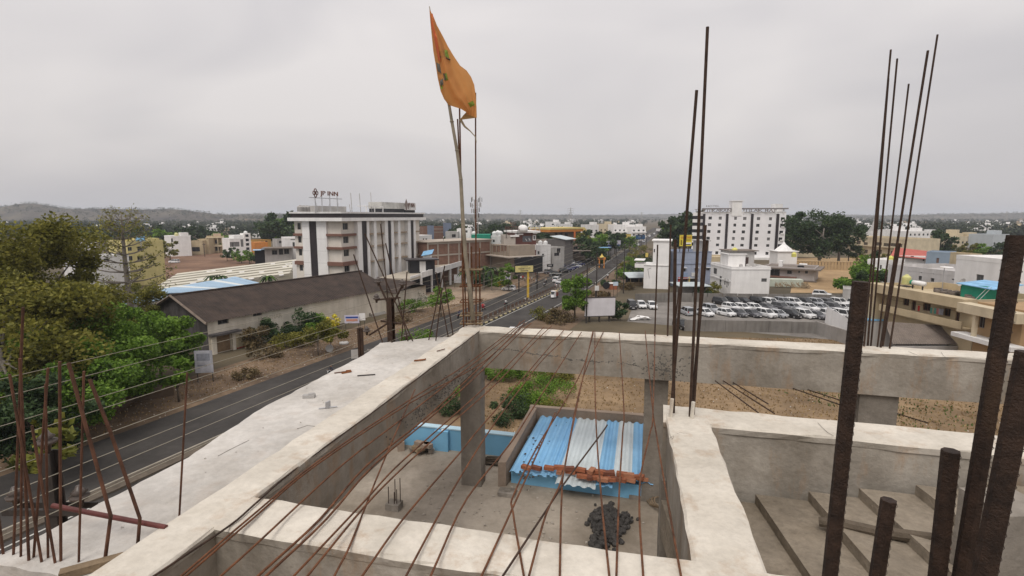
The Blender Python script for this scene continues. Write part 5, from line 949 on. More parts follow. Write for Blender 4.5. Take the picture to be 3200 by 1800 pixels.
o = thing('white_tarp_screen', 'white sheet screen leaning inside the precast fence', 'screen', (0, 0, 0)); a, c = P(2580, 1010), P(2650, 1045); b = MB(); b.quad(a+Vector((0, 0, 3.2)), c+Vector((0, 0, 2.6)), c+Vector((0, .3, 0)), a+Vector((0, .3, 0))); b.build('sheet', white, o)
# stall by the tower house
o = thing('tea_stall', 'open roadside stall with a slanting tin roof beside the tower house', 'stall', P(1965, 893), .1); part(o, 'counter', wood, ((0, 0, 0), (5, .5, 1))); b = MB(); b.prism([(-.6, -1.5), (5.6, -1.5), (5.6, 4), (-.6, 4)], [2.4, 2.4, 3.4, 3.4], [2.55, 2.55, 3.55, 3.55]); b.build('roof', pale_sh, o); part(o, 'shade', black, ((0, 3, 0), (5.2, 3.2, 3.2)))
for x in (0, 2.5, 5): part(o, 'post', wood, ((x, -1.2, 0), (x+.12, -1.08, 2.4)))

# ---------------- cream flats at the right edge and their neighbours
fc = Fac(P(2752, 1062), P(3145, 1150)); 
f = fac_uy(2757, 82, 3085, 65); H = f.pix(2979, 923)[1]-1.05
o = bldg('cream_flats', 'cream two storey flats with long balconies and washing at the right', 'flats', f, H, 11, tan, [f.rect(*q) for q in ((2821, 933, 2842, 955), (2847, 940, 2863, 970), (2883, 948, 2909, 971), (2948, 963, 2972, 988), (2984, 976, 3000, 1005))], left=[(3, H-3.0, 4.2, H-1.6)], parapet=1.0, pane=M('room_dark', (.035, .025, .02), .2, 1), frame=brownp)
za, zb2 = f.pix(2900, 990)[1], f.pix(2900, 972)[1]
z0 = f.pix(2820, 978)[1]; z1 = f.pix(2820, 958)[1]; part(o, 'balcony', tan, ((3.2, -1.7, z0), (f.L, -1.5, z1)), ((3.2, -1.5, z0-.15), (f.L, -.003, z0+.02))); part(o, 'roof_overhang', tan, ((2.2, -1.75, H-.2), (f.L, -.003, H+1.05))); part(o, 'end_wall', tan, ((-.2, -1.76, 0), (2.2, -.002, H+1.05)))
part(o, 'shade_hood', M('dark_hood', (.12, .09, .07), .1, 1), ((.4, -2.3, f.pix(2780, 926)[1]), (1.8, -1.77, f.pix(2780, 926)[1]+.12)))
f6 = fac_uy(3088, 63, 3240, 57); o6 = bldg('cream_flats_wing', 'tan corner wing of the flats with open balconies behind the thick bars', 'flats', f6, f6.pix(3120, 955)[1], 9, M('brown_tan', (.36, .24, .13), .12, .5), [f6.rect(3056, 990, 3080, 1025), f6.rect(3195, 1030, 3215, 1070)], parapet=0, pane=M('room_dark', (.035, .025, .02)))
z = f6.pix(3090, 985)[1]; part(o6, 'balcony_slab', cream, ((-1, -1.6, z), (f6.L+1, -.003, z+1.1))); z = f6.pix(3090, 1068)[1]; part(o6, 'balcony_slab', white2, ((-1.2, -1.8, z), (f6.L+1, -.003, z+.5))); part(o6, 'pillar', cream, ((1.2, -1.4, z+.5), (1.6, -1.0, z+4.2))); part(o6, 'pillar', cream, ((5.2, -1.4, z+.5), (5.6, -1.0, z+4.2)))
Zr = H+.02
for k, (u, cm) in enumerate(((2872, redp), (2910, M('teal_cloth', (.12, .33, .28), .2, 3)), (2922, MC['teal_cloth']), (2930, M('pink_cloth', (.45, .18, .18), .2, 3)), (2938, M('grey_cloth', (.3, .3, .33), .2, 3)), (2946, MC['grey_cloth']))):
    a = f.rect(u-5, 955+(u-2870)*.14, u+4, 972+(u-2870)*.17, -.9); b = MB(); n_ = 6
    b.add([(a[0]+(a[2]-a[0])*i/n_, -.9+.05*math.sin(i*2+k), z) for z in (a[1], a[3]) for i in range(n_+1)], [(i, i+1, n_+2+i, n_+1+i) for i in range(n_)]); q = b.build('laundry', cm, None); q.location = f.o; q.rotation_euler = (0, 0, f.rz); tag(q, f'{["red", "long teal", "short teal", "pink", "grey", "last grey"][k]} garment hanging on the flats balcony line', 'laundry')
b = MB(); q = f.pix(2905, 950, -.9); b.tube([(3.4, -.9, f.pix(2850, 950, -.9)[1]), (f.L-.6, -.9, f.pix(2960, 966, -.9)[1])], .02, 4); b.build('washing_line', steel_dk, o)
tank('yellow domed water tank on a stand on the cream flats', f.o+f.ex*f.pix(2832, 880, 3)[0]+f.ey*3+Vector((0, 0, f.pix(2832, 880, 3)[1]-.4)), .62, 1.4, M('pale_yellow_tank', (.62, .60, .26), .08, 1))
x, z = f.pix(2832, 885, 3); part(o, 'tank_stand', steel_dk, ((x-.9, 2.3, z-.5), (x+.9, 3.7, z-.42)), ((x-.7, 2.5, H), (x-.62, 2.6, z-.5)), ((x+.6, 2.5, H), (x+.68, 2.6, z-.5)))
b = MB(); x, z = f.pix(2868, 885, 3); sh_o = thing('solar_heater', 'green and white solar water heater drum on the cream flats roof', 'water heater', f.o, f.rz); b.tube([(x-1.1, 3, z), (x+1.2, 3, z)], .36, 12); b.build('drum', white, sh_o, True); b = MB(); b.tube([(x-1.14, 3, z), (x-.8, 3, z)], .37, 12); b.build('end_cap', M('green_cap', (.03, .28, .16), .1, 1), sh_o); part(sh_o, 'stand', steel_dk, ((x-.9, 2.9, H), (x-.82, 3.1, z-.3)), ((x+.9, 2.9, H), (x+.98, 3.1, z-.3))); part(sh_o, 'panel', black, ((x-.9, 1.6, H+.3), (x+.9, 2.9, H+.4)))
for (u, v, lb) in ((3005, 882, 'grey satellite dish on the cream flats roof'),): 
    d_ = thing('satellite_dish', lb, 'dish', f.o+f.ex*f.pix(u, v, 6)[0]+f.ey*6+Vector((0, 0, H)), f.rz-.5); hz = f.pix(u, v, 6)[1]-H; b = MB(); b.lathe([(.05, -.18), (.4, -.12), (.62, 0), (.6, .01), (.38, -.1), (.05, -.15)], (0, 0, 0), 14); q = b.build('dish', grey, d_); q.location = (0, 0, hz); q.rotation_euler = (math.radians(60), 0, .3); b = MB(); b.tube([(0, 0, 0), (0, 0, hz)], .04, 6); b.build('mast', steel_dk, d_)
lm = thing('street_lamp', 'roof mast with a white disc lamp on the cream flats', 'lamp', f.o+f.ex*f.pix(2950, 850, 5)[0]+f.ey*5+Vector((0, 0, H)), 0); hz = f.pix(2957, 836, 5)[1]-H; b = MB(); b.tube([(0, 0, 0), (0, 0, hz)], .05, 6); b.build('mast', chrome, lm); b = MB(); b.lathe([(.1, .12), (.75, .06), (.8, 0), (.7, -.08), (.1, -.1)], (.3, 0, hz), 14); b.build('lamp_shade', white, lm)
ruin = MB()
for k in range(50): ruin.box((f.pix(2985, 905, 5)[0]+random.gauss(0, 1.8), 4+random.random()*4, H+.25+random.random()*.5), (random.uniform(.3, 1), random.uniform(.3, .8), random.uniform(.2, .6)), random.random()*3)
q = ruin.build('roof_rubble', grey_rf, None); q.location = f.o; q.rotation_euler = (0, 0, f.rz); kind(tag(q, 'heap of bricks and cement bags on the cream flats roof', 'rubble'), 'stuff')
f7 = fac_uy(3030, 72, 3110, 69); z0_ = f7.pix(3060, 945)[1]; o = thing('green_roof_hut', 'green netted rooftop hut with a blue sheet roof on the flats', 'hut', (f7.o.x, f7.o.y, H), f7.rz); ht_ = f7.pix(3060, 893)[1]-H; part(o, 'wall', green_t, ((0, 0, 0), (f7.L, 4, ht_))); b = MB(); b.prism([(-.4, -.5), (f7.L+1.2, -.5), (f7.L+1.4, 4.4), (-.2, 4.4)], [ht_, ht_-.3, ht_+.2, ht_+.3], [ht_+.1, ht_-.2, ht_+.3, ht_+.4]); b.build('roof', blue_sh, o); b = MB(); b.tube([(f7.L-1.5, -.9, -1), (f7.L+.4, -.3, ht_)], .04, 4); b.tube([(f7.L-1.0, -.9, -1), (f7.L+.8, -.3, ht_)], .04, 4); b.build('ladder', pale_sh, o)
# long pale building behind the flats
o, f, H = house('long pale grey flat-roofed building behind the cream flats', 2792, 112, 3032, 96, 840, 14, M('patched_white_wall', (.52, .50, .49), .15, .3, streak=.18), [(2869, 862, 2881, 876), (2907, 869, 2920, 881), (2838, 845, 2844, 848), (2876, 850, 2882, 853), (2913, 854, 2919, 857), (2974, 871, 2982, 876)], parapet=.9, pane=glass)
house('bright white two storey end block behind the green hut', 3004, 88, 3210, 76, 807, 14, white, [(3048, 858, 3075, 882)], parapet=.7, pane=MC['grille_glass'])
o, f, H = house('small blue-grey house with one brown door behind the long pale building', 2908, 150, 2986, 146, 788, 8, M('steel_blue_paint', (.25, .31, .38), .1, .5), [(2925, 806, 2935, 822)], parapet=.3, pane=brownp)
o, f, H = house('white house with a red sheet roof behind the long pale building', 2806, 160, 2905, 155, 800, 8, white, [(2845, 799, 2856, 807), (2883, 806, 2892, 816)], parapet=0); b = MB(); b.prism([(-.8, -1), (f.L+.8, -1), (f.L+.8, 8.6), (-.8, 8.6)], [H-.2, H-.8, H+1.0, H+1.9], [H-.1, H-.7, H+1.1, H+2.0]); b.build('roof', red_rf, o); part(o, 'notice_board', white, ((f.pix(2890, 806)[0], -.3, f.pix(2890, 815)[1]), (f.pix(2902, 806)[0], -.2, f.pix(2890, 805)[1])))
o, f, H = house('white two storey house with railed balconies left of the long building', 2724, 138, 2786, 134, 812, 9, white, [(2748, 828, 2756, 842), (2766, 830, 2778, 848), (2750, 864, 2760, 876)], parapet=.9); z = f.pix(2750, 855)[1]; part(o, 'balcony', white2, ((-.4, -1.2, z-.6), (f.L+.2, -.003, z+.6))); tank('yellow tank on the railed white house', f.o+f.ex*4+f.ey*3+Vector((0, 0, H+.5)), .7, 1.3)
o, f, H = house('tan roof room with a pipe frame behind the white end block', 3046, 110, 3083, 110, 793, 5, tan, [], parapet=.2)
house('grey annex wall under the right roof line', 2655, 118, 2720, 116, 905, 6, grey, [], parapet=.3)
# corrugated sheds in front of the flats
A1, B1, C1, D1 = P(2790, 1075, 3.6), P(3060, 1078, 3.4), P(2985, 1020, 5.4), P(2765, 1005, 5.4)
o = thing('corrugated_shed', 'low shed with a wide weathered corrugated roof before the cream flats', 'shed', (0, 0, 0)); n_ = 18
for k in range(n_):
    b = MB(); 
    for i in range(4): s0, s1 = (k+i/4)/n_, (k+(i+1)/4)/n_; h0, h1 = .06*(i % 2), .06*((i+1) % 2); b.quad(A1.lerp(B1, s0)+Vector((0, 0, h0)), A1.lerp(B1, s1)+Vector((0, 0, h1)), D1.lerp(C1, s1)+Vector((0, 0, h1)), D1.lerp(C1, s0)+Vector((0, 0, h0)))
    b.build('roof_sheet', grey_rf, o)
wl(A1, B1, 0, 3.3, .2, grey, 'wall', o); wl(D1, C1, 0, 5.2, .2, grey, 'wall', o)
for (q, lb, mt) in (((2798, 1040, 2850, 1060), 'small grey lean-to with a pale tin roof at the shed corner', pale_sh), ((2870, 1062, 3075, 1080), 'long lean-to with a pale sheet roof before the weathered shed', pale_sh)):
    a, c = P(q[0], q[3]+8, 2.8), P(q[2], q[3]+3, 2.8); d, e_ = P(q[2]-10, q[1], 3.5), P(q[0]-15, q[1], 3.5); o = thing('lean_to', lb, 'lean-to', (0, 0, 0)); b = MB(); b.quad(a, c, d, e_); b.quad(a-Vector((0, 0, .08)), e_-Vector((0, 0, .08)), d-Vector((0, 0, .08)), c-Vector((0, 0, .08))); b.build('roof', mt, o); wl(a+Vector((.3, .5, 0)), c+Vector((-.3, .5, 0)), 0, 2.7, .2, grey, 'wall', o)
o = thing('arched_gate', 'small grey arched gate pier beside the far right bars', 'gate', P(2722, 1062)); part(o, 'pier', grey, ((-1.2, 0, 0), (-.5, .8, 3.4)), ((.6, 0, 0), (1.3, .8, 3.4))); b = MB(); b.lathe([(1.5, 3.4), (1.2, 4.2), (.5, 4.8)], (.05, .4, 0), 12); b.build('dome', grey, o)
o = thing('blue_edge_roof', 'thin blue roof edge beyond the far right bars', 'roof', (0, 0, 0)); a, c = P(2690, 1000, 4.2), P(2830, 1003, 4.2); b = MB(); b.prism([a[:2], c[:2], (c.x, c.y+3), (a.x, a.y+3)], 4.1, 4.3); b.build('roof_sheet', blue_sh, o); wl(a, c, 0, 4.0, .2, grey, 'wall', o)
# town blocks further off: (label, u0,u1, top v, distance, wall)
far_l = [('white flats with stacked balconies beyond the far billboards', 1918, 1985, 702, 430, white), ('white flats with curved gables beside the stacked flats', 1975, 2020, 708, 425, white), ('pale flats half hidden by trees beyond the hall', 1842, 1872, 702, 420, white2), ('pale stepped flats left of the white balconied flats', 1874, 1922, 700, 440, cream),
 ('white apartment row with roof tanks beyond the college', 2845, 2912, 722, 330, white), ('white villa with a small tower right of the apartment row', 2908, 2952, 728, 335, white2), ('low pale yellow long building beyond the scrub field', 2975, 3110, 738, 300, cream), ('pale yellow upper storey on the long building', 3000, 3022, 729, 305, cream), ('pale grey flats near the right edge beyond the scrub', 3112, 3162, 732, 290, M('pale_blue_grey_wall', (.45, .48, .50), .08, .5)), ('white house near the top of the far right town', 2808, 2850, 718, 340, white), ('white tower house glimpsed beyond the white maroon-hotel sign', 1720, 1752, 693, 520, white), ('white low house right of that far tower house', 1755, 1790, 700, 500, white2)]
for lb, u0, u1, vt, y, wm_ in far_l:
    nwin = max(2, int((u1-u0)/12)); f = fac_uy(u0, y, u1, y+4); H = f.pix((u0+u1)/2, vt)[1]; ns = max(1, int(H/3.4)); ws = []
    for i in range(nwin):
        for j in range(ns): x = f.L*(i+.3)/nwin; ws.append((x, 3.4*j+1.0, x+f.L/nwin*.42, 3.4*j+2.3))
    o = bldg('apartment_block', lb, 'building', f, H-.8, 12, wm_, ws, parapet=.8, pane=glass, mull=0)
    part(o, 'stair_head', wm_, ((f.L*.6, 3, H-.8), (f.L*.6+4, 8, H+2)))
    if 'balcon' in lb or 'stacked' in lb:
        for j in range(1, ns): part(o, 'balcony', wm_, ((.3, -1.4, 3.4*j-.3), (f.L-.3, -.003, 3.4*j+.8)))
# ------------------------------------------------------------------ fields
def sheet(name, pts, z, mat): b = MB(); b.add([(p[0], p[1], z) for p in pts], [tuple(range(len(pts)))]); return kind(b.build(name, mat), 'structure')
sheet('dry_lot', [road(27, -60), road(27, 58), (30, 86), (62, 84), (80, 70), (70, -20)], .010, M('lot_soil', (.23, .155, .088), .3, .10, .97, .4, 2, c2=(.31, .215, .125), fine=.25, mott=.3))
sheet('open_field', [P(2470, 915), P(2800, 918), P(2740, 806), P(2490, 806)], .010, sand)
sheet('ploughed_field', [P(440, 880), P(900, 838), P(900, 786), P(430, 776)], .010, M('red_earth', (.16, .085, .055), .35, .05, .97, c2=(.22, .13, .08), fine=.25))
sheet('hotel_forecourt', [P(1180, 985), P(1600, 925), P(1640, 893), P(1240, 900)], .009, M('forecourt_soil', (.27, .20, .14), .25, .1, .97, c2=(.33, .25, .18), fine=.2))
# ------------------------------------------------------------------ foliage
def leafmesh(name, C, size, mat, flat=.35, el=1.7, seed=0):
    r = np.random.default_rng(seed); n = len(C); a = r.normal(size=(n, 3)); a[:, 2] *= flat*2; a /= np.linalg.norm(a, axis=1)[:, None]
    b = r.normal(size=(n, 3)); b -= (a*b).sum(1)[:, None]*a; b /= np.linalg.norm(b, axis=1)[:, None]; s = (size*r.uniform(.6, 1.25, n))[:, None]
    V = np.stack([C-a*s*el/2, C+b*s*.5-a*s*.1, C+a*s*el/2, C-b*s*.5-a*s*.1], 1).reshape(-1, 3)
    me = bpy.data.meshes.new(name); me.vertices.add(4*n); me.vertices.foreach_set('co', V.astype(np.float32).ravel()); me.loops.add(4*n); me.loops.foreach_set('vertex_index', np.arange(4*n, dtype=np.int32))
    me.polygons.add(n); me.polygons.foreach_set('loop_start', np.arange(0, 4*n, 4, dtype=np.int32)); me.polygons.foreach_set('loop_total', np.full(n, 4, dtype=np.int32))
    at = me.attributes.new('rnd', 'FLOAT', 'FACE'); at.data.foreach_set('value', r.random(n).astype(np.float32)); me.materials.append(mat); me.update(); me.validate(); return me
def crownpts(seed, H, R, base, nc, nl, cr=.3, sq=.75, hollow=.45):
    r = np.random.default_rng(seed); cs = []
    while len(cs) < nc:
        p = r.uniform(-1, 1, 3); d = np.linalg.norm(p)
        if d > 1 or d < hollow: continue
        cs.append(p*[R, R, (H-base)/2]+[0, 0, base+(H-base)/2])
    cs = np.array(cs); wts = r.uniform(.4, 1.6, nc); idx = r.choice(nc, nl, p=wts/wts.sum()); rad = R*cr*r.uniform(.6, 1.3, nc)
    g_ = r.normal(size=(nl, 3)); g_ /= np.linalg.norm(g_, axis=1)[:, None]; g_ *= (r.random(nl)**.45)[:, None]
    return cs, cs[idx]+g_*rad[idx][:, None]*[1, 1, sq]
def trunkmesh(seed, H, R, base, cs, mat, r0, nb=9):
    rr = random.Random(seed); b = MB(); top = Vector((rr.uniform(-.1, .1)*R, rr.uniform(-.1, .1)*R, base+(H-base)*.55)); mid = Vector((rr.uniform(-.06, .06)*R, rr.uniform(-.06, .06)*R, base*.6))
    b.tube([(0, 0, -.1), mid, (mid+top)/2, top], [r0*1.25, r0, r0*.75, r0*.35], 8)
    for k in range(min(nb, len(cs))):
        c = Vector(cs[k]); st = mid.lerp(top, rr.uniform(.1, .9)); m_ = st.lerp(c, .5)+Vector((0, 0, -.05*R)); b.tube([st, m_, c], [r0*.4, r0*.24, r0*.07], 5)
    return b.mesh('trunk', mat, True)
def make_tree(seed, H, R, base, nc, nl, ls, lm, tm=bark, r0=.22, cr=.3, nb=9, flat=.35, el=1.7, sq=.75, hollow=.45):
    cs, C = crownpts(seed, H, R, base, nc, nl, cr, sq, hollow); return trunkmesh(seed, H, R, base, cs, tm, r0, nb), leafmesh('crown', C, ls, lm, flat, el, seed)
def put_tree(tm, cm, label, loc, rz=0, sc=1, group=None, name='tree', cat='tree'):
    o = thing(name, label, cat, (loc[0], loc[1], 0), rz, group, sc); place('trunk', tm, o); place('crown', cm, o); return o
def G2(u, y): d = ray(u, 675); return Vector((d.x/d.y*y, y, 0))
# near left: the big olive tree, green roadside trees, the bare-branched tree
put_tree(*make_tree(11, 20.6, 9.4, 4.0, 60, 46000, .27, LOL, bark_gr, .5, .25, 22, hollow=.3), 'tall olive green tree with a wide dome crown at the far left', G2(25, 62))
put_tree(*make_tree(12, 15, 8, 2.5, 40, 22000, .27, LOL, bark_gr, .4, .27, 16), 'lower olive tree in front of the tall dome tree at the left edge', G2(-60, 48))
for k, (u, y, H, R, lm, nl, lb) in enumerate(((150, 46, 8.2, 4.6, LG, 9000, 'leafy dark green roadside tree nearest the left edge'), (250, 52, 10.2, 5.6, LG, 12000, 'bright green bushy tree in the middle of the left roadside clump'), (360, 57, 9.8, 4.8, LG, 10000, 'bright green tree right of the middle of the roadside clump'), (455, 62, 8.6, 4.2, LG, 8000, 'deep green tree near the warehouse gable'), (525, 64, 6.4, 2.7, LG, 5000, 'last low green tree of the roadside clump before the banner'), (20, 40, 7.4, 3.8, LDK, 7000, 'dark tree at the extreme left above the street pole'), (430, 80, 9.0, 4.6, LOL, 6000, 'olive tree behind the roadside clump beside the gable'), (330, 95, 8.4, 5.0, LOL, 5000, 'olive tree at the foot of the bare-branched tree'), (250, 75, 10, 4.6, LOL, 6000, 'smaller olive tree between the olive dome and the green clump'))):
    put_tree(*make_tree(30+k, H, R, .9, 34, int(nl*2.1), .205, lm, bark, .17, .30, 8), lb, G2(u, y))
put_tree(*make_tree(41, 5.0, 2.6, 1.5, 10, 420, .42, LYE, bark, .12, .32, 6, .3, 2.2), 'small tree with big yellow-green leaves at the left edge', G2(40, 37))
put_tree(*make_tree(42, 5.0, 1.5, 1.7, 10, 700, .42, LG, bark, .10, .35, 6, .3, 2.6), 'slender young tree with long leaves by the hanging banner', P(560, 1256), name='young_tree')
sc_ = thing('silk_cotton_tree', 'bare-branched tree with tiers of level limbs before the yellow building', 'tree', (*G2(378, 92)[:2], 0)); b = MB(); lv = []; rr = random.Random(4); Ht = 20.8
b.tube([(0, 0, -.2), (.1, 0, 6), (-.15, .1, 12), (0, 0, 18), (.1, 0, Ht)], [.62, .48, .36, .2, .06], 9)
for ti, z in enumerate((6.4, 8.4, 10.2, 11.8, 13.3, 14.7, 16, 17.1, 18.2, 19.2)):
    n_ = 5; off = ti*.7; Ln = 8.2*(1-.75*ti/10)
    for k in range(n_):
        a = off+k*6.283/n_+rr.uniform(-.25, .25); l_ = Ln*rr.uniform(.75, 1.1); p = [Vector((0, 0, z)), Vector((math.cos(a)*l_*.35, math.sin(a)*l_*.35, z+.25)), Vector((math.cos(a)*l_*.7, math.sin(a)*l_*.7, z+.9)), Vector((math.cos(a+.1)*l_, math.sin(a+.1)*l_, z+1.9))]
        rb = .17*(1-.5*ti/10); b.tube(p, [rb, rb*.75, rb*.5, rb*.15], 6)
        for j in range(7):
            s = rr.uniform(.35, 1); q = p[1].lerp(p[3], s); d = Vector((rr.uniform(-1, 1), rr.uniform(-1, 1), rr.uniform(-.2, .9)))*1.1; b.tube([q, q+d*.6, q+d], [.035, .025, .008], 4)
            for m_ in range(9 if ti < 8 else 3): lv.append(q+d*rr.uniform(.4, 1.15)+Vector((rr.gauss(0, .28), rr.gauss(0, .28), rr.gauss(0, .22))))
b.build('trunk', bark_gr, sc_, True); place('crown', leafmesh('crown', np.array(lv), .24, LOL, .35, 1.6, 5), sc_)
# flowering hedge before the warehouse
def bush(label, u, v, H, R, lm, nl, ls=.2, seed=0, name='bush', cat='bush', group=None, nc=14):
    p = P(u, v); cs, C = crownpts(seed, H, R, .1, nc, nl, .34, .8, .3); o = thing(name, label, cat, p, 0, group); place('stem', trunkmesh(seed, H, R, .1, cs, bark, .06, 6), o); place('crown', leafmesh('crown', C, ls, lm, .35, 1.6, seed), o); return o
bush('dark green shrub at the right foot of the warehouse wall', 850, 1070, 4.2, 3.2, LDK, 3500, .26, 51); bush('grey green shrub left of the flowering hedge', 790, 1085, 3.4, 2.6, LDRY, 1800, .24, 52)
bush('dark leafy shrub under the red flowers', 930, 1050, 4.6, 3.4, LDK, 4000, .26, 53); bush('cream-leaved variegated shrub in the hedge', 915, 1020, 4.4, 2.2, LWHT, 700, .30, 54); bush('red bougainvillea topping the hedge', 940, 990, 5.2, 3.4, LRED, 420, .26, 55, nc=9); bush('second red bougainvillea clump at the warehouse windows', 985, 985, 5.0, 2.4, LRED, 260, .26, 56, nc=7)
bush('bright yellow flowering shrub behind the white pickup', 1035, 1025, 2.6, 1.9, LYF, 900, .24, 57); bush('green shrub beside the white pickup', 1010, 1050, 3.4, 2.4, LG, 2600, .24, 58); bush('fresh green shrub against the far warehouse wall', 1070, 985, 4.4, 2.6, LG, 2600, .26, 59); bush('low dry weed clump by the road verge', 770, 1180, 1.0, 1.6, LDRY, 900, .18, 60)
bush('dry thorny clump along the dirt bank', 830, 1120, 1.6, 2.6, LDRY, 1200, .2, 61); bush('olive thorn bush under the small trees', 945, 1085, 2.4, 2.6, LOL, 1500, .2, 62); bush('olive thorn bush left of the small trees', 890, 1085, 2.2, 2.4, LOL, 1300, .2, 63)
for k, (u, v, lb) in enumerate(((995, 1110, 'small forked roadside tree with pale trunk'), (1036, 1098, 'smaller roadside tree right of the forked one'))): put_tree(*make_tree(70+k, 4.4, 2.0, 1.7, 10, 1500, .24, LOL, bark_gr, .08, .36, 6), lb, P(u, v), name='small_tree')
put_tree(*make_tree(73, 5.6, 2.9, 2.4, 14, 2400, .26, LG, bark, .10, .34, 7), 'round-crowned young tree on a thin trunk beside the dirt road', P(1378, 990), name='small_tree')
bush('pale variegated shrubs by the warehouse end', 1300, 955, 2.6, 3.0, LWHT, 900, .26, 74); bush('green garden shrub beside the pale variegated shrubs', 1290, 975, 2.4, 2.4, LG, 1500, .22, 75); bush('dry heap of cuttings near the street pole', 1245, 1010, 1.4, 2.4, LDRY, 900, .22, 76)
bush('green weeds beyond the slab corner', 1300, 1062, 1.2, 3.2, LG, 2200, .2, 77); bush('yellow-leaved shrub beside the hotel entrance sign', 1565, 905, 2.4, 1.1, LYF, 500, .24, 78)
put_tree(*make_tree(81, 9.2, 3.6, 1.6, 22, 7000, .28, LG, bark, .16, .30, 10), 'leafy green tree by the roadside left of the white hoarding', P(1795, 1000), rz=.4)
put_tree(*make_tree(82, 7.5, 2.6, 1.4, 14, 2600, .3, LG, bark, .12, .32, 7), 'green tree left of the black billboard', G2(1590, 140)); bush('dry shrubs at the foot of the roadside green tree', 1740, 1005, 2.0, 3.4, LDRY, 1800, .24, 83); bush('low green shrubs left of the roadside green tree', 1700, 995, 1.6, 3.0, LOL, 1500, .24, 84); bush('green shrub right of the white hoarding', 1940, 1000, 3.6, 2.4, LDK, 2200, .26, 85)
for k, (u, v, H, R, lm) in enumerate(((1965, 862, 3.4, 4, LDK), (1985, 850, 3.6, 4, LG), (1950, 845, 3, 3.4, LOL), (2000, 838, 4, 4.4, LDK), (1975, 830, 3.6, 4.2, LG), (1990, 815, 4, 5, LOL), (1945, 872, 2.8, 3.4, LG), (2010, 822, 4, 4, LDK), (1910, 895, 1.8, 2.6, LDK), (2000, 795, 4.4, 6, LOL), (1880, 930, 1.4, 2.6, LDRY), (1960, 905, 1.6, 2.4, LDRY), (2200, 925, 2.2, 2.4, LDK), (2225, 918, 2.6, 2.4, LOL))): bush(f'verge shrub on the right of the road, {ORD[k]} of the strip before the tower house', u, v, H, R, lm, 1300, .3, 90+k, group='shrubs on the right verge')
for k, (u, v, H, R, lm) in enumerate(((1640, 1190, 2.0, 2.6, LG), (1700, 1230, 1.8, 3.0, LG), (1650, 1270, 1.7, 2.6, LG), (1600, 1310, 2.0, 2.4, LDK), (1560, 1180, 2.2, 2.6, LG), (1740, 1190, 1.4, 2.2, LOL), (1400, 1290, 2.4, 2.2, LDK), (1700, 1290, 1.2, 2.2, LOL), (1390, 1260, 3.0, 1.8, LG))): bush(f'rank green weed clump on the lot below the far beam, {ORD[k]} of nine', u, v, H, R, lm, 3600, .13, 110+k, group='weeds on the lot')
# palms
def palm(label, loc, H, R=2.0, seed=0):
    o = thing('palm_tree', label, 'palm', loc); b = MB(); b.tube([(0, 0, 0), (.05, 0, H*.5), (0, 0, H)], [.17, .13, .12], 8); b.build('trunk', bark_gr, o); rr = random.Random(seed)
    for k in range(14):
        a = k*6.283/14+rr.uniform(-.15, .15); el = rr.uniform(.2, 1.1); c = MB(); prev = None
        for i in range(7):
            s = i/6; x = R*s*math.cos(el*.6); z = R*(math.sin(el)*s-1.0*s*s)+.1; wd = .26*R*.5*math.sin(math.pi*min(1, s*.85+.12))+.02; p = [Vector((x*math.cos(a)-wd*math.sin(a), x*math.sin(a)+wd*math.cos(a), H+z-.12*wd)), Vector((x*math.cos(a), x*math.sin(a), H+z)), Vector((x*math.cos(a)+wd*math.sin(a), x*math.sin(a)-wd*math.cos(a), H+z-.12*wd))]
            if prev: c.quad(prev[0], prev[1], p[1], p[0]); c.quad(prev[1], prev[2], p[2], p[1])
            prev = p
        c.build('frond', LG if k % 2 else LDK, o)
for k, (u, v, y, lb) in enumerate(((1478, 850, 140, 'palm left of the hotel entrance garden'), (1512, 838, 143, 'tallest palm in the hotel entrance garden'), (1536, 842, 142, 'palm right of the hotel entrance garden'), (1455, 856, 141, 'small palm near the hotel ramp'), (838, 868, 112, 'palm showing over the warehouse ridge'), (922, 880, 116, 'palm tuft just above the warehouse ridge beside the hotel'), (662, 868, 126, 'round palm beside the blue shed'), (690, 866, 127, 'second round palm beside the blue shed'))):
    p = Q(u, v, y); palm(lb, (p.x, p.y, 0), p.z, 3.0 if k < 4 else 2.4, k)
bush('dense dark garden planting under the palms', 1500, 893, 3.4, 5, LDK, 3500, .3, 120); bush('lighter garden planting right of the palms', 1545, 893, 2.6, 3.4, LG, 1800, .3, 121)
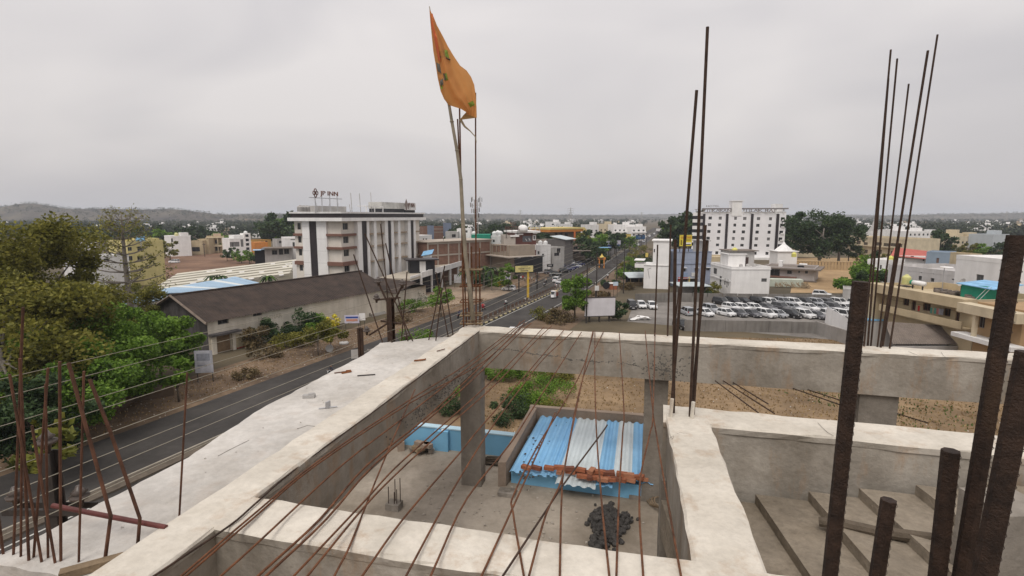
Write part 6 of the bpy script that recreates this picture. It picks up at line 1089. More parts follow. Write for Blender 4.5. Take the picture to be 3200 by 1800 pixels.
# trees in the town: shared crowns
TV = [make_tree(200+k, 9, 4.2+.4*(k % 3), 1.6, 16, 900, .62, [LDK, LDK, LG, LOL, LDK, LG][k], bark, .2, .32, 6, hollow=.3) for k in range(6)]
mid = [(1790, 230, 9, 0), (1830, 235, 11, 1), (1850, 225, 10, 4), (1868, 245, 12, 2), (1890, 260, 13, 0), (1905, 255, 11, 1), (1925, 275, 11, 4), (1815, 260, 12, 3), (1840, 280, 13, 0), (1690, 250, 11, 4), (1705, 260, 12, 0), (1680, 290, 12, 1), (1660, 300, 11, 2), (1860, 215, 8, 4), (1880, 208, 7, 0), (1950, 310, 10, 1), (1970, 300, 9, 2),
 (2110, 285, 20, 0), (2140, 275, 21, 4), (2160, 280, 22, 1), (2128, 300, 17, 2), (2150, 330, 18, 0), (2090, 320, 14, 4), (2470, 250, 19, 4), (2490, 275, 15, 1), (2460, 285, 20, 0), (2510, 300, 14, 4), (2740, 150, 9, 2), (2760, 158, 9, 4), (2665, 225, 10, 4), (2695, 300, 12, 0), (2720, 315, 12, 4), (2690, 230, 7, 3), (2935, 255, 13, 4), (2955, 250, 12, 0), (2910, 265, 9, 3), (2780, 200, 6, 3),
 (860, 330, 21, 4), (880, 320, 22, 1), (835, 340, 18, 0), (905, 330, 19, 2), (690, 300, 11, 2), (708, 295, 9, 5), (720, 240, 6, 0), (745, 225, 6, 5), (770, 222, 6, 2), (795, 220, 5, 0), (700, 235, 5, 4), (640, 360, 13, 1), (600, 350, 13, 4), (560, 360, 13, 0), (510, 300, 13, 2), (480, 320, 14, 1), (520, 240, 9, 3), (440, 330, 12, 4), (400, 350, 13, 0), (350, 340, 12, 1), (300, 360, 12, 4), (260, 350, 11, 2), (210, 340, 12, 0), (1420, 300, 13, 0), (1440, 310, 14, 4), (1520, 340, 14, 1), (1545, 330, 14, 4), (1580, 360, 15, 0), (1280, 330, 9, 2), (1740, 330, 13, 1), (1770, 345, 13, 0), (3050, 240, 8, 3), (3090, 235, 8, 2), (3130, 230, 8, 4), (3165, 235, 9, 0), (3010, 245, 7, 3), (2870, 250, 7, 3), (2840, 240, 6, 3)]
side = lambda u: 'left of the hotel' if u < 1063 else 'between the hotel and the road' if u < 1600 else 'along the far road' if u < 2200 else 'beyond the tall white hotel' if u < 2700 else 'beyond the college at the right'
cnt = {}; mid.sort(key=lambda q: q[0])
for (u, y, H, k) in mid:
    s = side(u); i = cnt.get(s, 0); cnt[s] = i+1; p = G2(u, y); put_tree(TV[k][0], TV[k][1], f'mid-distance leafy tree {s}, {ORD[min(i, len(ORD)-1)]} from the left there', p, random.uniform(0, 6), H/9, 'trees among the houses')
put_tree(*make_tree(300, 23.5, 12.5, 5, 40, 12000, .62, LDK, bark_gr, .6, .26, 16), 'huge dark spreading tree beyond the dry field', G2(2575, 214)); put_tree(*make_tree(301, 20.5, 8.5, 5, 26, 7000, .62, LDK, bark_gr, .5, .28, 12), 'second huge dark tree at its right beyond the dry field', G2(2632, 220)); put_tree(*make_tree(302, 8.5, 6.0, .8, 24, 6000, .45, LG, bark, .2, .3, 8), 'broad green tree at the edge of the dry field beside the far bars', G2(2705, 128))
put_tree(*make_tree(303, 7.5, 5.0, .8, 18, 4000, .45, LDK, bark, .2, .3, 8), 'dark green tree beside the broad green field tree', G2(2745, 124))
for k, (u, v) in enumerate(((2595, 814), (2540, 815), (2668, 800))):   # pale trunks and lamp posts by the college
    pass
# far wood, scrub and houses that read as one mass
def scatter(n, v0, v1, u0=-700, u1=3900, seed=1):
    r = np.random.default_rng(seed); v = v0+(v1-v0)*r.random(n)**1.15; u = r.uniform(u0, u1, n); y = CH*F/(v-674.); x = (u-1600)/F*y*1.0; return x, y, u, r
def ok(x, y):
    d = np.stack([x-R0.x, y-R0.y], 1); t = d[:, 0]*RT.x+d[:, 1]*RT.y; t2 = t-(y-R0.y-100)*-.02; return ~((t2 > -22) & (t2 < 34))
x, y, u, r = scatter(8200, 678.5, 745, seed=3); mk = ok(x, y) & (y > 300); x, y = x[mk], y[mk]; n = len(x); h = r.uniform(5, 12, n)*(1+.0001*y); k = 46
g3 = r.normal(size=(n, k, 3)); g3 /= np.linalg.norm(g3, axis=2)[:, :, None]; g3 *= (r.random((n, k))**.4)[:, :, None]
hp = np.array([tuple(q) for q in HP if q.y > 600]); hp = hp[rng.random(len(hp)) < .8]; hr = rng.normal(size=(len(hp), 14, 3))*[3.2, 3.2, 2.0]; HC = (hp[:, None, :]+[0, 0, 2.5]+hr).reshape(-1, 3)
C = np.stack([x, y, h*.55], 1)[:, None, :]+g3*np.stack([h*.55, h*.55, h*.45], 1)[:, None, :]
o = place('distant_wood', leafmesh('distant_wood', np.concatenate([C.reshape(-1, 3), HC]), 1.9, LFAR, .5, 1.4, 8)); kind(tag(o, 'hazy belt of distant trees below the horizon', 'wood'), 'stuff')
x, y, u, r = scatter(1150, 682, 742, seed=5); mk = ok(x, y) & (y > 330); x, y = x[mk], y[mk]; b = MB()
dens = [(-700, 400, .12), (400, 1100, .22), (1100, 2000, .36), (2000, 2500, .3), (2500, 3900, .55)]
for i in range(len(x)):
    uu = 1600+x[i]/y[i]*F; pr = [d for a, c, d in dens if a <= uu < c]; 
    if not pr or random.random() > pr[0]: continue
    w_, d_, h_ = random.uniform(7, 15), random.uniform(6, 10), random.choice((3.6, 6.6, 7, 9.8)); rz = random.choice((.2, -.3, .32, .9)); b.mi = random.choice((0, 0, 0, 0, 1, 2, 3)); c = Vector((x[i], y[i], 0))
    b.box(c+Vector((0, 0, h_/2)), (w_, d_, h_), rz); b.box(c+Vector((w_*.2*math.cos(rz), w_*.2*math.sin(rz), h_+1.1)), (w_*.35, d_*.4, 2.2), rz); mi = b.mi; b.mi = 4
    for j in range(int(h_/3.2)):
        for s_ in (-.28, .05, .3):
            q = Matrix.Rotation(rz, 2) @ Vector((w_*s_, -d_/2-.02)); b.box(c+Vector((q.x, q.y, 3.2*j+1.7)), (1.5, .08, 1.2), rz)
kind(tag(b.build('distant_houses', [white, cream, white2, M('distant_tan', (.40, .32, .24), .1, .05), glass]), 'scatter of small pale houses across the distant town', 'houses'), 'stuff')
b = MB(); 
for i in range(34): b.box((P(60+i*9, 0, 0).x*0+(60+i*9-1600)/F*2300, 2300+random.uniform(-20, 20), 22+random.uniform(-1, 2)), (10, 12, 26+random.uniform(-4, 6)))
kind(tag(b.build('distant_flats', M('distant_flats', (.42, .39, .38), .1, .01)), 'row of identical pale flats below the left hill', 'flats'), 'stuff')
# scrub and grasses
def tufts(name, label, pts, hgt, mat, seed): 
    C = np.array(pts); C[:, 2] += hgt*.4; o = place(name, leafmesh(name, C, hgt, mat, 1.6, 2.4, seed)); return kind(tag(o, label, 'grass'), 'stuff')
def inpoly(n, poly, seed):
    rr = random.Random(seed); xs = [p[0] for p in poly]; ys = [p[1] for p in poly]; out_ = []
    while len(out_) < n:
        x, y = rr.uniform(min(xs), max(xs)), rr.uniform(min(ys), max(ys)); c = False; j = len(poly)-1
        for i in range(len(poly)):
            if (poly[i][1] > y) != (poly[j][1] > y) and x < (poly[j][0]-poly[i][0])*(y-poly[i][1])/(poly[j][1]-poly[i][1])+poly[i][0]: c = not c
            j = i
        if c: out_.append((x, y, 0.0))
    return out_
tufts('dry_grass', 'dry straw grass over the lot beyond the building', inpoly(26000, [(-6, 26), (0, 92), (32, 86), (60, 84), (70, 40), (40, 16)], 1), .13, GRASSD, 1)
tufts('green_grass', 'patchy green grass along the yard wall', inpoly(1800, [(22, 80), (50, 78), (56, 66), (40, 40), (30, 60)], 2), .16, GRASS, 2)
tufts('verge_weeds', 'thin dry weeds on the left road verge', inpoly(4000, [tuple(road(-9, -10))[:2], tuple(road(-1, -10))[:2], tuple(road(-1, 95))[:2], tuple(road(-9, 95))[:2]], 3), .12, GRASSD, 3)
tufts('field_scrub', 'brown thorny scrub over the field at the right', [(x+random.gauss(0, .9), y+random.gauss(0, .9), random.random()*1.6) for (x, y, z) in inpoly(420, [P(2830, 806)[:2], P(3330, 822)[:2], P(3330, 762)[:2], P(2850, 760)[:2]], 4) for _ in range(14)], .7, LDRY, 4)
tufts('field_scrub', 'dark green scrub patches over the field at the right', [(x+random.gauss(0, 1.1), y+random.gauss(0, 1.1), random.random()*2.4) for (x, y, z) in inpoly(150, [P(2830, 800)[:2], P(3330, 815)[:2], P(3330, 765)[:2], P(2850, 762)[:2]], 5) for _ in range(26)], .7, LDK, 5)
st_ = MB()
for (x, y, z) in inpoly(600, [tuple(road(-8.5, -5))[:2], tuple(road(-.3, -5))[:2], tuple(road(-.3, 80))[:2], tuple(road(-8.5, 80))[:2]], 6): vs, fs = random.choice(rk); s = random.uniform(.4, 1.7); st_.add([v*s+Vector((x, y, .02)) for v in vs], fs)
kind(tag(st_.build('verge_stones', M('pale_stones', (.40, .35, .29), .3, 2)), 'pale stones and litter strewn along the dirt verge', 'stones'), 'stuff')
st_ = MB()
for (x, y, z) in inpoly(500, [(-2, 28), (0, 80), (45, 80), (50, 30)], 9): vs, fs = random.choice(rk); s = random.uniform(.4, 1.3); st_.add([v*s+Vector((x, y, .02)) for v in vs], fs)
kind(tag(st_.build('lot_litter', M('pale_litter', (.55, .52, .48), .3, 2)), 'pale litter and stones on the dry lot', 'litter'), 'stuff')
# ------------------------------------------------------------------ vehicles
paints = {k: M('car_'+k, c, .03, .5, .22, spec=.6) for k, c in dict(white=(.72, .72, .72), silver=(.36, .37, .39), grey=(.10, .10, .11), black=(.018, .018, .02), navy=(.02, .025, .09), red=(.3, .02, .02)).items()}
lampm = M('lamp_glass', (.6, .6, .58), .1, 2, .15); tailm = M('tail_red', (.35, .02, .015), .1, 2, .25)
KIND = dict(suv=(4.3, .89, 1.68, 1.02, [-2.15, -2.05, -1.2, .75, 1.25, 2.0, 2.15], [.78, .98, 1.02, 1.02, 1.0, .92, .70], (-2.02, -1.75, .35, 1.15)), hatch=(3.8, .84, 1.5, .92, [-1.9, -1.82, -1.1, .55, 1.05, 1.75, 1.9], [.68, .90, .93, .93, .90, .80, .58], (-1.8, -1.5, .2, .98)), sedan=(4.4, .86, 1.46, .92, [-2.2, -2.12, -1.5, .6, 1.1, 2.0, 2.2], [.66, .90, .94, .93, .90, .78, .56], (-1.75, -1.05, .15, 1.05)), van=(4.0, .82, 1.85, 1.05, [-2.0, -1.97, -1.2, 1.1, 1.45, 1.9, 2.0], [.9, 1.04, 1.06, 1.06, 1.02, .86, .62], (-1.95, -1.85, .95, 1.5)))
CARC = {}
def carparts(kd, pc):
    if (kd, pc) in CARC: return CARC[(kd, pc)]
    L, w_, H, belt, xs, zs, (g0, g1, g2, g3_) = KIND[kd]; pm = paints[pc]; parts = []
    b = MB(); vs = []
    for i, (x, z) in enumerate(zip(xs, zs)):
        t = .86 if i in (0, len(xs)-1) else 1.0; zl = .30 if i in (0, len(xs)-1) else .22; ww = w_*t
        vs += [(x, -ww*.94, zl), (x, -ww, zl+.18), (x, -ww, z-.16), (x, -ww*.9, z), (x, ww*.9, z), (x, ww, z-.16), (x, ww, zl+.18), (x, ww*.94, zl)]
    n_ = len(xs); fs = [(i*8+j, (i+1)*8+j, (i+1)*8+(j+1) % 8, i*8+(j+1) % 8) for i in range(n_-1) for j in range(8)]+[tuple(range(8)), tuple(range(8*n_-1, 8*n_-9, -1))]
    b.add(vs, fs); parts.append(('body', b.mesh('body', pm, False), None))
    b = MB(); wb, wt_ = w_*.93, w_*.74; zb_, zt2 = belt-.02, H-.05
    b.add([(g0, -wb, zb_), (g3_, -wb, zb_), (g3_, wb, zb_), (g0, wb, zb_), (g1, -wt_, zt2), (g2, -wt_, zt2), (g2, wt_, zt2), (g1, wt_, zt2)], [(0, 1, 5, 4), (1, 2, 6, 5), (2, 3, 7, 6), (3, 0, 4, 7), (4, 5, 6, 7)]); parts.append(('glass', b.mesh('glass', glass), None))
    b = MB(); b.add([(g1-.06, -wt_-.02, zt2), (g2+.06, -wt_-.02, zt2), (g2+.06, wt_+.02, zt2), (g1-.06, wt_+.02, zt2), (g1+.05, -wt_+.06, H), (g2-.12, -wt_+.06, H), (g2-.12, wt_-.06, H), (g1+.05, wt_-.06, H)], [(3, 2, 1, 0), (0, 1, 5, 4), (1, 2, 6, 5), (2, 3, 7, 6), (3, 0, 4, 7), (4, 5, 6, 7)]); parts.append(('roof', b.mesh('roof', pm), None))
    for s in (-1, 1):
        for (xa, xb) in ((g0, g1), (g3_, g2), ((g0+g3_)/2-.1, (g1+g2)/2)): b = MB(); b.tube([(xa, s*(wb+.005), zb_), (xb, s*(wt_+.012), zt2)], .045, 4); parts.append(('pillar', b.mesh('pillar', pm), None))
    b = MB(); b.lathe([(.22, -.1), (.32, -.1), (.33, -.06), (.33, .06), (.32, .1), (.22, .1)], (0, 0, 0), 14); wmh = b.mesh('wheel', rubber); b = MB(); b.lathe([(.20, -.108), (.21, .108)], (0, 0, 0), 12); rmh = b.mesh('rim', chrome)
    for sx, sy in ((-1, -1), (-1, 1), (1, -1), (1, 1)): parts.append(('wheel', wmh, (sx*L*.31+.02, sy*(w_-.10), .33, rmh)))
    for s in (-1, 1):
        b = MB(); b.box((L/2-.10, s*w_*.66, zs[-2]-.16), (.14, w_*.36, .15), s*-.25); parts.append(('headlight', b.mesh('headlight', lampm), None))
        b = MB(); b.box((-L/2+.03, s*w_*.74, zs[1]-.1), (.1, w_*.22, .24)); parts.append(('tail_light', b.mesh('tail_light', tailm), None))
        b = MB(); b.box((g3_-.15, s*(w_+.08), belt+.06), (.1, .16, .12)); parts.append(('mirror', b.mesh('mirror', pm), None))
    b = MB(); b.box((L/2-.03, 0, zs[-1]-.12), (.09, w_*.95, .16)); parts.append(('grille', b.mesh('grille', black), None)); b = MB(); b.box((L/2-.01, 0, .36), (.12, w_*1.3, .14)); parts.append(('bumper', b.mesh('bumper', black), None)); b = MB(); b.box((L/2+.055, 0, .42), (.02, .5, .12)); b.box((-L/2-.02, 0, .6), (.02, .5, .12)); parts.append(('number_plate', b.mesh('number_plate', white), None)) 
    CARC[(kd, pc)] = parts; return parts
def car(label, loc, head, kd='suv', pc='white', group=None, cat='car', name='car'):
    o = thing(name, label, cat, (loc[0], loc[1], .016), head, group)
    for nm, me, w3 in carparts(kd, pc):
        q = place(nm, me, o)
        if w3: q.location = w3[:3]; q.rotation_euler = (math.pi/2, 0, 0); place('rim', w3[3], q)
    return o
YH = math.radians(-68)
rowsC = [('back row', [(580, 213, 'black', 'suv'), (715, 210, 'black', 'suv'), (840, 205, 'black', 'sedan'), (1010, 207, 'black', 'suv'), (1150, 222, 'white', 'suv'), (1295, 215, 'silver', 'suv'), (1420, 222, 'white', 'suv'), (1545, 220, 'black', 'suv'), (1680, 224, 'silver', 'suv'), (1805, 226, 'grey', 'suv'), (1945, 222, 'white', 'suv'), (2070, 222, 'white', 'suv'), (2310, 215, 'white', 'hatch')]),
 ('middle row', [(465, 300, 'silver', 'suv'), (690, 272, 'white', 'hatch'), (825, 280, 'white', 'hatch'), (965, 282, 'white', 'hatch'), (1100, 274, 'grey', 'sedan'), (1270, 276, 'grey', 'suv'), (1420, 278, 'silver', 'hatch'), (1600, 280, 'white', 'sedan'), (1745, 282, 'silver', 'hatch'), (1880, 282, 'grey', 'suv'), (2020, 285, 'white', 'hatch'), (2320, 300, 'white', 'suv')]),
 ('front row', [(180, 330, 'silver', 'suv'), (395, 345, 'white', 'hatch'), (640, 345, 'white', 'hatch'), (785, 350, 'grey', 'hatch'), (940, 352, 'grey', 'sedan'), (1100, 358, 'white', 'suv'), (1240, 360, 'silver', 'hatch'), (1390, 362, 'black', 'suv'), (1545, 366, 'white', 'suv'), (1690, 376, 'grey', 'hatch'), (1850, 368, 'white', 'suv'), (1985, 372, 'white', 'van'), (2340, 360, 'white', 'hatch')])]
kn = dict(suv='SUV', hatch='hatchback', sedan='saloon', van='van')
for rn, ls in rowsC:
    for i, (zx, zy, pc, kd) in enumerate(ls):
        p = P(2100+zx/3.68, 900+zy/3.68-4); p = p+Vector((.1, .9, 0))
        car(f'{pc} {kn[kd]}, {ORD[i]} from the left in the {rn} of the car yard', p, YH+random.uniform(-.09, .09)+(math.pi*.92 if (rn == 'front row' and i == 0) else 0), kd, pc, 'cars parked in the yard')
car('white hatchback facing the camera left of the car yard', P(2004, 962), math.radians(-92), 'hatch', 'white'); car('white hatchback, the right one of the facing pair left of the yard', P(2037, 964), math.radians(-92), 'hatch', 'white'); car('black box-shaped jeep parked left of the white facing pair', P(1974, 964), math.radians(-92), 'van', 'black')
car('dark SUV with red trim parked against the yard front wall', P(2131, 1026), math.radians(-80), 'suv', 'black'); car('white SUV parked in the dry field behind the yard wall', P(2568, 928), math.radians(-35), 'suv', 'white')
car('white hatchback parked on the hotel forecourt by the entrance sign', P(1590, 908), math.radians(165), 'hatch', 'white'); RH = math.pi/2-math.radians(20.5)
car('white SUV driving away on the left carriageway', P(1740, 881), RH, 'suv', 'white'); car('white hatchback driving away just behind the white SUV', P(1748, 896), RH, 'hatch', 'white'); car('white taxi seen over the far beam on the near carriageway', P(1606, 1048), RH+.1, 'sedan', 'white')
bol = car('white pickup jeep with a teal roof carrier parked by the hedge', P(868, 1052), math.radians(-28), 'suv', 'white'); part(bol, 'roof_carrier', M('teal_tarp', (.08, .36, .36), .15, 1), ((-1.3, -.7, 1.70), (.1, .7, 1.95)))
car('white car standing in the reddish field at the left', P(545, 822), math.radians(175), 'suv', 'white'); car('white van beyond the banded shed', P(825, 812), math.radians(160), 'van', 'white')
for k, (u, v, pc, kd) in enumerate(((1735, 862, 'black', 'suv'), (1765, 852, 'black', 'suv'), (1778, 845, 'navy', 'suv'), (1792, 840, 'navy', 'suv'), (1800, 836, 'silver', 'suv'), (1812, 830, 'navy', 'suv'), (1826, 824, 'grey', 'suv'), (1718, 856, 'grey', 'suv'), (1755, 838, 'navy', 'van'), (1770, 832, 'black', 'van'), (1785, 826, 'white', 'van'), (1842, 816, 'black', 'sedan'), (1855, 812, 'grey', 'suv'))): car(f'{pc} {kn[kd]} parked before the left roadside shops, {ORD[k]} of that crowd', P(u, v), RH+math.radians(-70)+random.uniform(-.15, .15), kd, pc, 'vehicles parked at the shops')
for k, (u, v, s, lb) in enumerate(((1994, 768, 'white', 'white car on the far road below the blue billboard'), (2012, 757, 'silver', 'silver car waiting under the blue billboard'), (2030, 740, 'white', 'white van coming along the far road'), (2045, 733, 'white', 'white truck-like van farthest along the road'))): car(lb, P(u, v), RH+math.pi, 'van' if k > 1 else 'hatch', s)
# scrap car shell
sc1 = thing('scrap_car_shell', 'crumpled white stripped car shell lying before the yard', 'scrap', P(1998, 1000), .2); b = MB(); rr = random.Random(3)
b.add([(x+rr.uniform(-.15, .15), y+rr.uniform(-.1, .1), .25+.5*math.exp(-((x-.3)/1.2)**2)+rr.uniform(-.12, .12)) for y in (-.8, -.3, .3, .8) for x in (-2, -1.3, -.6, 0, .7, 1.4, 2.1)], [(j*7+i, j*7+i+1, j*7+i+8, j*7+i+7) for j in range(3) for i in range(6) if (i, j) not in ((2, 1), (4, 1))]); q = b.build('shell', white, sc1); q.modifiers.new('t', 'SOLIDIFY').thickness = .06; b = MB(); b.box((.6, .9, .12), (1.6, .5, .14), .5); b.build('bumper', white, sc1); b = MB(); b.box((-1.6, .6, .2), (.5, .5, .3), .3); b.build('engine_piece', black, sc1)
# goods three-wheeler
tw = thing('goods_rickshaw', 'white three-wheeled goods carrier loaded with sacks coming along the near carriageway', 'rickshaw', P(1731, 931), RH+math.pi)
b = MB(); b.add([(1.5, -.35, .35), (1.5, .35, .35), (.5, -.65, .3), (.5, .65, .3), (1.35, -.32, 1.0), (1.35, .32, 1.0), (1.05, -.5, 1.75), (1.05, .5, 1.75), (.4, -.6, 1.85), (.4, .6, 1.85)], [(0, 1, 5, 4), (2, 0, 4, 6, 8), (1, 3, 9, 7, 5), (6, 7, 9, 8), (3, 2, 8, 9)]); b.build('cab', paints['white'], tw); b = MB(); b.quad((1.36, -.31, 1.02), (1.36, .31, 1.02), (1.07, .47, 1.7), (1.07, -.47, 1.7)); b.build('windscreen', glass, tw)
part(tw, 'cargo_bed', M('bed_red', (.22, .05, .03), .2, 1), ((-1.5, -.72, .5), (.35, .72, .62)), ((-1.5, -.72, .62), (.35, -.66, 1.3)), ((-1.5, .66, .62), (.35, .72, 1.3)))
for k in range(6): b = MB(); b.lathe([(.1, -.22), (.34, -.16), (.38, 0), (.34, .16), (.1, .22)], (-1.1+.45*(k % 3), -.3+.6*(k//3), 1.45+.12*(k % 2)), 8); b.build('sack', M('sack_cream', (.5, .38, .25), .2, 2), tw)
b = MB(); b.lathe([(.1, -.06), (.24, -.06), (.24, .06), (.1, .06)], (0, 0, 0), 10); wm_ = b.mesh('wheel', rubber)
for q_ in ((1.15, 0, .24), (-1.0, -.6, .24), (-1.0, .6, .24)): q = place('wheel', wm_, tw, q_); q.rotation_euler = (math.pi/2, 0, 0)
# ------------------------------------------------------------------ people
def skin(name, J, E_, rad):
    me = bpy.data.meshes.new(name); me.from_pydata(J, E_, []); o = bpy.data.objects.new(name, me); col.objects.link(o); m1 = o.modifiers.new('s', 'SKIN'); m1.use_smooth_shade = True
    for i, v in enumerate(me.skin_vertices[0].data): v.radius = (rad[i], rad[i]); v.use_root = i == 0
    o.modifiers.new('d', 'SUBSURF').levels = 1; bpy.context.view_layer.update(); r_ = bpy.data.meshes.new_from_object(o.evaluated_get(bpy.context.evaluated_depsgraph_get())); bpy.data.objects.remove(o); return r_
stand = skin('standing', [(0, 0, .92), (0, 0, 1.15), (.01, 0, 1.40), (.02, 0, 1.5), (.04, 0, 1.60), (.04, 0, 1.72), (.0, .19, 1.40), (.02, .24, 1.12), (.10, .22, .88), (0, -.19, 1.40), (.0, -.25, 1.12), (.06, -.24, .86), (0, .10, .86), (.02, .12, .48), (-.02, .12, .07), (.12, .12, .03), (0, -.10, .86), (-.04, -.12, .48), (-.08, -.12, .07), (.06, -.12, .03)], [(0, 1), (1, 2), (2, 3), (3, 4), (4, 5), (2, 6), (6, 7), (7, 8), (2, 9), (9, 10), (10, 11), (0, 12), (12, 13), (13, 14), (14, 15), (0, 16), (16, 17), (17, 18), (18, 19)], [.15, .14, .15, .06, .10, .09, .07, .05, .04, .07, .05, .04, .10, .07, .05, .045, .10, .07, .05, .045])
sit = skin('sitting', [(-.1, 0, .85), (-.04, 0, 1.08), (.02, 0, 1.30), (.05, 0, 1.40), (.09, 0, 1.50), (.09, 0, 1.62), (.03, .19, 1.28), (.22, .26, 1.06), (.48, .24, 1.02), (.03, -.19, 1.28), (.22, -.26, 1.06), (.48, -.24, 1.02), (-.02, .14, .80), (.36, .22, .72), (.22, .2, .38), (.34, .2, .34), (-.02, -.14, .80), (.36, -.22, .72), (.22, -.2, .38), (.34, -.2, .34)], [(0, 1), (1, 2), (2, 3), (3, 4), (4, 5), (2, 6), (6, 7), (7, 8), (2, 9), (9, 10), (10, 11), (0, 12), (12, 13), (13, 14), (14, 15), (0, 16), (16, 17), (17, 18), (18, 19)], [.16, .14, .15, .06, .10, .09, .07, .05, .04, .07, .05, .04, .10, .07, .05, .045, .10, .07, .05, .045])
hairm = M('hair', (.015, .012, .01), .2, 8, .7); skinm = M('skin_tone', (.22, .11, .065), .1, 5, .6)
cloth = lambda nm, c: M('cloth_'+nm, c, .15, 6, .9)
def person(label, loc, head, base, shirt, trous, group=None):
    me = base.copy(); me.materials.clear(); hi = base is stand; zt2, zs_, zl = (1.62, 1.44, .9) if hi else (1.53, 1.36, .84)
    for m_ in (shirt, trous, skinm, hairm): me.materials.append(m_)
    for p in me.polygons:
        c = p.center; p.material_index = 3 if c.z > zt2 or (c.z > zs_+.06 and c.x < (.02 if hi else .06)) else 2 if c.z > zs_ else 1 if c.z < zl and abs(c.y) < (.2 if hi else .3) else 2 if (abs(c.y) > .2 and ((hi and c.z < 1.0) or (not hi and c.x > .36))) else 0
    o = bpy.data.objects.new('person', me); col.objects.link(o); o.location = loc; o.rotation_euler = (0, 0, head); return tag(o, label, 'person', group)
b = MB(); b.lathe([(.2, -.05), (.3, -.05), (.3, .05), (.2, .05)], (0, 0, 0), 14); mw = b.mesh('wheel', rubber); b = MB(); b.lathe([(.14, -.03), (.21, -.03), (.21, .03), (.14, .03)], (0, 0, 0), 10); mr_ = b.mesh('rim', chrome)
b = MB(); b.add([(-.75, -.09, .72), (-.75, .09, .72), (-.1, -.13, .74), (-.1, .13, .74), (.35, -.12, .92), (.35, .12, .92), (.42, -.06, .70), (.42, .06, .70), (-.6, -.1, .5), (-.6, .1, .5), (.3, -.12, .34), (.3, .12, .34)], [(0, 1, 3, 2), (2, 3, 5, 4), (4, 5, 7, 6), (0, 2, 10, 8), (1, 9, 11, 3), (2, 4, 6, 10), (3, 11, 7, 5), (6, 7, 11, 10), (8, 10, 11, 9), (0, 8, 9, 1)])
mbm = {k: b.mesh('body', m_) for k, m_ in dict(black=paints['black'], red=paints['red'], grey=paints['grey'], white=paints['white']).items()}
b = MB(); b.tube([(.42, -.34, 1.02), (.5, -.1, 1.04), (.5, .1, 1.04), (.42, .34, 1.02)], .02, 6); b.tube([(.5, 0, 1.03), (.72, 0, .32)], .035, 6); mhb = b.mesh('handlebar', chrome); b = MB(); b.lathe([(.02, -.05), (.09, -.03), (.1, .04), (.06, .06)], (0, 0, 0), 10); mhl = b.mesh('headlight', lampm); b = MB(); b.box((-.8, 0, .72), (.06, .14, .1)); mtl = b.mesh('tail_light', tailm)
def moto(label, loc, head, pc='black', grp='motorcycles on the road'):
    o = thing('motorcycle', label, 'motorcycle', (loc[0], loc[1], .016), head, grp); place('body', mbm[pc], o); place('handlebar', mhb, o); place('tail_light', mtl, o); q = place('headlight', mhl, o, (.55, 0, .9)); q.rotation_euler = (0, math.pi/2, 0)
    for x in (.7, -.62): q = place('wheel', mw, o, (x, 0, .3)); q.rotation_euler = (math.pi/2, 0, 0); place('rim', mr_, q)
    return o
ril = [((1436, 994), 0, 'black', cloth('navy', (.03, .035, .08)), cloth('dark', (.03, .03, .035)), 'dark blue jacket', 'nearest the tied corner bars'), ((1511, 969), 0, 'red', cloth('pink', (.55, .25, .22)), cloth('dark', (.03, .03, .035)), 'pale pink shirt', 'ahead of the dark blue jacket rider'), ((1581, 957), 0, 'black', cloth('pale_grey', (.42, .42, .42)), cloth('dark', (.03, .03, .035)), 'pale grey shirt', 'beside the median railing'), ((1702, 896), math.pi, 'black', cloth('dark', (.03, .03, .035)), cloth('dark', (.03, .03, .035)), 'black clothes', 'near the yellow post sign'), ((1706, 884), math.pi, 'grey', cloth('tan', (.35, .26, .18)), cloth('dark', (.03, .03, .035)), 'tan shirt', 'just behind the black-clad rider'), ((1677, 888), math.pi, 'black', cloth('blue', (.10, .16, .28)), cloth('dark', (.03, .03, .035)), 'blue shirt', 'at the road edge below the black billboard'), ((1899, 870), 0, 'grey', cloth('white', (.6, .6, .6)), cloth('dark', (.03, .03, .035)), 'white shirt', 'alone on the right carriageway'), ((1979, 798), math.pi, 'black', cloth('white', (.6, .6, .6)), cloth('dark', (.03, .03, .035)), 'white top', 'far off before the tower house'), ((1035, 1180), math.pi, 'black', cloth('black_white', (.05, .05, .06)), cloth('dark', (.03, .03, .035)), 'black vest', 'just beyond the slab edge')]
for (uv, dh, pc, sh_, tr_, ds, wh) in ril:
    p = P(*uv); hd = RH+dh; moto(f'{pc} motorcycle {wh}', p, hd, pc); person(f'rider in {ds} {wh}', p+Vector((-.12*math.cos(hd), -.12*math.sin(hd), .02)), hd, sit, sh_, tr_)
p = P(1511, 969); person('pillion passenger in red behind the rider in pale pink', p+Vector((-.55*math.cos(RH), -.55*math.sin(RH), .05)), RH, sit, cloth('red', (.4, .03, .04)), cloth('red', (.4, .03, .04)))
shr = ['white', 'red', 'pale_grey', 'blue', 'pink', 'white', 'tan', 'navy']
for k, (u, v) in enumerate(((1628, 878), (1634, 876), (1640, 880), (1646, 876), (1655, 882), (1662, 880), (1668, 884), (1684, 874))): person(f'bystander in {shr[k].replace("_", " ")} at the stall under the black billboard, {ORD[k]} from the left', P(u, v), random.uniform(0, 6), stand, MC['cloth_'+shr[k]], MC['cloth_dark'])
p = Q(1386, 752, 161.5); f = fac_uy(1336, 158, 1534, 178); x, z = f.pix(1386, 753, 1.5); p = f.o+f.ex*x+f.ey*1.5; p.z = f.pix(1430, 754)[1]+.25; person('worker in white standing on the brick shell roof', p, .3, stand, MC['cloth_white'], MC['cloth_dark'])
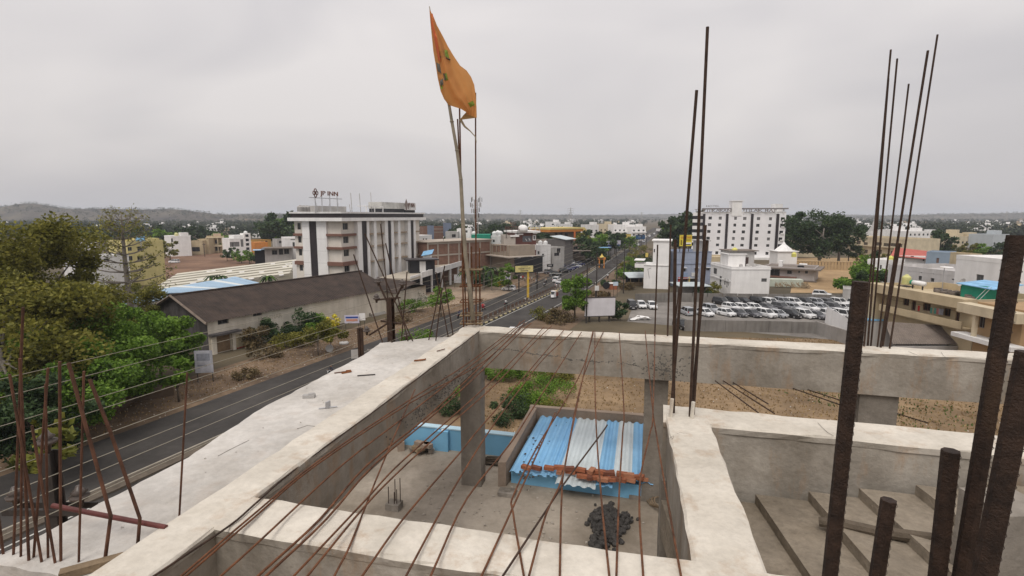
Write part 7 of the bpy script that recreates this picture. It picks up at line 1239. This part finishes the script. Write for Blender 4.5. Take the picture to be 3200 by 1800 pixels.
st1 = thing('market_stall', 'small roadside stall with a red cloth under the black billboard', 'stall', P(1645, 872), .3); part(st1, 'counter', wood, ((-1.6, 0, 0), (1.6, .8, .9))); part(st1, 'canopy', redp, ((-1.9, -.4, 2.2), (1.9, 1.6, 2.3))); 
for x in (-1.7, 1.6): part(st1, 'post', wood, ((x, 0, 0), (x+.08, .08, 2.2)))
sm_ = thing('soil_mound', 'sloping mound of pale soil beside the white hatchback', 'mound', P(1618, 893)); b = MB(); b.lathe([(4.2, 0), (3.2, .7), (1.8, 1.5), (.5, 1.9)], (0, 0, 0), 14); b.build('heap', dirt, sm_, True)
# ------------------------------------------------------------------ street furniture
rp_ = MB(); rp_.bb((-.75, -.02, .35), (.75, .02, .42)); rp_.bb((-.75, -.021, 1.0), (.75, .021, 1.08))
rm1 = rp_.mesh('rail', M('rail_brown', (.14, .085, .06), .2, 2)); b = MB()
for k in range(9): b.bb((-.68+k*.17-.02, -.012, .42), (-.68+k*.17+.02, .012, 1.0))
b.bb((-.6, .013, .45), (.6, .02, .98)); rm2 = b.mesh('infill', M('rail_infill', (.19, .125, .09), .2, 2)); b = MB(); b.bb((-.04, -.04, 0), (.04, .04, 1.15)); rm3 = b.mesh('post', M('rail_post', (.10, .08, .07), .2, 2))
for k in range(46):
    q = road(10.1, 62+k*2.35, .16); o = thing('median_railing', 'brown railing panel of the fence along the road median', 'railing', q, math.pi/2-_hd(62+k*2.35), 'railing panels on the median'); place('rail', rm1, o); place('infill', rm2, o); place('post', rm3, o, (-.8, 0, 0)); place('post', rm3, o, (.8, 0, 0))
def ins(par, p, s=1.0):
    b = MB(); b.lathe([(.03, -.1), (.05, 0), (.11, .02), (.12, .06), (.06, .08), (.10, .11), (.05, .15), (.03, .2)], (0, 0, 0), 10); q = b.build('insulator', M('porcelain', (.10, .08, .07), .3, 4, .3), par, True); q.location = p; q.scale = (s, s, s)
def pole(label, base, H, arms, r=.13, mat=steel_dk, name='utility_pole', rz=-RA):
    o = thing(name, label, 'utility pole', base, rz); b = MB(); b.tube([(0, 0, 0), (0, 0, H)], [r*1.15, r*.8], 8); b.build('mast', mat, o)
    for (z, wd) in arms:
        b = MB(); b.bb((-wd, -.06, z-.06), (wd, .06, z+.06)); b.build('crossarm', mat, o); b = MB(); b.tube([(-wd*.7, 0, z), (0, 0, z-wd*.6), (wd*.7, 0, z)], .03, 4); b.build('brace', mat, o)
        for x in (-wd*.92, wd*.92, wd*.3): ins(o, (x, 0, z+.06), 1.3)
    return o
p = P(1832, 1010); pole('dark pole with a crossarm left of the white hoarding', p, Q(1838, 822, p.y).z, [(Q(1820, 886, p.y).z, 1.5)]); p = P(1862, 985); pole('dark pole with two crossarms behind the white hoarding', p, Q(1866, 789, p.y).z, [(Q(1866, 807, p.y).z, 1.3), (Q(1866, 829, p.y).z, 1.4)])
p = P(1948, 917); pole('tall pole with upswept arms right of the road', p, Q(1955, 762, p.y).z, [(Q(1955, 790, p.y).z, 2.0), (Q(1955, 772, p.y).z, 1.2)]); p = P(1926, 898); pole('short pole with stacked crossarms beside the near carriageway', p, Q(1927, 812, p.y).z, [(Q(1927, 816, p.y).z, 1.4), (Q(1927, 822, p.y).z, 1.2), (Q(1927, 832, p.y).z, .9)])
for k, (u, v0, v1) in enumerate(((1748, 815, 745), (1763, 812, 745), (1987, 800, 745), (2003, 790, 735), (2020, 770, 725), (640, 802, 760))): p = P(u, v1+70 if k < 2 else v0); pole(f'thin distant pole, {ORD[k]} of the far line', p, Q(u, v1, p.y).z, [(Q(u, v1+4, p.y).z, 1.0)])
# street pole with insulators close below the slab, and its twin; bare wires between
pb_ = G2(-12, 8.0); pL = Q(150, 1412, 8.0); o = thing('street_pole', 'dark steel street pole with porcelain insulators beside the left starter bars', 'utility pole', (pL.x, pL.y, 0)); b = MB(); b.bb((-.10, -.10, 0), (.10, -.08, pL.z)); b.bb((-.10, .08, 0), (.10, .10, pL.z)); b.bb((-.015, -.08, 0), (.015, .08, pL.z-.001)); b.build('mast', steel_dk, o); zc = Q(130, 1590, 8.0).z; b = MB(); b.bb((-.75, -.13, zc-.05), (.6, -.105, zc+.05)); b.bb((-.75, .105, zc-.05), (.6, .13, zc+.05)); b.build('crossarm', steel_dk, o)
for (x, z, s) in ((0, pL.z+.02, 1.2), (-.62, zc+.06, 1.1), (.42, zc+.06, 1.2)): ins(o, (x, 0, z+.1), s)
p2 = Vector((-4.25, 18.2, 0)); o = thing('street_pole', 'rusty steel street pole with angled arms rising beyond the slab corner', 'utility pole', p2, -RA); zt2 = Q(1215, 930, 18.2).z; b = MB(); b.bb((-.10, -.10, 0), (.10, -.08, zt2)); b.bb((-.10, .08, 0), (.10, .10, zt2)); b.bb((-.015, -.08, 0), (.015, .08, zt2-.001)); b.build('mast', rust_dk, o)
for (a, c) in (((-.05, 0, zt2-.3), (-.45, 0, zt2+.5)), ((.05, 0, zt2-.3), (.5, 0, zt2+.45)), ((-.5, 0, zt2-.1), (.4, 0, zt2+.02)), ((-.4, 0, zt2-.85), (.4, 0, zt2-.9)), ((-.9, 0, zt2-1.4), (-.1, 0, zt2-.9))): b = MB(); b.tube([a, c], .035, 6); b.build('arm', rust_dk, o)
for x, z in ((-.45, zt2+.5), (.5, zt2+.45), (-.55, zt2-.1), (-1.0, zt2-1.3), (.6, zt2-1.35)): ins(o, (x, 0, z), 1.1)
o = thing('street_pole', 'pair of short dark channel posts rising past the slab edge', 'utility pole', (0, 0, 0)); 
for du in (0, 9): a = Q(1124+du, 1110, 13.5); c = Q(1124+du, 1025, 13.5); part(o, 'channel_post', rust_dk, ((a.x-.03, a.y-.04, 0), (a.x+.03, a.y+.04, c.z)))
def wire(label, u0, v0, z, L=46, back=6, dz=0, r=.0075):
    a = P(u0, v0, z); A_ = a-RD*back; B_ = a+RD*L; pts = [A_.lerp(B_, i/14)+Vector((0, 0, dz*i/14-.25*math.sin(math.pi*i/14))) for i in range(15)]; b = MB(); b.tube(pts, r, 5); tag(b.build('overhead_wire', alu), label, 'wire', 'bare wires along the street')
for k, (v, z) in enumerate(((1175, 16.6), (1232, 16.5), (1320, 16.4), (1365, 16.35), (1455, 16.3), (1530, 16.2), (1580, 16.15), (1655, 16.1))): wire(f'bare street wire at the left, {ORD[k]} counted from the top', 0, v, z, 60 if k < 4 else 44)
# signs and boards
def board(label, u0, v0, u1, v1, y, mat, cat='sign', posts=True, zmin=0, txt=None, name='signboard', tm=None):
    f = fac_uy(u0, y, u1, y+.2); r = f.rect(u0, v0, u1, v1); o = thing(name, label, cat, f.o, f.rz); part(o, 'panel', mat, ((r[0], 0, r[1]), (r[2], .06, r[3])))
    if posts:
        for x in (r[0]+.12, r[2]-.2): part(o, 'post', steel_dk, ((x, .061, 0), (x+.08, .14, r[3])))
    if txt:
        n_ = len(txt)
        for i, t in enumerate(txt):
            if not t.strip(): continue
            h = (r[3]-r[1])/(n_+.6); q = text(o, t, h*.9, ((r[0]+r[2])/2, -.02, r[3]-h*(i+1)), 0, tm or letm, .005, align='CENTER'); q.scale.x = min(1.4, (r[2]-r[0])*.85/q.dimensions.x)
    return o, f, r
o, f, r = board('grey sign reading HOTEL JP INN on the hotel forecourt', 1563, 853, 1596, 888, 150, M('sign_grey', (.45, .43, .42), .08, 1), txt=['HOTEL', 'JP INN', ' ']); o, f, r = board('blue parking sign beside the JP INN entrance sign', 1583, 865, 1594, 879, 148, bluep); part(o, 'print', white, ((r[0]+.15, -.02, r[1]+.5), (r[2]-.15, -.003, r[3]-.12)))
o, f, r = board('pale banner with blue and red print at the hedge end', 1077, 985, 1122, 1010, 92, M('lilac_banner', (.55, .52, .62), .1, 1)); part(o, 'print', bluep, ((r[0]+.2, -.015, r[3]-.55), (r[2]-.2, -.003, r[3]-.25))); part(o, 'print', M('salmon_print', (.55, .25, .18), .1, 1), ((r[0]+.3, -.015, r[1]+.35), (r[2]-.3, -.003, r[1]+.75)))
board('small white notice right of the pale banner', 1122, 979, 1141, 1001, 92.5, white); o, f, r = board('crumpled white printed banner hanging by the slender tree', 611, 1096, 662, 1165, 62, M('dirty_vinyl', (.42, .42, .46), .35, 1.2, .7)); part(o, 'print', M('faint_grey_print', (.24, .25, .29), .3, 3), ((r[0]+.25, -.012, r[1]+1.5), (r[2]-.3, -.003, r[3]-.35)), ((r[0]+.3, -.012, r[1]+.8), (r[2]-.7, -.003, r[1]+1.0)))
o, f, r = board('small colourful advertising board below the left trees', 134, 1316, 166, 1368, 41, white2); part(o, 'print', orange, ((r[0], -.012, r[3]-.75), (r[2], -.003, r[3]-.05))); part(o, 'print', M('tomato_print', (.5, .12, .05), .1, 2), ((r[0]+.08, -.02, r[3]-.5), (r[2]-.1, -.013, r[3]-.2))); part(o, 'print', yellow, ((r[0], -.012, r[1]+.2), (r[2], -.003, r[1]+.35)))
o = thing('blue_tarpaulin', 'dark blue tarpaulin screen in the shade of the left trees', 'tarpaulin', (0, 0, 0)); a, c = P(120, 1350), P(260, 1318); b = MB(); n_ = 12; b.add([a.lerp(c, i/n_)+Vector((.1*math.sin(i*1.9), .12*math.sin(i*1.3), z)) for z in (0, 1.4, 2.6) for i in range(n_+1)], [(j*13+i, j*13+i+1, j*13+i+14, j*13+i+13) for j in range(2) for i in range(n_)]); b.build('sheet', M('blue_tarp', (.02, .08, .20), .25, 1), o)
wall('low brown mud wall beneath the left roadside trees', [P(300, 1300), P(420, 1255), P(545, 1235)], 1.0, M('mud_wall', (.14, .10, .07), .3, .6, .95), 'mud_wall')
board('white menu hoarding beside the palms left panel', 1419, 858, 1441, 884, 147, M('grey_photo_print', (.42, .42, .43), .3, .8)); board('white menu hoarding beside the palms right panel', 1453, 860, 1468, 883, 147, white); board('pale grey board standing at the slab edge over the road', 1098, 1093, 1124, 1120, 44, grey)
board('blue square plate on the roadside pole by the shops', 1833, 826, 1838, 836, 96, bluep, posts=False) if False else None
o, f, r = board('white notice near the foot of the crossarm pole', 1859, 893, 1872, 908, 105, white2); o, f, r = board('pale blue notice board by the tea stall', 1916, 881, 1932, 893, 130, M('pale_blue_board', (.5, .58, .66), .1, 1)); o, f, r = board('dark board with white figures over the parked jeeps', 1709, 825, 1729, 834, 178, black, txt=['808'], tm=white)
o = thing('brick_kiosk', 'small red and white kiosk by the tea stall', 'kiosk', P(1918, 905), .2); part(o, 'wall', brick_m, ((-1, 0, 0), (1, 1.4, 1.6))); part(o, 'ledge', white, ((-1.1, -.2, 1.6), (1.1, 1.5, 1.8))); b = MB(); b.lathe([(.8, -.15), (1.0, -.1), (1.0, .1), (.8, .15)], (0, 0, 0), 14); q = b.build('arch_ring', black, o); q.location = (-2.2, 0, 1.2); q.rotation_euler = (math.pi/2, 0, 0)
mo = thing('median_gateway', 'orange and yellow ornamental gateway standing in the median', 'gateway', P(1880, 838), -RA); 
for x in (-1.1, .7): part(mo, 'pier', orange, ((x, -.3, 0), (x+.4, .3, 3.4)))
part(mo, 'lintel', orange, ((-1.5, -.4, 3.4), (1.5, .4, 4.2))); b = MB(); b.lathe([(1.0, 4.2), (.7, 4.6), (.3, 5.0), (.12, 5.6)], (0, 0, 0), 8); b.build('spire', yellow, mo)
o = thing('blue_canopy', 'bright blue sheet canopy beside the pale billboard', 'canopy', Q(1880, 772, 240)*1, .2); zc2 = o.location.z; o.location.z = 0; part(o, 'roof_sheet', blue_sh, ((-3, -2, zc2-.3), (4, 3, zc2-.15))); part(o, 'post', steel_dk, ((-2.8, -1.8, 0), (-2.65, -1.65, zc2-.3))); part(o, 'post', steel_dk, ((3.7, -1.8, 0), (3.85, -1.65, zc2-.3)))
# tyre planter and drums by the verge
tp1 = thing('tyre_planter', 'old tyre ring with a thin stake on the dirt verge', 'planter', P(1075, 1075)); b = MB(); b.lathe([(.45, 0), (.7, .02), (.75, .15), (.7, .3), (.45, .3)], (0, 0, 0), 16); b.build('tyre', grey, tp1); b = MB(); b.tube([(0, 0, 0), (-.1, 0, 2.6)], .03, 5); b.build('stake', wood, tp1)
tp2 = thing('tyre_planter', 'leaning old tyre under the small forked tree', 'planter', P(1030, 1100)); b = MB(); b.lathe([(.3, -.1), (.55, -.12), (.58, 0), (.55, .12), (.3, .1)], (0, 0, 0.0), 16); q = b.build('tyre', grey, tp2); q.location = (0, 0, .55); q.rotation_euler = (1.3, 0, .4)
# telecom tower and pylons
tt = thing('telecom_tower', 'slim lattice telecom tower crowded with panel antennas behind the brick shell', 'tower', G2(1488, 250)); zt3 = Q(1488, 612, 250).z
for sx, sy in ((-1, -1), (1, -1), (1, 1), (-1, 1)): b = MB(); b.tube([(sx*1.1, sy*1.1, 0), (sx*.7, sy*.7, zt3-2)], .13, 4); b.build('leg', grey, tt)
for k in range(16):
    z = zt3*k/17; w_ = 1.1-.4*z/zt3; b = MB()
    for (a, c) in (((-w_, -w_), (w_, -w_)), ((w_, -w_), (w_, w_)), ((w_, w_), (-w_, w_)), ((-w_, w_), (-w_, -w_))): b.tube([(*a, z), (*c, z+zt3/17)], .05, 4, False)
    b.build('lattice', chrome, tt)
rr = random.Random(8)
for k in range(26): a = k*2.4; z = zt3-1.6-2.6*(k % 4)+rr.uniform(-.4, .4); rd = rr.uniform(1.6, 2.8); b = MB(); b.box((0, 0, 0), (.35, .2, 2.0), 0); q = b.build('antenna', grey if k % 3 else steel_dk, tt); q.location = (rd*math.cos(a), rd*math.sin(a), z); q.rotation_euler = (0, 0, a+1.57); b = MB(); b.tube([(rd*math.cos(a), rd*math.sin(a), z), (.6*math.cos(a), .6*math.sin(a), z-.3)], .05, 4); b.build('antenna_arm', chrome, tt)
for k, (u, v, y) in enumerate(((1783, 648, 900), (1626, 655, 1300), (2005, 662, 1700), (1318, 665, 1500), (3145, 660, 1300))):
    zt3 = Q(u, v, y).z; o = thing('pylon', f'hazy lattice power pylon on the horizon, {ORD[k]} of five', 'pylon', G2(u, y)); b = MB(); 
    for sx, sy in ((-1, -1), (1, -1), (1, 1), (-1, 1)): b.tube([(sx*3.5, sy*3.5, 0), (sx*.9, sy*.9, zt3*.75), (0, 0, zt3)], .3, 4)
    for j in range(9): z = zt3*.75*j/9; w_ = 3.5-2.6*j/9; b.tube([(-w_, -w_, z), (w_*.75, -w_, z+zt3/12)], .18, 4); b.tube([(w_, -w_, z), (-w_*.75, -w_, z+zt3/12)], .18, 4)
    b.build('lattice', grey, o)
    for z in (.72, .82, .92): b = MB(); b.tube([(-6, 0, zt3*z), (0, 0, zt3*(z+.03)), (6, 0, zt3*z)], .25, 4); b.build('crossarm', grey, o)
# ------------------------------------------------------------------ air
hz = MB(); hz.bb((-9500, -420, -1.5), (9500, 9500, 96)); o = hz.build('haze', None); o.data.materials.clear()
hm_ = bpy.data.materials.new('haze'); hm_.use_nodes = True; n = hm_.node_tree; n.nodes.clear(); ou = n.nodes.new('ShaderNodeOutputMaterial'); pv = n.nodes.new('ShaderNodeVolumePrincipled'); pv.inputs['Color'].default_value = (.82, .88, .98, 1); pv.inputs['Density'].default_value = .00015; pv.inputs['Anisotropy'].default_value = .1
n.links.new(pv.outputs[0], ou.inputs['Volume']); o.data.materials.append(hm_); kind(tag(o, 'pale grey haze lying over the whole town', 'haze'), 'stuff')
